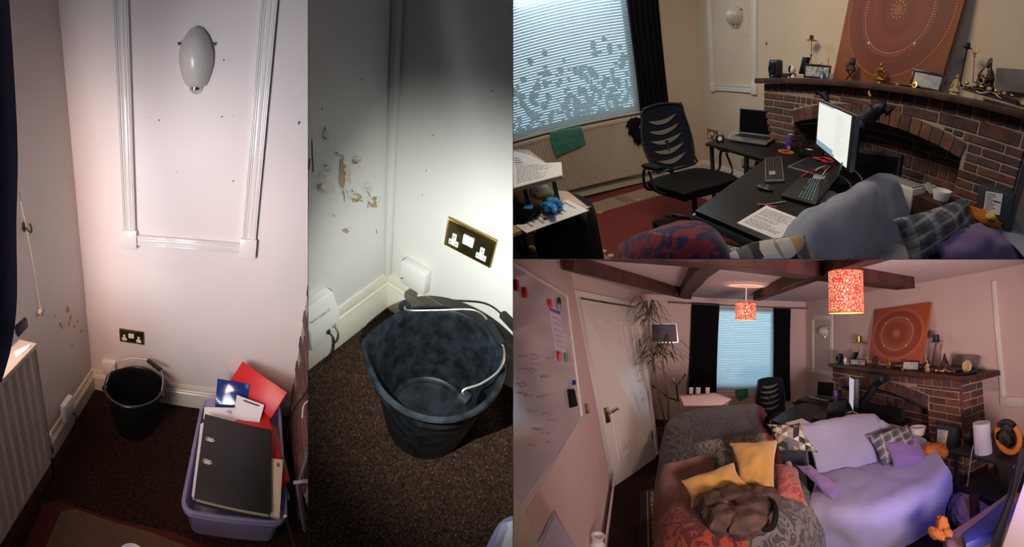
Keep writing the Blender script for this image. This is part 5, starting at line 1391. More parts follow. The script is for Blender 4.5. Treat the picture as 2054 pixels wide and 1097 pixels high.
mantel_set(3, dict(speaker=(1551, 155, 31, 36), cambox=(1583, 158, 27, 9), camera=(1588, 149.5, 19, 25), book=[(1600, 154), (1612, 153), (1622, 115), (1610, 114)], calendar=(1606, 163, 25, 8), frame1=(1637, 161, 42, 28),
    candle=((1626, 152), (1628, 83)), reeds=[((1660, 152), (1662, 117)), ((1640, 132), (1650, 126))], tin=(1649, 167, 9, 12), glass=(1667, 168, 14, 12), bust=(1703, 172, 28, 43), buddha=(1762, 178, 32, 43), ribbon=((1756, 174), (1743, 183), (1746, 193)), crystal=(1798, 183, 9, 6),
    frame2=(1853, 189, 56, 38), coin=(1832, 188, 16, 12), cross=((1886, 186), (1900, 126), 26), carving=(1913, 192, 26, 44), iron=((1924, 173), (1940, 98)), trident=((1951, 177), (1955, 107), 15), robed=(1973, 180, 50, 64), woodbox=((1932, 177), (2040, 200)), canvas=[(1999, 136), (2070, 141), (2064, 188), (1994, 180)], disc=(2052, 212, 18, 36)), view)
# rug
z = .012; C0, C1, C2 = at(1041, 440, z=z), at(1335, 356, z=z), at(1134, 520, z=z); C2 = C0 + (C2 - C0) * 3; C3 = C1 + (C2 - C0)
def RG(s, q, dz=0): return C0 + (C1 - C0) * s + (C2 - C0) * q + V(0, 0, dz)
bm = B(); slab(bm, [C0, C1, C3, C2], .011); t = solo('rug', bm, m_rugred, 'dark red rug with tan border under the office chair', 'rug')
for a, b, c, d_ in ((.06, .03, .16, .97), (.06, .97, .94, .915), (.84, .03, .94, .97)):
    pass
bm = B()
slab(bm, [RG(.03, .05, .002), RG(.97, .05, .002), RG(.97, .14, .002), RG(.03, .14, .002)], .002); slab(bm, [RG(.03, .14, .002), RG(.14, .14, .002), RG(.14, .95, .002), RG(.03, .95, .002)], .002); slab(bm, [RG(.86, .14, .002), RG(.97, .14, .002), RG(.97, .95, .002), RG(.86, .95, .002)], .002)
part('tan_border', bm, m_rugtan, t)
bm = B()
for i in range(3):
    q = .30 + i * .018; slab(bm, [RG(.04, q, .003), RG(.135, q, .003), RG(.135, q + .007, .003), RG(.04, q + .007, .003)], .0015); q = .55 + i * .02; slab(bm, [RG(q, .06, .003), RG(q + .008, .06, .003), RG(q + .008, .135, .003), RG(q, .135, .003)], .0015)
part('border_stripes', bm, M('rug_brown', (.13, .06, .03), .95, bump=.5, bscale=200), t)
bm = B()
for i, (u, v) in enumerate([(1178, 476), (1167, 470), (1225, 512), (1211, 503), (1262, 406), (1280, 400), (1204, 426), (1415, 455), (1360, 430)]):
    p = at(u, v, z=z + .003); s = .045; slab(bm, [p + V(-s, 0, 0), p + V(0, s * .8, 0), p + V(s, 0, 0), p + V(0, -s * .8, 0)], .0015)
part('diamonds', bm, M('rug_cream', (.42, .33, .22), .95), t)
# desks
z = .76
A = [at(u, v, z=z) for u, v in [(1415, 287), (1534, 320), (1600, 345), (1720, 330)]] + [V(3.4, -.34, z), V(2.35, -.34, z), at(1440, 276, z=z)]
open_desk(A, z, .028, 'black desk with the silver laptop running along the chimney', [(A[0].x + .04, A[0].y + .05), (at(1486, 308, z=z).x + .03, at(1486, 308, z=z).y + .04), (2.45, -.40)])
Bq = [at(u, v, z=z + .004) for u, v in [(1394, 422), (1534, 319), (1600, 335), (1735, 345), (1700, 420), (1640, 457), (1552, 490)]]
cr = at(1552, 490, z=z)
open_desk(Bq, z, .03, 'black desk with grey metal edge in front of the office chair', [(Bq[0].x + .05, Bq[0].y + .05), (cr.x - .02, cr.y + .06)], rail=[(Bq[0] - V(0, 0, .028), Bq[-1] - V(0, 0, .028)), (Bq[0] - V(0, 0, .028), Bq[1] - V(0, 0, .028))], legmat=m_greym, lr=.03)
office_chair((2.22, -1.33, 0), math.radians(100), 'black mesh office chair at the desk under the window, seen close', s=(1.42, 1.35, 1.0), seat_z=.50, back_h=.60, back_w=.42)
zz = z + .03
H = [at(u, v, z=zz) for u, v in [(1482, 266), (1556, 275), (1536, 289), (1458, 278)]]
tl = at(1483, 216, y=H[0].y + .02); trr = at(1558, 224, y=H[1].y + .02)
laptop_quad(H[0], H[1], H[2], H[3], tl, trr, 'open silver laptop with a dark screen on the far desk by the bricks', m_silver, m_silver)
zz = z + .026; H = [at(u, v, z=zz) for u, v in [(1651, 356), (1636, 410), (1566, 391), (1604, 356)]]
hh = (at(1696, 313, y=H[0].y + .0) - H[0]); up = V(.07, .03, .27)
def lift(u, v, base):     # lid corner above the hinge, at the pixel given
    c, d = ray(u, v); w_ = base - c; tt = (w_.x * d.x + w_.y * d.y) / (d.x ** 2 + d.y ** 2); return c + d * tt
laptop_quad(H[0], H[1], H[2], H[3], lift(1694, 314, H[0] + V(.08, .06, 0)), lift(1680, 352, H[1] + V(.08, .06, 0)), 'open black laptop with lit keys in front of the lit monitor', m_key, m_key, led=True)
# monitor
P = [at(1642, 200, y=-.82), at(1716, 232, y=-1.14), at(1710, 348, y=-1.14), at(1637, 290, y=-.82)]
P[3] = V(P[0].x, P[0].y, P[3].z); P[2] = V(P[1].x, P[1].y, P[2].z)
t = thing('monitor', 'large flat monitor with a lit white page seen from the side', 'monitor', (P[2] + P[3]) / 2); n_ = (P[1] - P[0]).cross(P[3] - P[0]).normalized()
if n_.dot(Vector(ROOMS[3][1]) - P[0]) < 0: n_ = -n_
bm = B(); slab(bm, P, .035, away=-n_, bev=.003); part('housing', bm, M('monitor_edge', (.20, .22, .27), .35, metal=.4), t)
def MS(s, q, l=.002): return (P[0] * (1 - s) + P[1] * s) * (1 - q) + (P[3] * (1 - s) + P[2] * s) * q + n_ * l
bm = B(); slab(bm, [MS(.0, .0), MS(1, .0), MS(1, 1), MS(.0, 1)], .002, away=-n_); part('bezel', bm, m_key, t)
bm = B(); slab(bm, [MS(.04, .03, .003), MS(.93, .03, .003), MS(.93, .96, .003), MS(.04, .96, .003)], .001, away=-n_); s_ = part('screen', bm, m_scr, t)
bm = B()
for a, b in (((.04, .03), (.50, .055)), ((.04, .90), (.60, .955)), ((.04, .84), (.55, .90))): slab(bm, [MS(a[0], a[1], .004), MS(b[0], a[1], .004), MS(b[0], b[1], .004), MS(a[0], b[1], .004)], .0006, away=-n_)
part('task_bar', bm, m_scrb, s_)
bm = B(); rnd = random.Random(1)
for i in range(30):
    q = .10 + i * .026; slab(bm, [MS(.58, q, .004), MS(.58 + rnd.uniform(.12, .30), q, .004), MS(.58 + rnd.uniform(.12, .30), q + .006, .004), MS(.58, q + .006, .004)], .0006, away=-n_)
part('screen_text', bm, m_scrt, s_)
mb = (P[2] + P[3]) / 2 - n_ * .06
bm = B(); tube(bm, [V(mb.x, mb.y, z + .01), V(mb.x, mb.y, z + .35)], .02, seg=10); part('stand', bm, m_key, t)
bm = B(); box(bm, V(mb.x, mb.y, z + .008), (.24, .2, .014), bev=.004); part('foot', bm, m_key, t)
# arm with claw behind the monitor
t = thing('branch_sculpture', 'black bent arm ending in a forked claw behind the lit monitor', 'sculpture', at(1735, 250, y=-.5))
bm = B(); tube(bm, catmull([at(1722, 262, y=-.62), at(1732, 246, y=-.58), at(1748, 228, y=-.55), at(1764, 217, y=-.52), at(1776, 220, y=-.5), at(1786, 224, y=-.48)], 6), [.055] * 7 + [.065] * 8 + [.05] * 8 + [.03] * 8, seg=12); part('arm', bm, m_iron, t)
bm = B(); tube(bm, [at(1782, 224, y=-.5), at(1798, 212, y=-.5)], [.02, .003]); tube(bm, [at(1782, 224, y=-.5), at(1775, 234, y=-.5)], [.02, .003]); tube(bm, [at(1784, 222, y=-.5), at(1790, 211, y=-.5)], [.015, .003]); part('claw', bm, m_iron, t)
bm = B(); tube(bm, [at(1722, 262, y=-.62), V(at(1722, 262, y=-.62).x, -.62, z)], .03); part('post', bm, m_iron, t)
bm = B(); tube(bm, [at(1640, 186, y=-.5), at(1654, 190, y=-.5), at(1660, 202, y=-.5)], [.02, .035, .02]); solo('black_ornament', bm, m_iron, 'dark rounded tip showing above the top of the lit monitor', 'ornament')
# small things on the desks
K = [at(u, v, z=z + .020) for u, v in [(1534, 317), (1568, 314), (1574, 362), (1535, 363)]]
t = thing('keyboard', 'slim black keyboard with grey rim between the two desks', 'keyboard', sum(K, Vector()) / 4)
bm = B(); slab(bm, K, .014, bev=.002); part('case', bm, M('grey_rim', (.16, .16, .17), .4, metal=.4), t)
bm = B()
def KS(s, q, dz=.003): return (K[0] * (1 - s) + K[1] * s) * (1 - q) + (K[3] * (1 - s) + K[2] * s) * q + V(0, 0, dz)
for r in range(6):
    for c in range(17):
        s0 = .06 + .88 * r / 6; q0 = .04 + .92 * c / 17; slab(bm, [KS(s0, q0), KS(s0 + .12, q0), KS(s0 + .12, q0 + .044), KS(s0, q0 + .044)], .002)
part('keys', bm, m_key, t)
bm = B(); slab(bm, [KS(.22, .66, .005), KS(.55, .66, .005), KS(.55, .80, .005), KS(.22, .80, .005)], .001); part('key_cluster', bm, m_grey, t)
p = at(1534, 381, z=z); t = thing('computer_mouse', 'black computer mouse on the front desk', 'mouse', p); bm = B(); ball(bm, p + V(0, 0, .016), .06, (1.25, .7, .34)); part('shell', bm, m_black_pl, t)
bm = B(); ball(bm, p + V(.03, 0, .032), .010, (1, .4, .6)); part('scroll_wheel', bm, m_grey, t)
p = at(1582, 302, z=z); hh_ = abs(at(1582, 302, y=p.y).z - at(1582, 269, y=p.y).z); t = thing('drink_can', 'tall purple drink can on the black desk', 'can', p); r_ = .036
bm = B(); lathe(bm, [(0, 0), (r_ * .8, 0), (r_, .012), (r_, hh_ - .015), (r_ * .85, hh_ - .003)], c=p, seg=24); part('can_body', bm, m_purplecan, t); bm = B(); lathe(bm, [(r_ * .86, hh_ - .004), (r_ * .86, hh_), (r_ * .78, hh_ - .004), (0, hh_ - .004)], c=p, seg=24); part('lid', bm, m_silver, t)
cdir = (Vector(ROOMS[3][1]) - p); cdir.z = 0; cdir.normalize(); sd = cdir.cross(V(0, 0, 1))
bm = B()
for i in range(6): q = p + cdir * (r_ + .0008) + sd * (-.012 + i * .004) + V(0, 0, .02); slab(bm, [q, q + sd * .002, q + sd * .002 + V(0, 0, .03), q + V(0, 0, .03)], .001, away=-cdir)
part('barcode', bm, m_paper, t)
p = at(1577, 305, z=z + .008); t = thing('bead_bracelet', 'string of amber beads beside the purple can', 'bracelet', p)
for i in range(18):
    a = 2 * PI * i / 18; bm = B(); ball(bm, p + V(math.cos(a) * .085, math.sin(a) * .045, 0), .0125, u=10, v=8); part('bead', bm, m_bead, t)
p = at(1444, 284, z=z); t = thing('desk_clock', 'little black clock at the left corner of the far desk', 'clock', p); bm = B(); box(bm, p + V(0, 0, .035), (.09, .06, .07), bev=.015, rot=Matrix.Rotation(.8, 3, 'Z')); part('case', bm, m_key, t)
bm = B(); fz = Matrix.Rotation(.8 + 0, 3, 'Z') @ V(.3, -1, 0); lathe(bm, [(0, 0), (.022, 0), (.024, .006), (.018, .008), (0, .008)], c=p + fz.normalized() * .034 + V(0, 0, .035), rot=fz.to_track_quat('Z', 'Y').to_matrix(), seg=20); part('dial', bm, m_white, t)
cable([at(1462, 277, z=z + .006), at(1466, 268, z=z + .02), at(1474, 266, z=z + .02), at(1484, 267, z=z + .02)], .005, m_cablew, 'white lead looping behind the silver laptop')
PD = [at(u, v, z=z + .012) for u, v in [(1579, 334), (1622, 314), (1690, 332), (1652, 354)]]; t = thing('drawing_tablet', 'thin navy drawing tablet with a silver edge beneath the cables', 'tablet', sum(PD, Vector()) / 4); bm = B(); slab(bm, PD, .008, bev=.002); part('body', bm, m_silver, t)
c_ = sum(PD, Vector()) / 4; bm = B(); slab(bm, [c_ + (p - c_) * .90 + V(0, 0, .0012) for p in PD], .0015); part('surface', bm, M('navy_pad', (.012, .014, .03), .5), t)
PB = [at(u, v, z=z + .045) for u, v in [(1606, 292), (1655, 298), (1650, 312), (1600, 304)]]; bm = B(); slab(bm, PB, .04, bev=.006); t = solo('zip_case', bm, m_fab_k, 'flat black zip case behind the drawing tablet', 'case'); bm = B(); slab(bm, [PB[0].lerp(PB[2], .42) + V(a * .03, b * .02, .002) for a, b in ((-1, -1), (1, -1), (1.2, 1), (-.8, 1))], .001); part('white_tag', bm, m_paper, t)
ln = [at(1610, 309, z=z + .02), at(1640, 317, z=z + .02)]
bm = B(); tube(bm, ln, .006); solo('stylus', bm, m_grey, 'pale grey stylus lying behind the drawing tablet', 'pen')
for i, (o_, lab) in enumerate(((0, 'red coiled lead on the drawing tablet under the monitor'),)):
    c0 = at(1652, 321, z=z + .02); pts = []
    for k in range(26): a = k * .75; pts.append(c0 + V(math.cos(a) * (.10 + .012 * math.sin(k)), math.sin(a) * (.055 + .01 * math.cos(k * 1.3)), .004 * (k % 4)))
    cable(pts, .006, m_redcab, lab, n=3)
cable([at(1606, 355, z=z + .02), at(1622, 346, z=z + .03), at(1640, 338, z=z + .03), at(1662, 338, z=z + .03)], .006, m_redcab, 'short red lead reaching across to the black laptop')
cable([at(1634, 343, z=z + .02), at(1648, 335, z=z + .04), at(1664, 334, z=z + .03), at(1655, 344, z=z + .02), at(1650, 352, z=z + .02)], .005, m_cablew, 'white lead curled beside the usb hub')
cable([at(1640, 362, z=z + .02), at(1662, 353, z=z + .05), at(1684, 353, z=z + .06), at(1702, 366, z=z + .05), at(1713, 388, z=z + .02)], .006, m_cablew, 'thick white lead arching over the desk edge by the laptop lid')
cable([at(1712, 341, z=z + .10), at(1724, 352, z=z + .09), at(1731, 366, z=z + .05), at(1732, 380, z=z)], .005, m_cablew, 'white lead dropping from the foot of the monitor')
PH = [at(u, v, z=z + .04) for u, v in [(1632, 350), (1650, 352), (1648, 359), (1630, 357)]]; bm = B(); slab(bm, PH, .025, bev=.003); t = solo('usb_hub', bm, m_grey, 'small grey usb hub at the back of the black laptop', 'hub')
bm = B()
for s in (.15, .55): q = PH[3].lerp(PH[2], s); slab(bm, [q + V(.001, -.001, -.006), q.lerp(PH[2], .3) + V(.001, -.001, -.006), q.lerp(PH[2], .3) + V(.001, -.001, -.016), q + V(.001, -.001, -.016)], .001, away=(0, 1, 0))
part('port', bm, m_hole, t)
for j, (a, b, lab) in enumerate((((1643, 402), (1667, 382), 'white remote nearer the black laptop'), ((1651, 406), (1674, 386), 'white remote on the desk edge nearest the grey sofa'))):
    p, q = at(*a, z=z + .02), at(*b, z=z + .02); bm = B(); sd_ = (q - p).cross(V(0, 0, 1)).normalized() * .028; slab(bm, [p - sd_, q - sd_, q + sd_, p + sd_], .018, bev=.006); t = solo('remote_control', bm, m_white, lab, 'remote control')
for j, (a, b, mt_, lab) in enumerate((((1521, 412), (1571, 405), m_grey, 'clear ballpoint pen with red cap above the paper stack'), ((1520, 408), (1556, 415), m_redcab, 'red pen crossing the clear ballpoint pen'))):
    p, q = at(*a, z=z + .010 + j * .008), at(*b, z=z + .010 + j * .008); t = thing('pen', lab, 'pen', (p + q) / 2); bm = B(); tube(bm, [p, q], .0055, seg=8); part('barrel', bm, mt_, t); bm = B(); tube(bm, [q, q + (q - p) * .08], .0065, seg=8); part('cap', bm, m_redcab, t)
paper_on([(1537, 412), (1634, 450), (1567, 484), (1478, 447)], z + .035, 'stack of printed pages with a yellow mark at the near end of the front desk', lines=22, seed=4, th=.03)
p = at(1619, 456, z=z + .037); bm = B(); slab(bm, [p + V(-.02, -.03, 0), p + V(.02, -.03, 0), p + V(.02, .03, 0), p + V(-.02, .03, 0)], .001); solo('yellow_tab', bm, m_yel, 'yellow sticky tab on the stack of printed pages', 'sticky tab')
bm = B(); slab(bm, [at(u, v, z=z + .004) for u, v in [(1640, 452), (1600, 478), (1568, 487), (1575, 480)]], .004); solo('plastic_wallet', bm, M('blue_wallet', (.03, .08, .28), .3), 'blue plastic wallet edge under the printed pages', 'folder')
# floor clutter under the desk
q0 = at(1500, 372, z=.30); x0_, y0_ = q0.x - .25, q0.y
room(3); bin_box(2.25, 2.85, -.98, -.42, .22, 'storage box with red folders standing under the far desk')
for pts, mt_, lab in (([(1497, 313), (1530, 319), (1530, 326), (1506, 321)], m_red, 'red folder corner seen under the far black desk'), ([(1486, 318), (1515, 321), (1512, 338), (1488, 334)], m_blue, 'dark blue folder seen under the far black desk')):
    P = [at(u, v, z=.60) for u, v in pts]; bm = B(); slab(bm, P, .012); solo('ring_binder', bm, mt_, lab, 'folder')
p = at(1523, 330, z=.5); bm = B(); lathe(bm, [(0, 0), (.07, 0), (.085, .05), (.08, .055), (.065, .01), (0, .01)], c=p, seg=24); solo('plastic_tub', bm, M('red_clear_tub', (.45, .05, .04), .2, trans=.3), 'round red plastic tub under the far black desk', 'tub')
for a, b, lab in (((1490, 361), (1518, 326), 'orange handled tool leaning under the far desk'), ((1512, 366), (1538, 334), 'red strip lying behind the orange handled tool')):
    p, q = at(*a, z=.30), at(*b, z=.38); bm = B(); tube(bm, [p, q], .012, seg=6); solo('tool_handle', bm, [m_orange, m_red][lab[0] == 'r'], lab, 'tool')
# left table with papers
zu = .92; Pu = [at(u, v, z=zu) for u, v in [(1131, 353), (1060, 300), (960, 300), (960, 400)]]
t = thing('monitor_riser', 'beech veneer shelf piled with printed papers at the left edge', 'shelf', V(sum(p.x for p in Pu) / 4, sum(p.y for p in Pu) / 4, .70)); bm = B(); slab(bm, Pu, .022, bev=.002); part('board', bm, m_wood_l, t)
for u, v in ((1109, 357), (1050, 372)):
    p = at(u, v, z=zu - .02); bm = B(); box2(bm, (p.x - .015, p.y - .015, .70), (p.x + .015, p.y + .015, zu - .02)); part('leg', bm, m_key, t)
zl_ = .70; Pl = [at(u, v, z=zl_) for u, v in [(1182, 416), (1140, 384), (1000, 372), (960, 440), (960, 492)]]
t = open_desk(Pl, zl_, .03, 'beech desk corner at the left edge with blue gloves on it', [(Pl[0].x - .12, Pl[0].y + .02), (Pl[0].x - .12, Pl[0].y - .5)], mat=m_wood_l, legmat=m_key)
paper_on([(1029, 331), (1126, 325), (1128, 351), (1029, 377)], zu + .012, 'top sheet of the printed papers on the beech shelf', lines=12, seed=8, th=.008)
t = paper_on([(1020, 300), (1064, 311), (1100, 330), (1020, 340)], zu + .006, 'sheet with a small coloured bar chart on the beech shelf', lines=0, th=.005)
bm = B()
for i in range(4):
    a = at(1031 + i * 1, 316 + i * 4.4, z=zu + .0085); b = at(1041 + i * 4, 316.5 + i * 4.0, z=zu + .0085); d_ = V(.03, -.01, 0); slab(bm, [a, b, b + d_, a + d_], .001)
part('bar_chart', bm, M('chart_red', (.50, .10, .07), .6), t)
paper_on([(1137, 400), (1181, 422), (1056, 467), (1034, 452)], zl_ + .006, 'printed page lying at the front of the beech desk', lines=10, seed=9, th=.004)
for pts, mt_, lab, dz in (([(1072, 386), (1105, 380), (1112, 391), (1078, 397)], m_yel, 'pad of yellow sticky notes on the beech desk', .03), ([(1066, 398), (1108, 386), (1122, 392), (1100, 402)], m_lime, 'lime green sticky notes under the yellow pad', .016), ([(1062, 376), (1096, 370), (1108, 382), (1068, 390)], m_grey, 'clear grey tray behind the yellow sticky notes', .012)):
    bm = B(); slab(bm, [at(u, v, z=zl_ + dz) for u, v in pts], .012); solo('sticky_notes' if mt_ is not m_grey else 'desk_tray', bm, mt_, lab, 'sticky notes' if mt_ is not m_grey else 'tray')
t = thing('face_visor', 'shiny black moulded case beside the blue gloves', 'case', at(1050, 425, z=zl_)); rows = []
for r, (us, h_) in enumerate((((1000, 398, 1040, 395, 1075, 399, 1090, 404), .02), ((1000, 412, 1040, 408, 1072, 412, 1086, 414), .07), ((1000, 430, 1040, 428, 1062, 428, 1076, 426), .06), ((1000, 446, 1030, 448, 1052, 448, 1064, 440), .012))):
    rows.append([at(us[2 * i], us[2 * i + 1], z=zl_ + h_) for i in range(4)])
bm = B(); grid(bm, rows[::-1], th=.004); part('shell', bm, m_screen_off, t)
bm = B(); slab(bm, [at(u, v, z=zl_ + .075) for u, v in [(1053, 410), (1070, 411), (1067, 419), (1050, 418)]], .002); part('window', bm, m_nitr, t)
t = thing('rubber_gloves', 'crumpled blue rubber gloves on the beech desk', 'gloves', at(1108, 418, z=zl_)); bm = B(); c_ = at(1108, 412, z=zl_ + .05); ball(bm, c_, .085, (1.15, .85, .55), bump=.45, bs=2.2, u=28, v=18)
for a_, (du, dv) in enumerate(((-10, -16), (-3, -20), (8, -14), (18, -6), (-14, 10), (6, 14))):
    tube(bm, catmull([c_, at(1108 + du * .6, 412 + dv * .6, z=zl_ + .08), at(1108 + du, 412 + dv, z=zl_ + .05)], 4), [.03, .028, .026, .024, .022, .020, .018, .014, .006], seg=8)
part('glove', bm, m_nitr, t)
bm = B(); rows = [[at(u, v, z=.62) for u, v in r] for r in ([(1120, 390), (1140, 380), (1165, 382), (1190, 400)], [(1100, 420), (1140, 410), (1180, 408), (1196, 420)], [(1070, 452), (1110, 440), (1160, 430), (1196, 436)], [(1062, 468), (1100, 462), (1150, 450), (1190, 440)])]
for i, r in enumerate(rows):
    for p in r: p.z -= .10 if i in (0, 3) else 0
t = thing('holdall', 'black padded bag standing under the beech desk corner', 'bag', at(1140, 430, z=.3) - V(0, 0, .3)); bm.free(); bm = B(); slab(bm, [at(u, v, z=.60) for u, v in [(1060, 470), (1120, 395), (1160, 382), (1190, 400), (1196, 432), (1130, 456)]], .5, bev=.07); part('bag_body', bm, m_fab_k, t)
p = at(1068, 508, z=.0); bm = B(); ball(bm, p + V(0, 0, .045), .045); solo('tennis_ball', bm, M('yellow_ball', (.42, .40, .05), .9, bump=.3, bscale=200), 'yellow ball on the carpet at the lower left', 'ball')
bm = B(); ball(bm, at(1124, 524, z=.04), .05, (1.6, 1, .5)); solo('white_dish', bm, m_white, 'rim of a white dish on the carpet at the bottom left', 'dish')
bm = B(); tube(bm, [at(1029, 470, z=.5), at(1052, 520, z=.2)], .03, seg=8); solo('chair_leg', bm, m_grey, 'grey metal leg leaning at the lower left beside the yellow ball', 'leg')
t = thing('floor_bag', 'dark crumpled bag on the floor behind the patterned armchair throw', 'bag', at(1350, 480, z=.1)); bm = B(); ball(bm, at(1360, 470, z=.14), .26, (1.3, .9, .45), bump=.4, bs=3, u=24, v=14); part('cloth', bm, m_fab_k, t)
# armchair back with its throw
t = thing('armchair', 'top of an armchair back draped with a red and blue paisley throw', 'armchair', at(1380, 600, z=.0) * V(1, 1, 0).x if False else at(1380, 560, z=.4) - V(0, 0, .4))
rows = []
pr_f = [(1246, 512, .92), (1279, 496, .95), (1315, 482, .97), (1349, 470, .98), (1379, 462, .99), (1411, 465, .985), (1439, 485, .95), (1456, 520, .88)]
top = [at(u, v, z=z_) for u, v, z_ in pr_f]; cl = Vector(ROOMS[3][1])
def toward(p, k, dz): d = (cl - p); d.z = 0; d.normalize(); return p + d * k + V(0, 0, dz)
rows = [[toward(p, -.22, -.45) for p in top], [toward(p, -.16, -.08) for p in top], top, [toward(p, .10, -.06) for p in top], [toward(p, .18, -.25) for p in top], [toward(p, .2, -.6) for p in top]]
bm = B(); grid(bm, rows, th=.02, wr=.012, ws=7, nu=5, nv=5); part('throw', bm, m_paisley, t, angle=80)
pr_f = [(1226, 524, .90), (1246, 511, .915), (1270, 503, .92), (1296, 505, .92), (1315, 512, .905), (1326, 524, .88)]
top = [toward(at(u, v, z=z_), .05, .0) for u, v, z_ in pr_f]; rows = [[toward(p, -.10, -.10) for p in top], top, [toward(p, .10, -.05) for p in top], [toward(p, .16, -.4) for p in top]]
bm = B(); grid(bm, rows, th=.015, wr=.012, ws=9); part('throw_patch', bm, m_olive, t, angle=80, label='olive green corner of the throw')
# grey blue sofa cover
t = thing('sofa', 'sofa back under a plain blue grey cover with two cushions on it', 'sofa', (4.75, -1.5, 0))
rg = [(1530, 560, .84), (1560, 512, .86), (1590, 482, .865), (1620, 444, .86), (1650, 424, .865), (1686, 405, .86), (1720, 381, .86), (1749, 362, .865), (1772, 358, .865)]
rd = [at(u, v, z=z_) for u, v, z_ in rg]
nx = V(.95, -.30, 0)
rows = [[p + nx * -.20 + V(0, 0, -.80) for p in rd], [p + nx * -.16 + V(0, 0, -.25) for p in rd], [p + nx * -.05 + V(0, 0, -.03) for p in rd], rd, [p + nx * .07 + V(0, 0, -.03) for p in rd], [p + nx * .16 + V(0, 0, -.20) for p in rd], [p + nx * .26 + V(0, 0, -.43) for p in rd]]
# far end rounds off
endc = [Vector(r[-1]) for r in rows]
for i, r in enumerate(rows): r.append(r[-1] + V(.02, .16, -.05 - .02 * i)); r.append(r[-1] + V(.10, .10, -.30))
bm = B(); grid(bm, rows, th=.03, wr=.020, ws=5, nu=6, nv=6); part('back_cover', bm, m_throw, t, angle=80)
bm = B(); s_ = [[p + nx * k + V(0, 0, dz) for p in rd] for k, dz in ((.24, -.42), (.45, -.40), (.75, -.42), (.95, -.50), (1.0, -.86))]
grid(bm, s_, th=.05, wr=.012, ws=4); part('seat_cover', bm, m_throw, t, angle=80)
ar = [[(1990, 470, .66), (2030, 490, .66), (2075, 540, .62)], [(2000, 462, .70), (2045, 480, .70), (2090, 520, .68)], [(2010, 455, .68), (2056, 470, .68), (2110, 510, .66)]]
bm = B(); grid(bm, [[at(u, v, z=z_) for u, v, z_ in r] for r in ar], th=.25); part('arm_cover', bm, m_throw, t, angle=80)
cushion_thing('cushion', 'grey plaid cushion propped on the blue grey sofa', 'cushion', [at(1789, 440, z=.80), at(1938, 393, z=.84), at(1952, 466, z=.62), at(1832, 540, z=.55)], m_plaid, puff=.11, seed=1, wr=.03)
cushion_thing('cushion', 'plain mauve cushion in front of the plaid one by the dark parcel', 'cushion', [at(1850, 466, z=.71), at(1992, 434, z=.74), at(2070, 530, z=.52), at(1900, 580, z=.44)], m_purc, puff=.09, seed=2, wr=.05, ws=6)
cushion_thing('cushion', 'cushion printed with grey and buff triangles at the bottom of the desk view', 'cushion', [at(1452, 512, z=.90), at(1612, 470, z=.94), at(1680, 560, z=.72), at(1480, 610, z=.62)], m_tri, puff=.10, seed=3)
RC = [at(u, v, z=.72) for u, v in [(1450, 489), (1497, 499), (1491, 511), (1446, 501)]]; t = thing('remote_control', 'black television remote with many buttons beside the paisley throw', 'remote control', sum(RC, Vector()) / 4); bm = B(); slab(bm, RC, .02, bev=.004); part('body', bm, m_key, t)
for r in range(3):
    for c in range(9):
        p = (RC[0].lerp(RC[1], .08 + .1 * c)).lerp(RC[3].lerp(RC[2], .08 + .1 * c), .22 + .27 * r) + V(0, 0, .001); bm = B(); ball(bm, p, .0055, (1, 1, .4), u=8, v=6); part('button', bm, m_red if (r, c) == (0, 3) else M('green_button', (.05, .5, .2), .4) if (r, c) == (2, 8) else m_white, t)
bm = B(); slab(bm, [at(u, v, z=.69) for u, v in [(1430, 478), (1490, 492), (1500, 520), (1425, 520)]], .25); solo('magazine_rack', bm, m_fab_k, 'dark padded stool top under the television remote', 'stool')
# right side: heater, television, roll, parcel, toy
a, b = at(1772, 358, y=-.50), at(1836, 378, y=-.62); t = thing('air_heater', 'white boxy heater with a grille behind the blue grey sofa', 'heater', V((a.x + b.x) / 2, -.5, 0)); zt_ = b.z
bm = B(); box2(bm, (a.x - .02, -.64, 0), (b.x, -.44, zt_), bev=.03); part('body', bm, m_white, t)
bm = B()
for i in range(14): x = a.x + .03 + (b.x - a.x - .06) * i / 13; box2(bm, (x, -.625, zt_), (x + .010, -.455, zt_ + .003))
part('grille', bm, M('grille_grey', (.25, .24, .24), .5), t)
a, b = at(1712, 300, y=-.42), at(1808, 312, y=-.42); c_ = at(1802, 372, y=-.42)
t = thing('television', 'dark flat television standing in the fireplace opening behind the desk', 'television', V((a.x + b.x) / 2, -.42, 0)); bm = B(); slab(bm, [a, b, V(b.x, -.42, c_.z - .25), V(a.x, -.42, c_.z - .25)], .05, away=(0, 1, 0), bev=.006); part('cabinet', bm, m_key, t)
bm = B(); slab(bm, [a + V(.02, -.003, -.02), b + V(-.02, -.003, -.02), V(b.x - .02, -.423, c_.z - .23), V(a.x + .02, -.423, c_.z - .23)], .002, away=(0, 1, 0)); part('screen', bm, m_screen_off, t)
bm = B(); box2(bm, (a.x + .2, -.55, 0), (b.x - .2, -.3, c_.z - .25)); part('stand', bm, m_key, t)
p = at(1860, 398, y=-.42); bm = B(); slab(bm, [at(u, v, y=-.42) for u, v in [(1849, 369), (1873, 373), (1870, 402), (1847, 401)]], .04, away=(0, 1, 0)); t = solo('seed_packet', bm, m_creamp, 'white and green packet standing behind the plaid cushion', 'packet'); bm = B(); ball(bm, at(1856, 392, y=-.424), .035, (1, .15, 1.2)); part('green_print', bm, M('leaf_print', (.06, .14, .07), .6), t)
o = On(1887, 400, 40, 20, y=-.5); bm = B(); lathe(bm, [(0, 0), (o.w * .40, 0), (o.w * .5, o.h * .9), (o.w * .48, o.h), (o.w * .42, o.h * .9), (o.w * .2, o.h * .5), (0, o.h * .45)], c=o.p, seg=28); solo('white_bowl', bm, m_white, 'white bowl behind the plaid cushion', 'bowl')
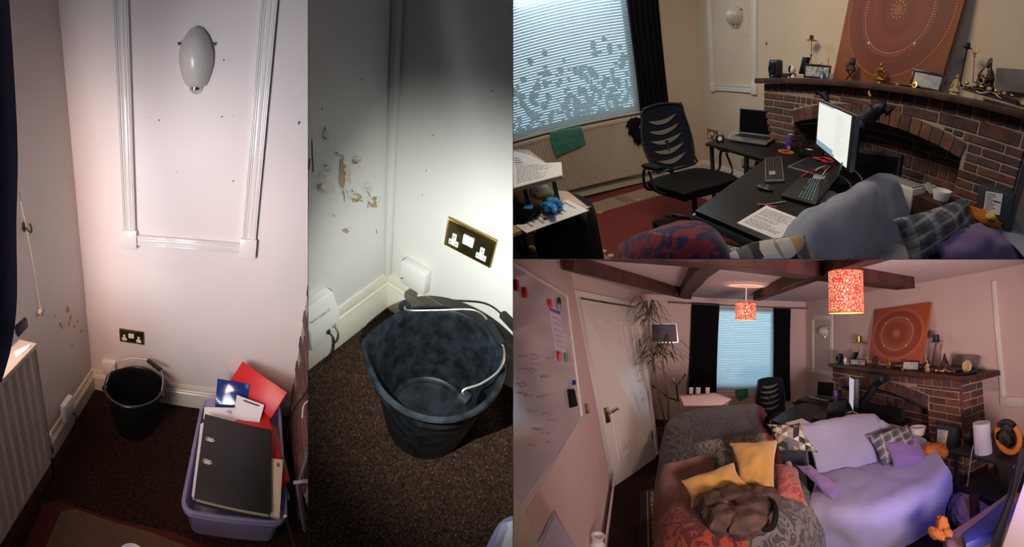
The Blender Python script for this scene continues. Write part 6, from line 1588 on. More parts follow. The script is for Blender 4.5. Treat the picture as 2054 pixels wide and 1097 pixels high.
bm = B(); tube(bm, catmull([at(1860, 364, y=-.5), at(1866, 374, y=-.5), at(1876, 388, y=-.5)], 5), .028, seg=8, sq=.4); solo('grey_cloth', bm, M('pale_blue_cloth', (.35, .37, .45), .9), 'folded pale cloth stuck in the white bowl', 'cloth')
bm = B(); box2(bm, (at(1840, 400, y=-.42).x, -.62, 0), (at(1915, 400, y=-.42).x, -.32, at(1887, 401, y=-.5).z)); solo('side_cabinet', bm, m_wood_d, 'dark low cabinet behind the sofa holding the white bowl', 'cabinet')
P = [at(u, v, y=-.50) for u, v in [(1962, 368), (2034, 391), (2024, 470), (1950, 450)]]; t = thing('parcel', 'dark slate plastic parcel with a white address label against the bricks', 'parcel', (P[2] + P[3]) / 2); bm = B(); slab(bm, P, .09, away=(0, 1, 0), bev=.02); part('mailer', bm, m_parcel, t)
Q = [at(u, v, y=-.505) for u, v in [(1978, 383), (2012, 389), (2005, 432), (1972, 424)]]; bm = B(); slab(bm, Q, .002, away=(0, 1, 0)); lb = part('address_label', bm, m_paper, t)
bm = B(); print_lines(bm, [q + V(0, -.0015, 0) for q in Q], 9, seed=12, fill=.7, lift=(0, -1, 0)); slab(bm, [Q[0].lerp(Q[1], .52).lerp(Q[3].lerp(Q[2], .52), .38) + V(0, -.002, 0), Q[0].lerp(Q[1], .95).lerp(Q[3].lerp(Q[2], .95), .38) + V(0, -.002, 0), Q[0].lerp(Q[1], .95).lerp(Q[3].lerp(Q[2], .95), .44) + V(0, -.002, 0), Q[0].lerp(Q[1], .52).lerp(Q[3].lerp(Q[2], .52), .44) + V(0, -.002, 0)], .001, away=(0, 1, 0)); part('label_print', bm, m_print, lb)
bm = B(); c_ = at(1965, 434, y=-.56); ball(bm, c_, .10, (1.6, .6, .5), bump=.4, bs=3); t = solo('plush_toy', bm, m_orange, 'orange soft toy peeping over the mauve cushion', 'soft toy'); bm = B(); ball(bm, at(1987, 434, y=-.62), .03, (1.2, .6, .8), bump=.4); part('yellow_tag', bm, m_yel, t)
bm = B(); tube(bm, [V(4.80, -.33, 0), V(4.80, -.33, 1.38)], .012, seg=8); solo('cable_trunking', bm, M('blue_grey_pipe', (.12, .15, .22), .5), 'blue grey pipe running up the right edge of the bricks', 'pipe')

# ================================================================== ROOM 4 : the whole room from the door
room(4)
HC = 2.32
def plane_hit(u, v, A, Bp, C):
    n = (Bp - A).cross(C - A); c, d = ray(u, v); return c + d * ((A - c).dot(n) / d.dot(n))
def lift4(u, v, base):
    c, d = ray(u, v); w_ = Vector(base) - c; tt = (w_.x * d.x + w_.y * d.y) / (d.x ** 2 + d.y ** 2); return c + d * tt
y0w, y1w, z0w, z1w = -1.93, -.70, .59, 2.12
bm = B(); box2(bm, (-.12, y1w, -.02), (0, 0, 2.5)); box2(bm, (-.12, -4.6, -.02), (0, y0w, 2.5)); box2(bm, (-.12, y0w, -.02), (0, y1w, z0w)); box2(bm, (-.12, y0w, z1w), (0, y1w, 2.5)); struct('wall_window', bm, m_wall4)
bm = B(); box2(bm, (-.14, 0, -.02), (8.5, .12, 2.6)); struct('wall_far', bm, m_wall4)
bm = B(); box2(bm, (-.2, -6, -.08), (8.5, .12, 0)); struct('floor', bm, m_carpet1)
bm = B(); box2(bm, (-.2, -6.5, HC), (8.5, .12, HC + .06)); struct('ceiling', bm, M('ceiling_artex', (.62, .50, .50), .9, bump=.6, bscale=30))
window_unit(y0w, y1w, z0w, z1w); outside(y0w, y1w, z0w, z1w, seed=8, n=40, x=-2.6, hz=.42)
mt4 = mt
blind(y0w, y1w, z0w + .03, z1w - .02, 46, 'small distant venetian blind between two black curtains', x=.03, ang=.95, sw=.034, mat=mt4, cords=3)
curtain_sheet(at(1380, 780, x=.12).y, at(1437, 780, x=.12).y, .50, 2.20, 'left one of the two black curtains beside the plant', x=.12, folds=6, amp=.03)
curtain_sheet(at(1550, 770, x=.12).y, at(1585, 770, x=.12).y, .35, 2.17, 'right one of the two black curtains beyond the office chair', x=.12, folds=4, amp=.03)
bm = B(); tube(bm, [at(1340, 606, x=.12), at(1622, 619, x=.12)], .018, seg=10); solo('curtain_pole', bm, m_trim, 'white curtain pole above the distant window', 'curtain pole')
radiator(-1.95, -.42, .12, .52, 'cream radiator under the distant window', x0=.03, x1=.10)
bm = B(); P = [at(u, v, x=.115) for u, v in [(1474, 782), (1500, 779), (1502, 795), (1486, 805), (1476, 797)]]; slab(bm, P, .008, away=(-1, 0, 0), bev=.003); solo('towel', bm, m_tower, 'small green towel on the radiator under the distant window', 'towel')
# door wall, leaning slightly outwards
A0, A1, A2 = at(1229, 984, z=0), at(1214, 1097, z=0), at(1143, 533, z=HC)
def HW(u, v): return plane_hit(u, v, A0, A1, A2)
nW = (A1 - A0).cross(A2 - A0).normalized()
if nW.dot(Vector(ROOMS[4][1]) - A0) < 0: nW = -nW
xx = (A1 - A0).normalized()
bm = B(); slab(bm, [A0, A0 + xx * 4, A2 + xx * 4, A2], .08, away=-nW); struct('wall_door', bm, m_wall4)
b0, b1 = A0 + nW * .02, A0 + xx * 4 + nW * .02; bm = B(); slab(bm, [b0, b1, b1 + V(0, 0, .17), b0 + V(0, 0, .17)], .02, away=-nW, bev=.004); struct('baseboard_door', bm, m_trim)
# door leaf
D = [at(1165, 600, z=2.0), at(1276, 618, z=2.0), at(1316, 917, z=.0), at(1232, 976, z=.0)]
nD = (D[1] - D[0]).cross(D[3] - D[0]).normalized()
if nD.dot(Vector(ROOMS[4][1]) - D[0]) < 0: nD = -nD
def DP(s, q, l=0): return (D[0] * (1 - s) + D[1] * s) * (1 - q) + (D[3] * (1 - s) + D[2] * s) * q + nD * l
bm = B(); slab(bm, [DP(0, 0), DP(1, 0), DP(1, 1), DP(0, 1)], .045, away=-nD); dr = struct('door_1', bm, m_trim)
for s0, s1, q0, q1 in ((.16, .42, .12, .54), (.60, .86, .12, .54), (.16, .42, .64, .90), (.60, .86, .64, .90)):
    bm = B(); f = .028
    for a, b, c, d in ((s0, s1, q0, q0 + f * .6), (s0, s1, q1 - f * .6, q1), (s0, s0 + f, q0, q1), (s1 - f, s1, q0, q1)): slab(bm, [DP(a, c, .012), DP(b, c, .012), DP(b, d, .012), DP(a, d, .012)], .014, away=-nD, bev=.003)
    slab(bm, [DP(s0 + .055, q0 + .03, .008), DP(s1 - .055, q0 + .03, .008), DP(s1 - .055, q1 - .03, .008), DP(s0 + .055, q1 - .03, .008)], .01, away=-nD, bev=.004); part('door_panel', bm, m_trim, dr)
bm = B(); slab(bm, [DP(.045, .62, .012), DP(.12, .62, .012), DP(.12, .70, .012), DP(.045, .70, .012)], .012, away=-nD, bev=.002); h = part('handle_plate', bm, m_brass, dr)
bm = B(); tube(bm, [DP(.08, .655, .01), DP(.08, .655, .06)], .012); tube(bm, catmull([DP(.08, .655, .06), DP(.15, .65, .065), DP(.21, .645, .06), DP(.24, .65, .05)], 4), .010); part('lever', bm, m_brass, h)
for q in (.25, .85): bm = B(); slab(bm, [DP(.955, q, .004), DP(.985, q, .004), DP(.985, q + .05, .004), DP(.955, q + .05, .004)], .006, away=-nD); part('hinge', bm, m_brass, dr)
bm = B(); slab(bm, [DP(-.10, -.02, .02), DP(-.02, -.02, .02), DP(-.02, 1, .02), DP(-.10, 1, .02)], .05, away=-nD, bev=.004); dj = struct('trim_3', bm, m_trim)
bm = B(); slab(bm, [DP(1.01, -.02, .02), DP(1.09, -.02, .02), DP(1.07, .99, .02), DP(1.01, .99, .02)], .05, away=-nD, bev=.004); part('jamb', bm, m_trim, dj)
bm = B(); slab(bm, [DP(-.10, -.05, .02), DP(1.09, -.05, .02), DP(1.09, -.015, .02), DP(-.10, -.015, .02)], .05, away=-nD, bev=.004); part('head', bm, m_trim, dj)
bm = B(); slab(bm, [DP(-.10, -.05, -.03), DP(1.3, -.05, -.03), DP(1.3, -.30, -.03), DP(-.10, -.30, -.03)], .05, away=-nD); struct('wall_door', bm, m_wall4)
# whiteboard
WQ = [HW(985, 505), HW(1133, 592), HW(1163, 838), HW(1000, 1085)]
t = thing('whiteboard', 'large whiteboard with faint scribbles on the left wall beside the door', 'whiteboard', (WQ[2] + WQ[3]) / 2)
def WP(u, v, l=.03): return plane_hit(u, v, A0 + nW * l, A1 + nW * l, A2 + nW * l)
bm = B(); slab(bm, [p + nW * .022 for p in WQ], .02, away=-nW); part('board', bm, M('whiteboard_face', (.66, .62, .68), .12, coat=.4), t)
for i in range(4):
    a, b = WQ[i] + nW * .03, WQ[(i + 1) % 4] + nW * .03; c = (sum(WQ, Vector()) / 4 + nW * .03); bm = B(); slab(bm, [a, b, b.lerp(c, .035), a.lerp(c, .035)], .03, away=-nW, bev=.003); part('rim', bm, m_trim, t)
bm = B(); rnd = random.Random(6)
for i in range(26):
    u, v = rnd.uniform(1035, 1100), rnd.uniform(700, 905); n = 7
    tube(bm, [WP(u + k * 3, v + rnd.uniform(-3, 3), .023) for k in range(n)], .0022, seg=4)
part('scribbles', bm, M('faint_ink', (.42, .39, .46), .6), t)
for u, v, m_, lab in ((1036, 572, m_red, 'red magnet nearest the left edge of the whiteboard'), (1053, 587, m_red, 'red magnet, second from the left at the top of the whiteboard'), (1103, 608, m_red, 'red magnet holding the top of the purple headed sheet'), (1122, 714, m_red, 'red magnet at the foot of the purple headed sheet'), (1122, 604, m_key, 'black magnet above the corner of the purple headed sheet'), (1121, 616, m_grey, 'dark grey magnet on the corner of the purple headed sheet'), (1136, 717, M('green_magnet', (.10, .22, .15), .5), 'green magnet right of the foot of the purple headed sheet')):
    p = WP(u, v, .034); bm = B(); rt = Matrix((xx, nW.cross(xx), nW)).transposed(); box(bm, p, (.05, .06, .02), rot=rt, bev=.008); solo('magnet', bm, m_, lab, 'magnet')
SQ = [WP(1100, 612, .026), WP(1123, 622, .026), WP(1136, 708, .026), WP(1113, 702, .026)]
t = thing('timetable_sheet', 'tall sheet with a purple heading held on the whiteboard by magnets', 'paper', (SQ[2] + SQ[3]) / 2); bm = B(); slab(bm, SQ, .002, away=-nW); part('sheet', bm, M('lilac_sheet', (.68, .62, .74), .7), t)
def SP(s, q, l=.0015): return (SQ[0] * (1 - s) + SQ[1] * s) * (1 - q) + (SQ[3] * (1 - s) + SQ[2] * s) * q + nW * l
bm = B(); slab(bm, [SP(.03, .04), SP(.97, .04), SP(.97, .12), SP(.03, .12)], .001, away=-nW); part('heading', bm, M('purple_heading', (.20, .08, .32), .6), t)
bm = B()
for q in (.22, .26, .34, .38, .50, .54, .62, .66, .74, .78, .86, .90): slab(bm, [SP(.15, q), SP(.85, q), SP(.85, q + .018), SP(.15, q + .018)], .001, away=-nW)
part('printed_text', bm, M('lilac_print', (.42, .34, .50), .7), t)
p, q = WP(1151, 763, .04), WP(1152, 772, .04); bm = B(); tube(bm, [p, q], .016, seg=10); solo('marker_pen', bm, m_blue, 'blue capped marker at the lower corner of the whiteboard', 'pen')
bm = B(); slab(bm, [WP(1145, 780, .05), WP(1153, 779, .05), WP(1160, 814, .05), WP(1150, 817, .05)], .04, away=-nW, bev=.01); solo('board_eraser', bm, m_fab_k, 'black board wiper hanging at the whiteboard corner', 'eraser')
bm = B(); slab(bm, [WP(1175, 809, .012), WP(1181, 809, .012), WP(1183, 829, .012), WP(1177, 830, .012)], .012, away=-nW, bev=.003); solo('light_switch', bm, m_brass, 'brass light switch between the whiteboard and the door', 'light switch')
# leaning frame, vase, near drape at the lower left
t = thing('leaning_frame', 'corner of a white framed picture leaning at the bottom left', 'picture frame', at(1112, 1100, z=0)); k = .12
bm = B(); a, b, c = WP(1112, 1026, k), WP(1066, 1120, k), WP(1166, 1120, k); tube(bm, [a, b], .009, seg=4); tube(bm, [a, c], .005, seg=4); part('frame', bm, m_trim, t)
bm = B(); slab(bm, [a, b, c], .008, away=-nW); part('panel', bm, M('lilac_panel', (.50, .46, .58), .6), t)
p = at(1197, 1110, z=.25); bm = B(); lathe(bm, [(0, 0), (.05, 0), (.09, .10), (.10, .20), (.06, .29), (.035, .33), (.05, .36), (.04, .36), (.02, .32), (0, .32)], c=(p.x, p.y, .0), seg=28); solo('vase', bm, m_white, 'neck of a pale vase on the carpet below the door side skirting', 'vase')
bm = B(); slab(bm, [WP(1029, 985, .2), WP(1050, 1010, .2), WP(1085, 1100, .2), WP(1025, 1100, .2)], .03, away=-nW, bev=.01); solo('draped_cloth', bm, m_creamp, 'cream cloth edge in the extreme bottom left of the wide room view', 'cloth')
# beams
m_beam = M('dark_beam', (.055, .016, .014), .7, bump=.8, bscale=12, var=.4, vscale=5)
def beam(pts, wd, name='trim_4'):
    P = [at(u, v, z=HC - .13) for u, v in pts]; C_ = catmull(P, 5); bm = B(); L = []
    for i, p in enumerate(C_):
        d = (C_[min(i + 1, len(C_) - 1)] - C_[max(i - 1, 0)]); d.z = 0; d.normalize(); s = V(-d.y, d.x, 0) * wd / 2; jig = 1 + .12 * noise.noise(p * 3)
        L.append([bm.verts.new(p + s * jig), bm.verts.new(p - s * jig), bm.verts.new(p - s + V(0, 0, .14)), bm.verts.new(p + s + V(0, 0, .14))])
    for a, b in zip(L, L[1:]):
        for j in range(4): bm.faces.new((a[j], a[(j + 1) % 4], b[(j + 1) % 4], b[j]))
    bm.faces.new(L[0]); bm.faces.new(L[-1][::-1]); bmesh.ops.bevel(bm, geom=[e for e in bm.edges], offset=.008, segments=1, affect='EDGES'); return struct(name, bm, m_beam)
beam([(1139, 541), (1200, 556), (1290, 578), (1379, 600)], .14); beam([(1100, 512), (1250, 521), (1440, 536), (1560, 549), (1690, 565), (1817, 580)], .24)
beam([(1424, 540), (1400, 562), (1372, 597)], .16); beam([(1632, 562), (1580, 580), (1518, 603)], .12); beam([(1664, 556), (1700, 541), (1790, 515)], .12)
p = at(1498, 571, z=HC); bm = B(); lathe(bm, [(0, -.03), (.06, -.03), (.10, -.02), (.26, -.018), (.34, -.01), (.36, 0), (0, 0)], c=p, seg=40); solo('ceiling_rose', bm, M('rose_plaster', (.66, .52, .44), .8, bump=.3, bscale=30), 'round plaster ceiling rose above the farther pendant lamp', 'ceiling rose')
m_shade = M('pierced_shade', (.16, .012, .010), .6); nt, b_ = nodes(m_shade); tc = nt.nodes.new('ShaderNodeTexCoord'); vo = nt.nodes.new('ShaderNodeTexVoronoi'); vo.feature = 'DISTANCE_TO_EDGE'; vo.inputs['Scale'].default_value = 48; nt.links.new(tc.outputs['Object'], vo.inputs['Vector'])
r = nt.nodes.new('ShaderNodeValToRGB'); r.color_ramp.elements[0].position = .10; r.color_ramp.elements[1].position = .16; r.color_ramp.elements[0].color = (.75, .05, .02, 1); r.color_ramp.elements[1].color = (1, .66, .40, 1); nt.links.new(vo.outputs['Distance'], r.inputs['Fac']); nt.links.new(r.outputs['Color'], b_.inputs['Emission Color']); b_.inputs['Emission Strength'].default_value = .85
lt_ = nt.nodes.new('ShaderNodeMath'); lt_.operation = 'LESS_THAN'; lt_.inputs[1].default_value = .30; nt.links.new(vo.outputs['Distance'], lt_.inputs[0]); nt.links.new(lt_.outputs[0], b_.inputs['Alpha'])
m_bulb = M('lit_bulb', (1, 1, 1), .3, emit=(1, .9, .72), estr=14)
def pendant(xy, ztop, zbot, rad, label):
    t = thing('pendant_lamp', label, 'pendant lamp', (xy[0], xy[1], zbot)); x, y = xy
    bm = B(); lathe(bm, [(rad, zbot), (rad, ztop), (rad - .004, ztop), (rad - .004, zbot), (rad, zbot)], c=(x, y, 0), seg=40); part('lamp_shade', bm, m_shade, t)
    for z_ in (zbot, ztop): bm = B(); tube(bm, [(x + rad * math.cos(a * PI / 16), y + rad * math.sin(a * PI / 16), z_) for a in range(32)], .005, closed=True, seg=6); part('shade_ring', bm, m_orange, t)
    bm = B(); tube(bm, [(x, y, HC), (x, y, (ztop + zbot) / 2 + .06)], .006, seg=8); part('cord', bm, m_white, t)
    bm = B(); ball(bm, (x, y, (ztop + zbot) / 2 - .0), .05, (1, 1, 1.3)); part('bulb', bm, m_bulb, t)
    bm = B(); tube(bm, [(x, y, (ztop + zbot) / 2 + .04), (x, y, (ztop + zbot) / 2 + .09)], .02, seg=12); part('bulb_holder', bm, m_white, t)
    lamp('POINT', 4, (x, y, zbot - .03), (x, y, 0), 18, (1, .64, .48), radius=.04, name='pendant_bulb')
pc = at(1497, 571, z=HC); zt_, zb_ = lift4(1497, 607, pc).z, lift4(1497, 641, pc).z; pendant((pc.x, pc.y), zt_, zb_, (at(1517, 624, x=pc.x) - at(1477, 624, x=pc.x)).length / 2, 'farther small pendant lamp with a pierced shade near the window')
q = at(1697, 585, x=5.15); a, b = at(1697, 545, x=5.15).z, at(1697, 627, x=5.15).z; pendant((5.15, q.y), a, b, (at(1730, 585, x=5.15) - at(1664, 585, x=5.15)).length / 2 * .93, 'nearer large pendant lamp with a glowing red pierced shade')
# chimney, mantel and painting
brick_front(1.89, 4.72, -.34, 1.165, 1.20, .40, .076, .013, (3.16, .97 - 5.2, 5.2, 2.14, 4.18, .125), depth=.22, seed=15, hdr=.15)
brick_patch(2.08, 4.24, -.14, 0, .99, .40, .076, .013, soldier=2, seed=9)
bm = B(); rnd = random.Random(8); box2(bm, (4.60, -.335, 0), (4.715, 0, 1.2)); z = 0; r_ = 0
while z < 1.15:
    for a, b in (((-.34, -.20), (-.187, 0)) if r_ % 2 else ((-.34, -.10), (-.087, 0))): box2(bm, (4.70, a, z), (4.722, b, z + .063), mi=1 + rnd.randrange(4), bev=.004, seg=1)
    z += .076; r_ += 1
struct('wall_chimney', bm, [m_mortar] + BR, smooth=False)
bm = B(); slab(bm, [(1.85, -.40, 1.205), (5.0, -.40, 1.255), (5.0, 0, 1.255), (1.85, 0, 1.205)], .05, away=(0, 0, -1), bev=.005); solo('mantel_shelf', bm, m_wood_d, 'dark mantel shelf over the brick fireplace in the wide room view', 'mantel shelf')
bm = B(); tube(bm, catmull([at(1690, 775, y=-.31), at(1760, 781, y=-.31), at(1800, 792, y=-.31), at(1860, 819, y=-.31)], 6), .02, seg=6); solo('arch_bar', bm, m_iron, 'dark iron bar under the arch above the television in the wide room view', 'iron bar')
mm = mandala_mat('mandala_paint_far', (0, 0, 0), (1, 1), [(.3, .07, .02), [(0, (.55, .20, .10)), (.08, (.32, .06, .03)), (.30, (.26, .04, .02)), (.50, (.36, .09, .05)), (.60, (.30, .055, .025)), (.80, (.26, .045, .03)), (.86, (.42, .12, .06)), (1.0, (.38, .08, .03))]])
Pq = [at(1754, 621, y=-.04), at(1866, 606, y=-.04), at(1848, 729, y=-.22), at(1742, 722, y=-.22)]
t = painting(*Pq, 'orange mandala canvas over the fireplace in the wide room view', [mm] + pm[1:])
cc = sum(Pq, Vector()) / 4 - (Pq[2] + Pq[3]) / 2
for n_ in mm.node_tree.nodes:
    if n_.type == 'MAPPING' and abs(n_.inputs['Scale'].default_value[0] - 1) < 1e-6: n_.inputs['Location'].default_value = (-cc.x, -cc.y, -cc.z)
    elif n_.type == 'MAPPING': n_.inputs['Scale'].default_value = (2 / (Pq[1] - Pq[0]).length, 0, 2 / (Pq[0].z - Pq[3].z))
mantel_set(4, dict(speaker=(1681, 731, 12, 20), cambox=(1694, 731, 10, 4), camera=(1695, 726, 10, 14), book=[(1705, 731), (1711, 731), (1719, 706), (1710, 706)], calendar=(1703, 733, 12, 5), frame1=(1720, 731, 23, 14), candle=((1721, 728), (1723, 688)), reeds=[((1736, 726), (1737, 707))], bust=(1755, 735, 18, 22), buddha=(1784, 738, 14, 22), ribbon=((1781, 738), (1769, 742), (1768, 752)),
    frame2=(1826, 743, 26, 20), coin=(1811, 744, 8, 6), cross=((1848, 742), (1858, 710), 12), carving=(1861, 744, 14, 24), iron=((1870, 736), (1878, 686)), trident=((1884, 738), (1888, 694), 8), robed=(1896, 738, 28, 38), woodbox=((1870, 738), (1922, 748)), canvas=[(1911, 711), (1965, 714), (1958, 748), (1906, 744)], disc=(1941, 748, 26, 30)), 'in room view')
bm = B(); lathe(bm, [(0, 0), (.10, 0), (.15, .03), (.13, .04), (.05, .02), (0, .02)], c=at(1932, 752, y=-.3), seg=20); solo('iron_dish', bm, m_iron, 'dark dish at the right end of the mantel in the wide room view', 'dish')
panel_frame(.36, 1.27, .91, 2.0, .08, 0, m_trim)
bm = B(); box2(bm, (.36, -.02, 1.93), (1.27, 0, 2.01), bev=.003); struct('trim_5', bm, m_trim)
a, b = at(1650, 653, y=-.06), at(1650, 678, y=-.06); wall_lamp(a.x, -.004, b.z, a.z, .26, 'faint glass wall light in the panel beyond the fireplace, wide room view', depth=.13)
q = at(2010, 812, y=0); bm = B(); box2(bm, (q.x, -.03, q.z), (q.x + 1.6, 0, q.z + .09), bev=.004); fr = struct('trim_6', bm, m_trim); bm = B(); box2(bm, (q.x, -.02, q.z), (q.x + .06, 0, 2.2), bev=.004); part('stile', bm, m_trim, fr)
# desk, chair, computers
z = .74
Dk = [at(u, v, z=z) for u, v in [(1547, 842), (1596, 812), (1640, 803), (1716, 808), (1745, 832), (1690, 850), (1600, 862)]]
open_desk(Dk, z, .03, 'black desk with papers behind the lilac sofa in the wide room view', [(Dk[0].x - .05, Dk[0].y + .05), (Dk[1].x + .03, Dk[1].y)], rail=[(Dk[0] - V(0, 0, .02), Dk[1] - V(0, 0, .02))], legmat=m_greym)
D2 = [at(u, v, z=z + .01) for u, v in [(1597, 802), (1612, 795), (1700, 800), (1700, 812), (1640, 808)]]; open_desk(D2, z + .01, .03, 'farther black desk carrying the silver laptop in the wide room view', [(D2[0].x + .04, D2[0].y + .04)])
cp = at(1563, 838, z=.47); office_chair((cp.x, cp.y, 0), math.radians(105), 'black mesh office chair standing before the distant radiator', s=(1.12, 1.0, .86), seat_z=.50, back_h=.58, back_w=.50, back_lean=.05)
Z1 = z + .03
def LQ(hl, hr, fr_, fl, t1, t2, lab, bm_, lm_):
    H = [at(u, v, z=Z1) for u, v in (hl, hr, fr_, fl)]; laptop_quad(*H, lift4(*t1, H[0]), lift4(*t2, H[1]), lab, bm_, lm_)
LQ((1638, 793), (1672, 798), (1660, 803), (1620, 796), (1640, 764), (1675, 766), 'silver laptop with a dark screen beside the bricks in the wide room view', m_silver, m_silver)
LQ((1693, 837), (1656, 845), (1628, 836), (1650, 826), (1697, 802), (1661, 808), 'black laptop seen from behind on the desk in the wide room view', m_key, M('laptop_back', (.035, .035, .05), .3, metal=.4))
p = at(1677, 806, z=z + .01); bm = B(); lathe(bm, [(0, 0), (.032, 0), (.036, .01), (.036, .15), (.03, .16), (0, .16)], c=p, seg=20); solo('drink_can', bm, m_purplecan, 'purple can beside the silver laptop in the wide room view', 'can')
P = [at(1704, 755, y=-.66), at(1714, 760, y=-.90), at(1712, 825, y=-.90), at(1704, 808, y=-.66)]; t = thing('monitor', 'monitor seen almost edge on beside the brick arch', 'monitor', (P[2] + P[3]) / 2)
bm = B(); slab(bm, P, .06, away=(1, .4, 0), bev=.004); part('housing', bm, m_key, t); bm = B(); cP = sum(P, Vector()) / 4; slab(bm, [cP + (p - cP) * .95 + V(-.004, -.003, 0) for p in P], .002, away=(1, 0, 0)); part('screen', bm, M('screen_glow', (.2, .2, .25), .3, emit=(.62, .58, .70), estr=.7), t)
bm = B(); tube(bm, catmull([at(1719, 818, y=-.6), at(1722, 795, y=-.6), at(1716, 785, y=-.6)], 5), .05); tube(bm, catmull([at(1728, 812, y=-.6), at(1745, 790, y=-.55), at(1758, 768, y=-.5), at(1772, 758, y=-.5), at(1783, 760, y=-.5)], 5), [.05] * 11 + [.06] * 5 + [.03] * 5, seg=10); solo('branch_sculpture', bm, m_iron, 'black bent branch shape rising before the brick arch in the wide room view', 'sculpture')
a, b, c = at(1733, 806, y=-.44), at(1808, 822, y=-.44), at(1805, 856, y=-.44); t = thing('television', 'dark television in the fireplace behind the lilac sofa', 'television', V((a.x + b.x) / 2, -.44, 0)); bm = B(); slab(bm, [a, b, V(b.x, -.44, c.z - .1), V(a.x, -.44, c.z - .1)], .05, away=(0, 1, 0)); part('cabinet', bm, m_key, t); bm = B(); box2(bm, (a.x + .2, -.5, 0), (b.x - .2, -.36, c.z - .1)); part('stand', bm, m_key, t)
paper_on([(1575, 848), (1609, 839), (1639, 855), (1604, 861)], z + .03, 'white printed pages on the near end of the desk in the wide room view', lines=0, th=.03)
cable([at(1700, 828, z=z + .05), at(1712, 826, z=z + .09), at(1724, 834, z=z + .06), at(1727, 846, z=z)], .008, m_cablew, 'white lead hanging off the desk by the edge on monitor')
a = at(1766, 852, y=-.62); b = at(1812, 866, y=-.62); bm = B(); box2(bm, (a.x, -.66, 0), (b.x, -.46, a.z), bev=.03); solo('air_heater', bm, m_white, 'white heater top behind the plaid cushion in the wide room view', 'heater')
bm = B(); lathe(bm, [(0, 0), (.06, 0), (.09, .08), (.08, .08), (0, .02)], c=at(1842, 872, y=-.55), seg=20); solo('white_bowl', bm, m_white, 'white bowl behind the plaid cushion in the wide room view', 'bowl')
# left desk, plant, picture, lamp
z = .80; zq = [at(u, v, z=z) for u, v in [(1361, 792), (1434, 787), (1468, 800), (1456, 815), (1368, 815)]]
open_desk(zq, z, .03, 'small desk with big white sheets on it under the left black curtain', [(zq[3].x - .05, zq[3].y), (zq[1].x + .05, zq[1].y)], mat=m_wood_l)
bm = B(); slab(bm, [at(u, v, z=z + .02) for u, v in [(1364, 795), (1432, 789), (1466, 801), (1450, 812), (1372, 813)]], .012); solo('paper_sheets', bm, M('pinkish_paper', (.78, .68, .72), .7), 'spread white sheets on the small desk by the left curtain', 'paper')
for u, w_, lab in ((1386, .03, 'white cup beside the curtain foot on the small desk'), (1400, .035, 'white mug in the middle of the small desk edge'), (1419, .03, 'small white pot at the right of the small desk edge')):
    bm = B(); lathe(bm, [(0, 0), (w_, 0), (w_ * 1.1, .08), (w_ * .9, .08), (0, .01)], c=at(u, 789, z=z + .01), seg=16); solo('cup', bm, m_white, lab, 'cup')
bm = B(); c_ = at(1447, 820, z=.62); ball(bm, c_, .10, (1.2, 1, .6), bump=.6, bs=3); solo('rubber_gloves', bm, m_nitr, 'blue gloves under the white sheets in the wide room view', 'gloves'); bm = B(); ball(bm, at(1428, 821, z=.62), .13, (1.3, 1, .6), bump=.4, bs=3); solo('black_bag', bm, m_fab_k, 'black bag under the white sheets in the wide room view', 'bag')
t = thing('desk_lamp', 'thin black jointed desk lamp beside the plant', 'desk lamp', at(1362, 800, z=.8)); J = [at(1360, 805, x=.9), at(1357, 775, x=.9), at(1375, 750, x=.9)]
bm = B(); tube(bm, J[:2], .014); tube(bm, J[1:], .014); part('arm', bm, m_key, t); bm = B(); tube(bm, [at(1348, 760, x=.9), at(1358, 773, x=.9)], [.05, .03]); part('head', bm, m_white, t)
bm = B(); tube(bm, [at(1308, 773, x=.8), at(1340, 797, x=.8), at(1368, 806, x=.8)], .014); solo('bent_arm', bm, m_key, 'black rod reaching across behind the plant stems', 'rod')
PF = [at(u, v, x=.02) for u, v in [(1305, 649), (1357, 649), (1361, 687), (1306, 687)]]; t = thing('wall_picture', 'dark photograph in a thin pale frame behind the tall plant', 'picture', (PF[2] + PF[3]) / 2); bm = B(); slab(bm, PF, .02, away=(-1, 0, 0)); part('frame', bm, m_trim, t)
cP = sum(PF, Vector()) / 4; bm = B(); slab(bm, [cP + (p - cP) * .93 + V(.004, 0, 0) for p in PF], .002, away=(-1, 0, 0)); part('photo', bm, M('dark_photo', (.03, .015, .03), .3, color2=(.10, .05, .10), vscale=3, spec=.1), t)
pb = at(1338, 905, z=0); t = thing('potted_plant', 'tall thin dracaena with drooping narrow leaves beside the white door', 'plant', pb)
bm = B(); lathe(bm, [(0, 0), (.13, 0), (.18, .26), (.19, .28), (.16, .28), (.14, .22), (0, .22)], c=pb, seg=28); part('pot', bm, M('brown_pot', (.09, .035, .03), .5), t)
m_stem = M('plant_stem', (.16, .10, .06), .8, bump=.4, bscale=40); m_leaf = M('narrow_leaf', (.10, .085, .055), .6, var=.4, vscale=8)
rnd = random.Random(12)
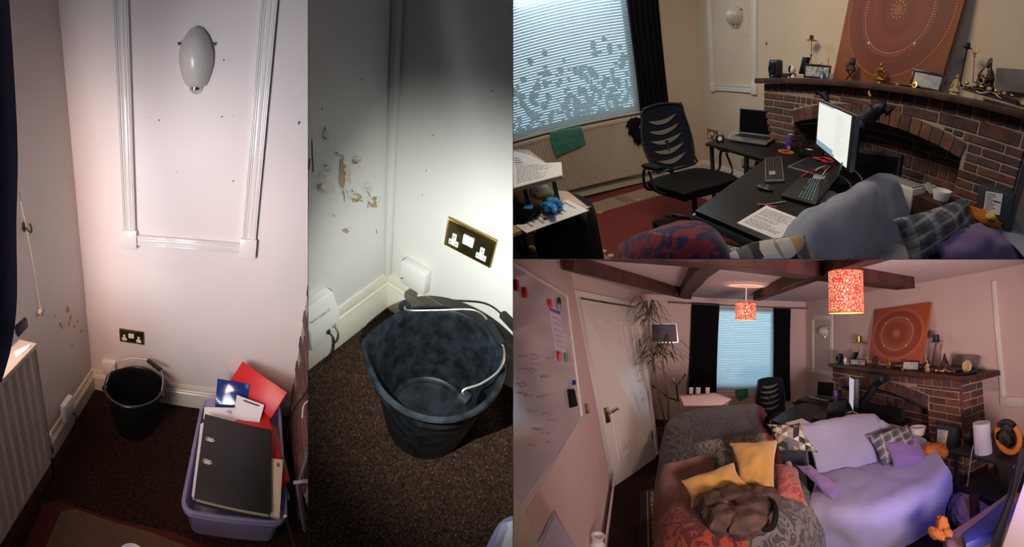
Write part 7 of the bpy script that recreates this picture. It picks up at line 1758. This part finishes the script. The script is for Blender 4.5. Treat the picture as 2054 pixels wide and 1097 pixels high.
for pts in ([(1338, 880), (1322, 800), (1312, 730), (1303, 660), (1300, 625)], [(1340, 880), (1340, 800), (1330, 740), (1330, 690)], [(1336, 880), (1328, 820), (1316, 760), (1308, 700)]):
    P = [pb + V(0, 0, .25)] + [lift4(u, v, pb + V(0, (i - 1) * .01, 0)) if False else at(u, v, x=pb.x) for i, (u, v) in enumerate(pts[1:])]; P = [V(p.x, p.y, p.z) for p in P]
    bm = B(); tube(bm, catmull(P, 5), .012, seg=7); part('stem', bm, m_stem, t)
    bm = B()
    for k in range(30):
        c = P[-1].lerp(P[-2], rnd.random() * .6); a = rnd.uniform(0, 2 * PI); L = rnd.uniform(.25, .50); dz = rnd.uniform(-.25, .30)
        d = V(math.cos(a), math.sin(a), 0); s = V(-d.y, d.x, 0) * .012; pp = [c, c + d * L * .45 + V(0, 0, dz * .6 + .06), c + d * L * .8 + V(0, 0, dz * .5), c + d * L + V(0, 0, dz * .3 - .10)]; pp = catmull(pp, 3); prev = None
        for i, p in enumerate(pp):
            k_ = math.sin(PI * min(1, (i + 1) / len(pp))) + .08; a1, a2 = bm.verts.new(p + s * k_), bm.verts.new(p - s * k_ + V(0, 0, .003))
            if prev: bm.faces.new((prev[0], a1, a2, prev[1]))
            prev = (a1, a2)
    part('foliage', bm, m_leaf, t)
# rug
RQ = [at(u, v, z=.012) for u, v in [(1284, 984), (1345, 974)]]; d1 = (RQ[1] - RQ[0]).normalized(); e_ = at(1281, 1110, z=.012) - RQ[0]; RQ = [RQ[0], RQ[0] + d1 * 1.6, RQ[0] + d1 * 1.6 + e_ * 1.3, RQ[0] + e_ * 1.3]
bm = B(); slab(bm, RQ, .01); t = solo('patterned_rug', bm, M('rug_green_black', (.018, .022, .016), .95, bump=.5, bscale=200), 'ornate cream and brown patterned rug on the carpet beside the armchair', 'rug')
def R4(s, q, l): return (RQ[0] * (1 - s) + RQ[1] * s) * (1 - q) + (RQ[3] * (1 - s) + RQ[2] * s) * q + V(0, 0, l)
m_ic = M('rug_ivory', (.40, .31, .19), .95, bump=.5, bscale=200)
bm = B(); slab(bm, [R4(.05, .03, .002), R4(.95, .03, .002), R4(.95, .97, .002), R4(.05, .97, .002)], .001); part('outer_line', bm, m_ic, t)
bm = B(); slab(bm, [R4(.058, .037, .003), R4(.94, .037, .003), R4(.94, .96, .003), R4(.058, .96, .003)], .001); part('inner_band', bm, M('rug_band', (.03, .022, .016), .95), t)
bm = B(); slab(bm, [R4(.075, .055, .004), R4(.92, .055, .004), R4(.92, .95, .004), R4(.075, .95, .004)], .001); part('scroll_field', bm, damask_mat('rug_scrolls', (.05, .022, .015), (.42, .33, .20), 10, dist=3.5, thr=(.50, .52)), t)
# armchair with patchwork throw
t = thing('armchair', 'armchair covered by a dark patchwork throw in olive, plum and red', 'armchair', (5.0, -2.7, 0))
G = [[(1338, 872, .78), (1349, 852, .86), (1400, 835, .90), (1484, 825, .90), (1521, 827, .88), (1535, 846, .82)], [(1334, 930, .60), (1362, 915, .67), (1420, 900, .69), (1490, 890, .69), (1530, 882, .67), (1546, 885, .62)],
     [(1333, 1000, .40), (1370, 985, .46), (1430, 972, .46), (1500, 958, .46), (1545, 948, .46), (1575, 935, .45)], [(1342, 1080, .36), (1390, 1072, .46), (1450, 1062, .48), (1530, 1052, .48), (1598, 1036, .46), (1636, 1018, .40)], [(1352, 1180, .12), (1395, 1190, .14), (1460, 1190, .15), (1540, 1170, .15), (1620, 1140, .12), (1650, 1110, .08)]]
rows = [[at(*p[:2], z=p[2]) for p in r] for r in G]; back = V(-.22, .08, 0); rows = [[p + back + V(0, 0, -.70) for p in rows[0]], [p + back * .8 + V(0, 0, -.06) for p in rows[0]]] + rows
rows = [[r[0] + V(-.02, -.05, -r[0].z * .55)] + r for r in rows]
bm = B(); nu, nv = 9, 6; grid(bm, rows, th=.03, wr=.014, ws=6, nu=nu, nv=nv); C_ = 6 * nu + 1; R_ = 6 * nv + 1; bm.faces.ensure_lookup_table()
for i in range(R_ - 1):
    for j in range(C_ - 1):
        s, q = (j / nu - 1) / 5, (i / nv - 2) / 4
        mi = 0
        if q < .20: mi = 1 if s < .32 else 2 if s < .76 else 3
        elif q < .26: mi = 1 if s < .32 else 4 if s < .76 else 5
        elif q < .60: mi = 6 if s < .40 else 4 if s < .80 else 5
        elif q < .66: mi = 7 if s < .45 else 4
        else: mi = 7 if s < .50 else 8
        bm.faces[i * (C_ - 1) + j].material_index = mi; bm.faces[(R_ - 1) * (C_ - 1) + i * (C_ - 1) + j].material_index = mi
pm_ = [m_fab_k, damask_mat('throw_black_olive', (.018, .014, .016), (.05, .045, .04), 14), damask_mat('throw_blue_black', (.012, .012, .016), (.030, .028, .034), 18), M('throw_plum', (.085, .012, .045), .95, bump=.4, bscale=200), damask_mat('throw_olive', (.045, .038, .032), (.13, .115, .085), 16), damask_mat('throw_coral', (.26, .035, .035), (.42, .12, .09), 14), M('throw_dusky', (.17, .085, .07), .95, bump=.5, bscale=200, var=.2, vscale=8), damask_mat('throw_red', (.10, .018, .015), (.34, .055, .025), 9), damask_mat('throw_grey', (.05, .045, .05), (.16, .14, .13), 12)]
part('throw', bm, pm_, t, angle=80)
# lilac sofa
t = thing('sofa', 'two seat sofa under a lilac grey cover in the wide room view', 'sofa', (4.9, -1.4, 0))
G = [[(1600, 858, .84), (1650, 850, .86), (1700, 841, .86), (1750, 834, .86), (1768, 849, .80), (1800, 864, .66)], [(1625, 900, .66), (1660, 893, .67), (1710, 888, .67), (1756, 880, .67), (1785, 884, .60), (1832, 876, .62)], [(1640, 955, .45), (1670, 950, .45), (1718, 942, .45), (1762, 930, .45), (1802, 918, .48), (1866, 890, .62)],
     [(1632, 985, .44), (1680, 985, .46), (1740, 976, .46), (1800, 966, .46), (1850, 948, .49), (1890, 922, .60)], [(1625, 1020, .42), (1680, 1028, .44), (1745, 1030, .44), (1815, 1012, .44), (1870, 985, .46), (1905, 953, .50)], [(1612, 1062, .25), (1670, 1078, .2), (1745, 1084, .2), (1825, 1056, .2), (1884, 1024, .2), (1906, 988, .25)], [(1600, 1110, .02), (1670, 1122, .02), (1750, 1112, .02), (1830, 1080, .02), (1890, 1046, .02), (1905, 1010, .02)]]
rows = [[at(*p[:2], z=p[2]) for p in r] for r in G]; rows = [[p + V(-.20, .05, -.75) for p in rows[0]], [p + V(-.13, .04, -.15) for p in rows[0]]] + rows
r = rows; mix = lambda a, b, k: [p.lerp(q, k) for p, q in zip(a, b)]; rows = r[:4] + [mix(r[3], r[4], .88), [p + V(-.03, .0, -.05) for p in r[4]], [p + V(0, 0, .01) for p in mix(r[4], r[5], .14)]] + r[5:]
bm = B(); grid(bm, rows, th=.03, wr=.022, ws=4.5, nu=9, nv=6); part('cover', bm, m_throw4, t, angle=80)
m_must = M('mustard_velvet', (.50, .27, .055), .8, bump=.4, bscale=180, sheen=.4)
CQ = lambda *q: [at(u, v, z=z_) for u, v, z_ in q]
cushion_thing('cushion', 'triangle print cushion between the armchair and the lilac sofa', 'cushion', CQ((1538, 850, .88), (1604, 848, .90), (1642, 908, .70), (1562, 904, .68)), m_tri, puff=.075, seed=4, piping=m_fab_k)
cushion_thing('cushion', 'dark underside cushion printed in navy beneath the triangle print one', 'cushion', CQ((1560, 895, .66), (1620, 900, .66), (1632, 955, .50), (1566, 940, .52)), damask_mat('navy_print', (.012, .018, .045), (.35, .36, .42), 5, dist=.6, thr=(.58, .60)), puff=.05, seed=5)
cushion_thing('cushion', 'large mustard cushion upright on the patchwork armchair', 'cushion', CQ((1463, 888, .80), (1561, 880, .82), (1553, 994, .56), (1484, 978, .56)), m_must, puff=.08, seed=6, wr=.022)
cushion_thing('cushion', 'mustard cushion lying low at the left of the patchwork armchair', 'cushion', CQ((1366, 964, .62), (1472, 926, .72), (1502, 974, .60), (1386, 1022, .50)), m_must, puff=.06, seed=7, wr=.025)
cushion_thing('cushion', 'red damask bolster between the mustard cushion and the sofa', 'cushion', CQ((1553, 932, .60), (1600, 940, .60), (1622, 1020, .46), (1556, 1012, .46)), damask_mat('red_damask', (.28, .06, .05), (.42, .13, .10), 12), puff=.10, seed=8)
cushion_thing('cushion', 'slim violet cushion flopped over the left arm of the lilac sofa', 'cushion', CQ((1596, 932, .62), (1624, 932, .63), (1690, 984, .50), (1676, 1010, .47)), m_purc, puff=.035, seed=9, wr=.03)
cushion_thing('cushion', 'plaid cushion at the right end of the lilac sofa', 'cushion', CQ((1737, 873, .74), (1822, 850, .80), (1850, 905, .62), (1768, 936, .48)), m_plaid, puff=.07, seed=10, wr=.02)
cushion_thing('cushion', 'violet cushion in front of the plaid one on the lilac sofa', 'cushion', CQ((1772, 888, .69), (1836, 874, .72), (1880, 934, .50), (1792, 944, .48)), m_purc, puff=.06, seed=11, wr=.025, ws=6)
t = thing('jacket', 'heap of crumpled brown clothing on the armchair seat', 'clothing', at(1480, 1020, z=.5)); bm = B(); rnd = random.Random(3)
for u, v, r_ in ((1440, 1015, .13), (1475, 1005, .16), (1505, 1020, .15), (1530, 1000, .12), (1455, 1040, .12), (1495, 1045, .13)): ball(bm, at(u, v, z=.56), r_, (1.25, 1.05, .62), bump=.35, bs=1.8, u=30, v=20)
part('cloth', bm, M('brown_cloth', (.075, .042, .034), .9, bump=.6, bscale=14, var=.4, vscale=5), t)
bm = B(); tube(bm, catmull([at(1545, 1005, z=.6), at(1556, 1025, z=.62), at(1550, 1055, z=.56), at(1530, 1058, z=.55), at(1524, 1035, z=.58)], 6, closed=True), .02, closed=True); part('strap', bm, m_fab_k, t)
# right corner: parcel, side table, roll, wheel toy, pouf, bench
P = [at(u, v, y=-.44) for u, v in [(1876, 850), (1916, 858), (1914, 916), (1872, 905)]]; t = thing('parcel', 'dark parcel with a white label on the chimney in the wide room view', 'parcel', (P[2] + P[3]) / 2); bm = B(); slab(bm, P, .09, away=(0, 1, 0), bev=.02); part('mailer', bm, m_parcel, t)
Q = [at(u, v, y=-.446) for u, v in [(1881, 861), (1902, 864), (1897, 893), (1879, 888)]]; bm = B(); slab(bm, Q, .002, away=(0, 1, 0)); lb = part('address_label', bm, m_paper, t); bm = B(); print_lines(bm, [p + V(0, -.002, 0) for p in Q], 7, seed=2, lift=(0, -1, 0)); part('label_print', bm, m_print, lb)
bm = B(); ball(bm, at(1876, 900, z=.62), .085, (1.0, 1.6, .5), bump=.4, bs=3); ball(bm, at(1892, 908, z=.60), .05, bump=.4); solo('plush_toy', bm, m_orange, 'orange soft toy behind the arm of the lilac sofa', 'soft toy')
t = thing('side_table', 'dark slim side table carrying the paper roll beside the chimney', 'side table', at(1975, 930, y=-.4)); a, b = at(1922, 892, y=-.62), at(2040, 905, y=-.62); zt = a.z - .02
bm = B(); box2(bm, (a.x, -.72, zt - .03), (b.x, -.12, zt), bev=.004); part('table_top', bm, m_key, t); bm = B(); box2(bm, (a.x, -.70, zt - .34), (b.x, -.12, zt - .31), bev=.003); part('shelf', bm, m_key, t)
for x in (a.x + .03, b.x - .03):
    for y in (-.69, -.15): bm = B(); box2(bm, (x - .015, y - .015, 0), (x + .015, y + .015, zt - .03)); part('leg', bm, m_key, t)
def onT(u, v): return at(u, v, z=zt)
p = at(1973, 908, z=zt); q = lift4(1975, 847, p); bm = B(); r_ = .062 * (p - Vector(ROOMS[4][1])).length / 3; lathe(bm, [(0, 0), (r_, 0), (r_, q.z - zt), (r_ * .3, q.z - zt), (r_ * .3, q.z - zt - .02), (0, q.z - zt - .02)], c=p, seg=32); solo('kitchen_roll', bm, M('tissue_roll', (.66, .66, .80), .9, bump=.5, bscale=40), 'tall white kitchen paper roll on the side table', 'kitchen roll')
p = at(1948, 889, z=zt); bm = B(); ball(bm, p + V(0, 0, .065), .075, (1, 1, .9)); solo('round_speaker', bm, m_key, 'round black speaker left of the kitchen roll', 'speaker')
c_ = at(2022, 876, y=-.62); R_ = (at(2049, 876, y=-.62) - at(1995, 876, y=-.62)).length / 2; t = thing('toy_wheel', 'orange and black toy steering wheel right of the kitchen roll', 'toy', c_ - V(0, 0, R_)); bm = B(); tube(bm, [c_ + V(math.cos(a * PI / 16) * R_ * .82, 0, math.sin(a * PI / 16) * R_ * .82) for a in range(-20, 5)], R_ * .17, seg=12); part('rim', bm, m_orange, t); bm = B(); tube(bm, [c_ + V(math.cos(a * PI / 16) * R_ * .82, 0, math.sin(a * PI / 16) * R_ * .82) for a in range(4, 13)], R_ * .18, seg=12); part('rim_top', bm, m_key, t)
bm = B(); lathe(bm, [(0, 0), (R_ * .42, 0), (R_ * .40, .05), (R_ * .15, .07), (R_ * .12, .10), (0, .10)], c=c_, rot=Matrix.Rotation(PI / 2, 3, 'X'), seg=24); tube(bm, [c_ - V(R_ * .7, 0, 0), c_ + V(R_ * .7, 0, 0)], .04); part('hub', bm, m_key, t); bm = B(); box(bm, c_ + V(-.12, .12, -R_ * .3), (R_ * 1.2, .16, R_), bev=.02); part('stand', bm, m_key, t)
cable([at(1953, 892, y=-.74), at(1948, 915, y=-.76), at(1944, 945, y=-.76), at(1940, 975, y=-.7)], .006, m_grey, 'pale lead hanging down the front of the side table')
p = at(1958, 1058, z=0); t = thing('pouf', 'knitted grey pink pouf on the carpet at the right', 'pouf', p); bm = B(); tm = bmesh.new(); bmesh.ops.create_uvsphere(tm, u_segments=96, v_segments=48, radius=1)
for q in tm.verts: a_, h_ = math.atan2(q.co.y, q.co.x), math.asin(max(-1, min(1, q.co.z))); k = 1 + .035 * math.sin(a_ * 16 + (1 if int((h_ + 2) * 6) % 2 else -1) * h_ * 18) * math.cos(h_); q.co = Vector((q.co.x * .24 * k, q.co.y * .24 * k, .165 + q.co.z * .165 * k))
bmesh.ops.translate(tm, vec=p, verts=tm.verts); add(bm, tm); part('knit_cover', bm, M('knit_wool', (.24, .17, .17), .95, bump=.6, bscale=30), t, angle=80)
z = .42; t = thing('low_bench', 'pale low bench edge with a blue pad at the bottom right corner', 'bench', at(1990, 1070, z=z) - V(0, 0, z)); bm = B(); slab(bm, [at(u, v, z=z) for u, v in [(1918, 1060), (2030, 982), (2075, 1000), (2010, 1150), (1925, 1140), (1890, 1075)]], .06, bev=.006); part('seat_board', bm, M('pinkish_board', (.30, .20, .17), .6), t)
bm = B(); slab(bm, [at(u, v, z=z + .07) for u, v in [(1927, 1068), (2026, 990), (2040, 1010), (2000, 1060), (1936, 1090)]], .07, bev=.02); part('blue_pad', bm, M('blue_pad', (.03, .045, .16), .5), t); bm = B(); a = at(1960, 1090, z=0); box2(bm, (a.x - .03, a.y - .03, 0), (a.x + .03, a.y + .03, z - .06)); part('leg', bm, m_wood_d, t)
bm = B()
for u, v, r_, s in ((1878, 1070, .035, (2.2, 1, .8)), (1892, 1060, .045, (1, 1, 1.6)), (1886, 1048, .03, (1, 1, 1.4)), (1900, 1068, .03, (1.5, 1, .8))): ball(bm, at(u, v, z=z + .03), r_, s, bump=.4, bs=3)
solo('plush_toy', bm, m_orange, 'orange soft toy lying on the corner of the low bench', 'soft toy')
bm = B(); tube(bm, [at(2056, 900, z=1.05), at(1996, 1100, z=.62)], .028, seg=8); solo('dark_pole', bm, m_key, 'thick dark pole slanting across the bottom right corner', 'pole')
bm = B(); slab(bm, [at(2066, 930, z=.95), at(2120, 930, z=.95), at(2080, 1110, z=.55), at(2006, 1110, z=.55)], .03, bev=.004); solo('cream_panel', bm, M('cream_board', (.34, .27, .19), .8), 'cream panel beside the dark pole at the right edge', 'panel')

# ================================================================== added boards between the four rooms, keeping their lamp light apart
def wedge_u(u, r0, r1, half=.5, hgt=1.25, behind=False):
    """upright partition board that stands along a sight line, thin at the lens and thicker far off"""
    bm = B(); vs = []
    for uu in (u - half, u + half):
        l = (uu - U0) / F
        d = Vector((math.sin(l), math.cos(l), 0))
        for r in (r0, r1):
            for s in (-1, 1): vs.append(bm.verts.new(d * r + Vector((0, 0, s * r * hgt))))
    a = vs
    for q in ((0, 1, 3, 2), (4, 6, 7, 5), (0, 2, 6, 4), (1, 5, 7, 3), (0, 4, 5, 1), (2, 3, 7, 6)): bm.faces.new([a[i] for i in q])
    bmesh.ops.transform(bm, matrix=Matrix.Translation(CH) @ LENS.to_4x4(), verts=bm.verts)
    me = finish(bm, 'added_partition', m_part, smooth=False)
    o = bpy.data.objects.new('added_partition', me); scene.collection.objects.link(o); o['kind'] = 'structure'
def wedge_v(v, u0, u1, r0, r1, half=.5):
    bm = B(); n = 24; top = []; bot = []
    for i in range(n + 1):
        l = (u0 + (u1 - u0) * i / n - U0) / F
        d = Vector((math.sin(l), math.cos(l), 0))
        top.append([bm.verts.new(d * r + Vector((0, 0, half * r / F))) for r in (r0, r1)])
        bot.append([bm.verts.new(d * r - Vector((0, 0, half * r / F))) for r in (r0, r1)])
    for i in range(n):
        bm.faces.new((top[i][0], top[i][1], top[i + 1][1], top[i + 1][0])); bm.faces.new((bot[i][0], bot[i + 1][0], bot[i + 1][1], bot[i][1]))
        bm.faces.new((top[i][0], top[i + 1][0], bot[i + 1][0], bot[i][0])); bm.faces.new((top[i][1], bot[i][1], bot[i + 1][1], top[i + 1][1]))
    bm.faces.new((top[0][0], bot[0][0], bot[0][1], top[0][1])); bm.faces.new((top[-1][0], top[-1][1], bot[-1][1], bot[-1][0]))
    bmesh.ops.transform(bm, matrix=Matrix.Translation(CH) @ LENS.to_4x4(), verts=bm.verts)
    me = finish(bm, 'added_partition', m_part, smooth=False)
    o = bpy.data.objects.new('added_partition', me); scene.collection.objects.link(o); o['kind'] = 'structure'
m_part = M('partition_board', (.04, .036, .034), .9, spec=0.0)
wedge_u(618, .5, 4.2)
wedge_u(1029, 1.0, 9.5, hgt=.95)
wedge_u(1027 + F * PI, .3, 5.0, hgt=1.0)  # unseen board added behind the lens to block light between the rooms
wedge_v(520, 1029, 1027 + F * PI, .95, 9.5)
# ================================================================== cut every room at its partitions
def plane_u(u, keep_right):
    l = (u - U0) / F
    n = Vector((math.cos(l), -math.sin(l), 0))          # towards greater u
    return (-n if keep_right else n)                     # points at what is cut away
CUT = {1: [plane_u(617.5, False)], 2: [plane_u(618.5, True), plane_u(1028.5, False)],
       3: [plane_u(1029.5, True), Vector((0, 0, -1))], 4: [plane_u(1029.5, True), Vector((0, 0, 1))]}
CO = {1: 0, 2: 0, 3: (0, .0009), 4: (0, .0009)}
bpy.context.view_layer.update()
gone = []
for o in list(OBJ):
    if o.type != 'MESH': continue
    k = o['room_no']; mw = o.matrix_world.copy(); inv = mw.inverted()
    for n in CUT[k]:
        nw = (LENS @ n).normalized(); cw = CH.copy()
        if abs(n.z) > .5: cw = CH - nw * .0006 * 4
        nl = (mw.to_3x3().transposed() @ nw); cl = inv @ cw
        ds = [(v.co - cl).dot(nl) for v in o.data.vertices]
        if not ds or max(ds) <= 0: continue
        if min(ds) >= 0: gone.append(o); break
        if o.data.users > 1: o.data = o.data.copy()
        bm = bmesh.new(); bm.from_mesh(o.data)
        bmesh.ops.bisect_plane(bm, geom=bm.verts[:] + bm.edges[:] + bm.faces[:], plane_co=cl, plane_no=nl.normalized(), clear_outer=True)
        bm.to_mesh(o.data); bm.free()
        if len(o.data.polygons) == 0: gone.append(o); break
for o in gone:
    if o.children:
        o.data = bpy.data.meshes.new('none') if False else o.data
        continue
    bpy.data.objects.remove(o)
for _ in range(2):
    for o in list(scene.collection.objects):
        if o.type == 'EMPTY' and not o.children: bpy.data.objects.remove(o)
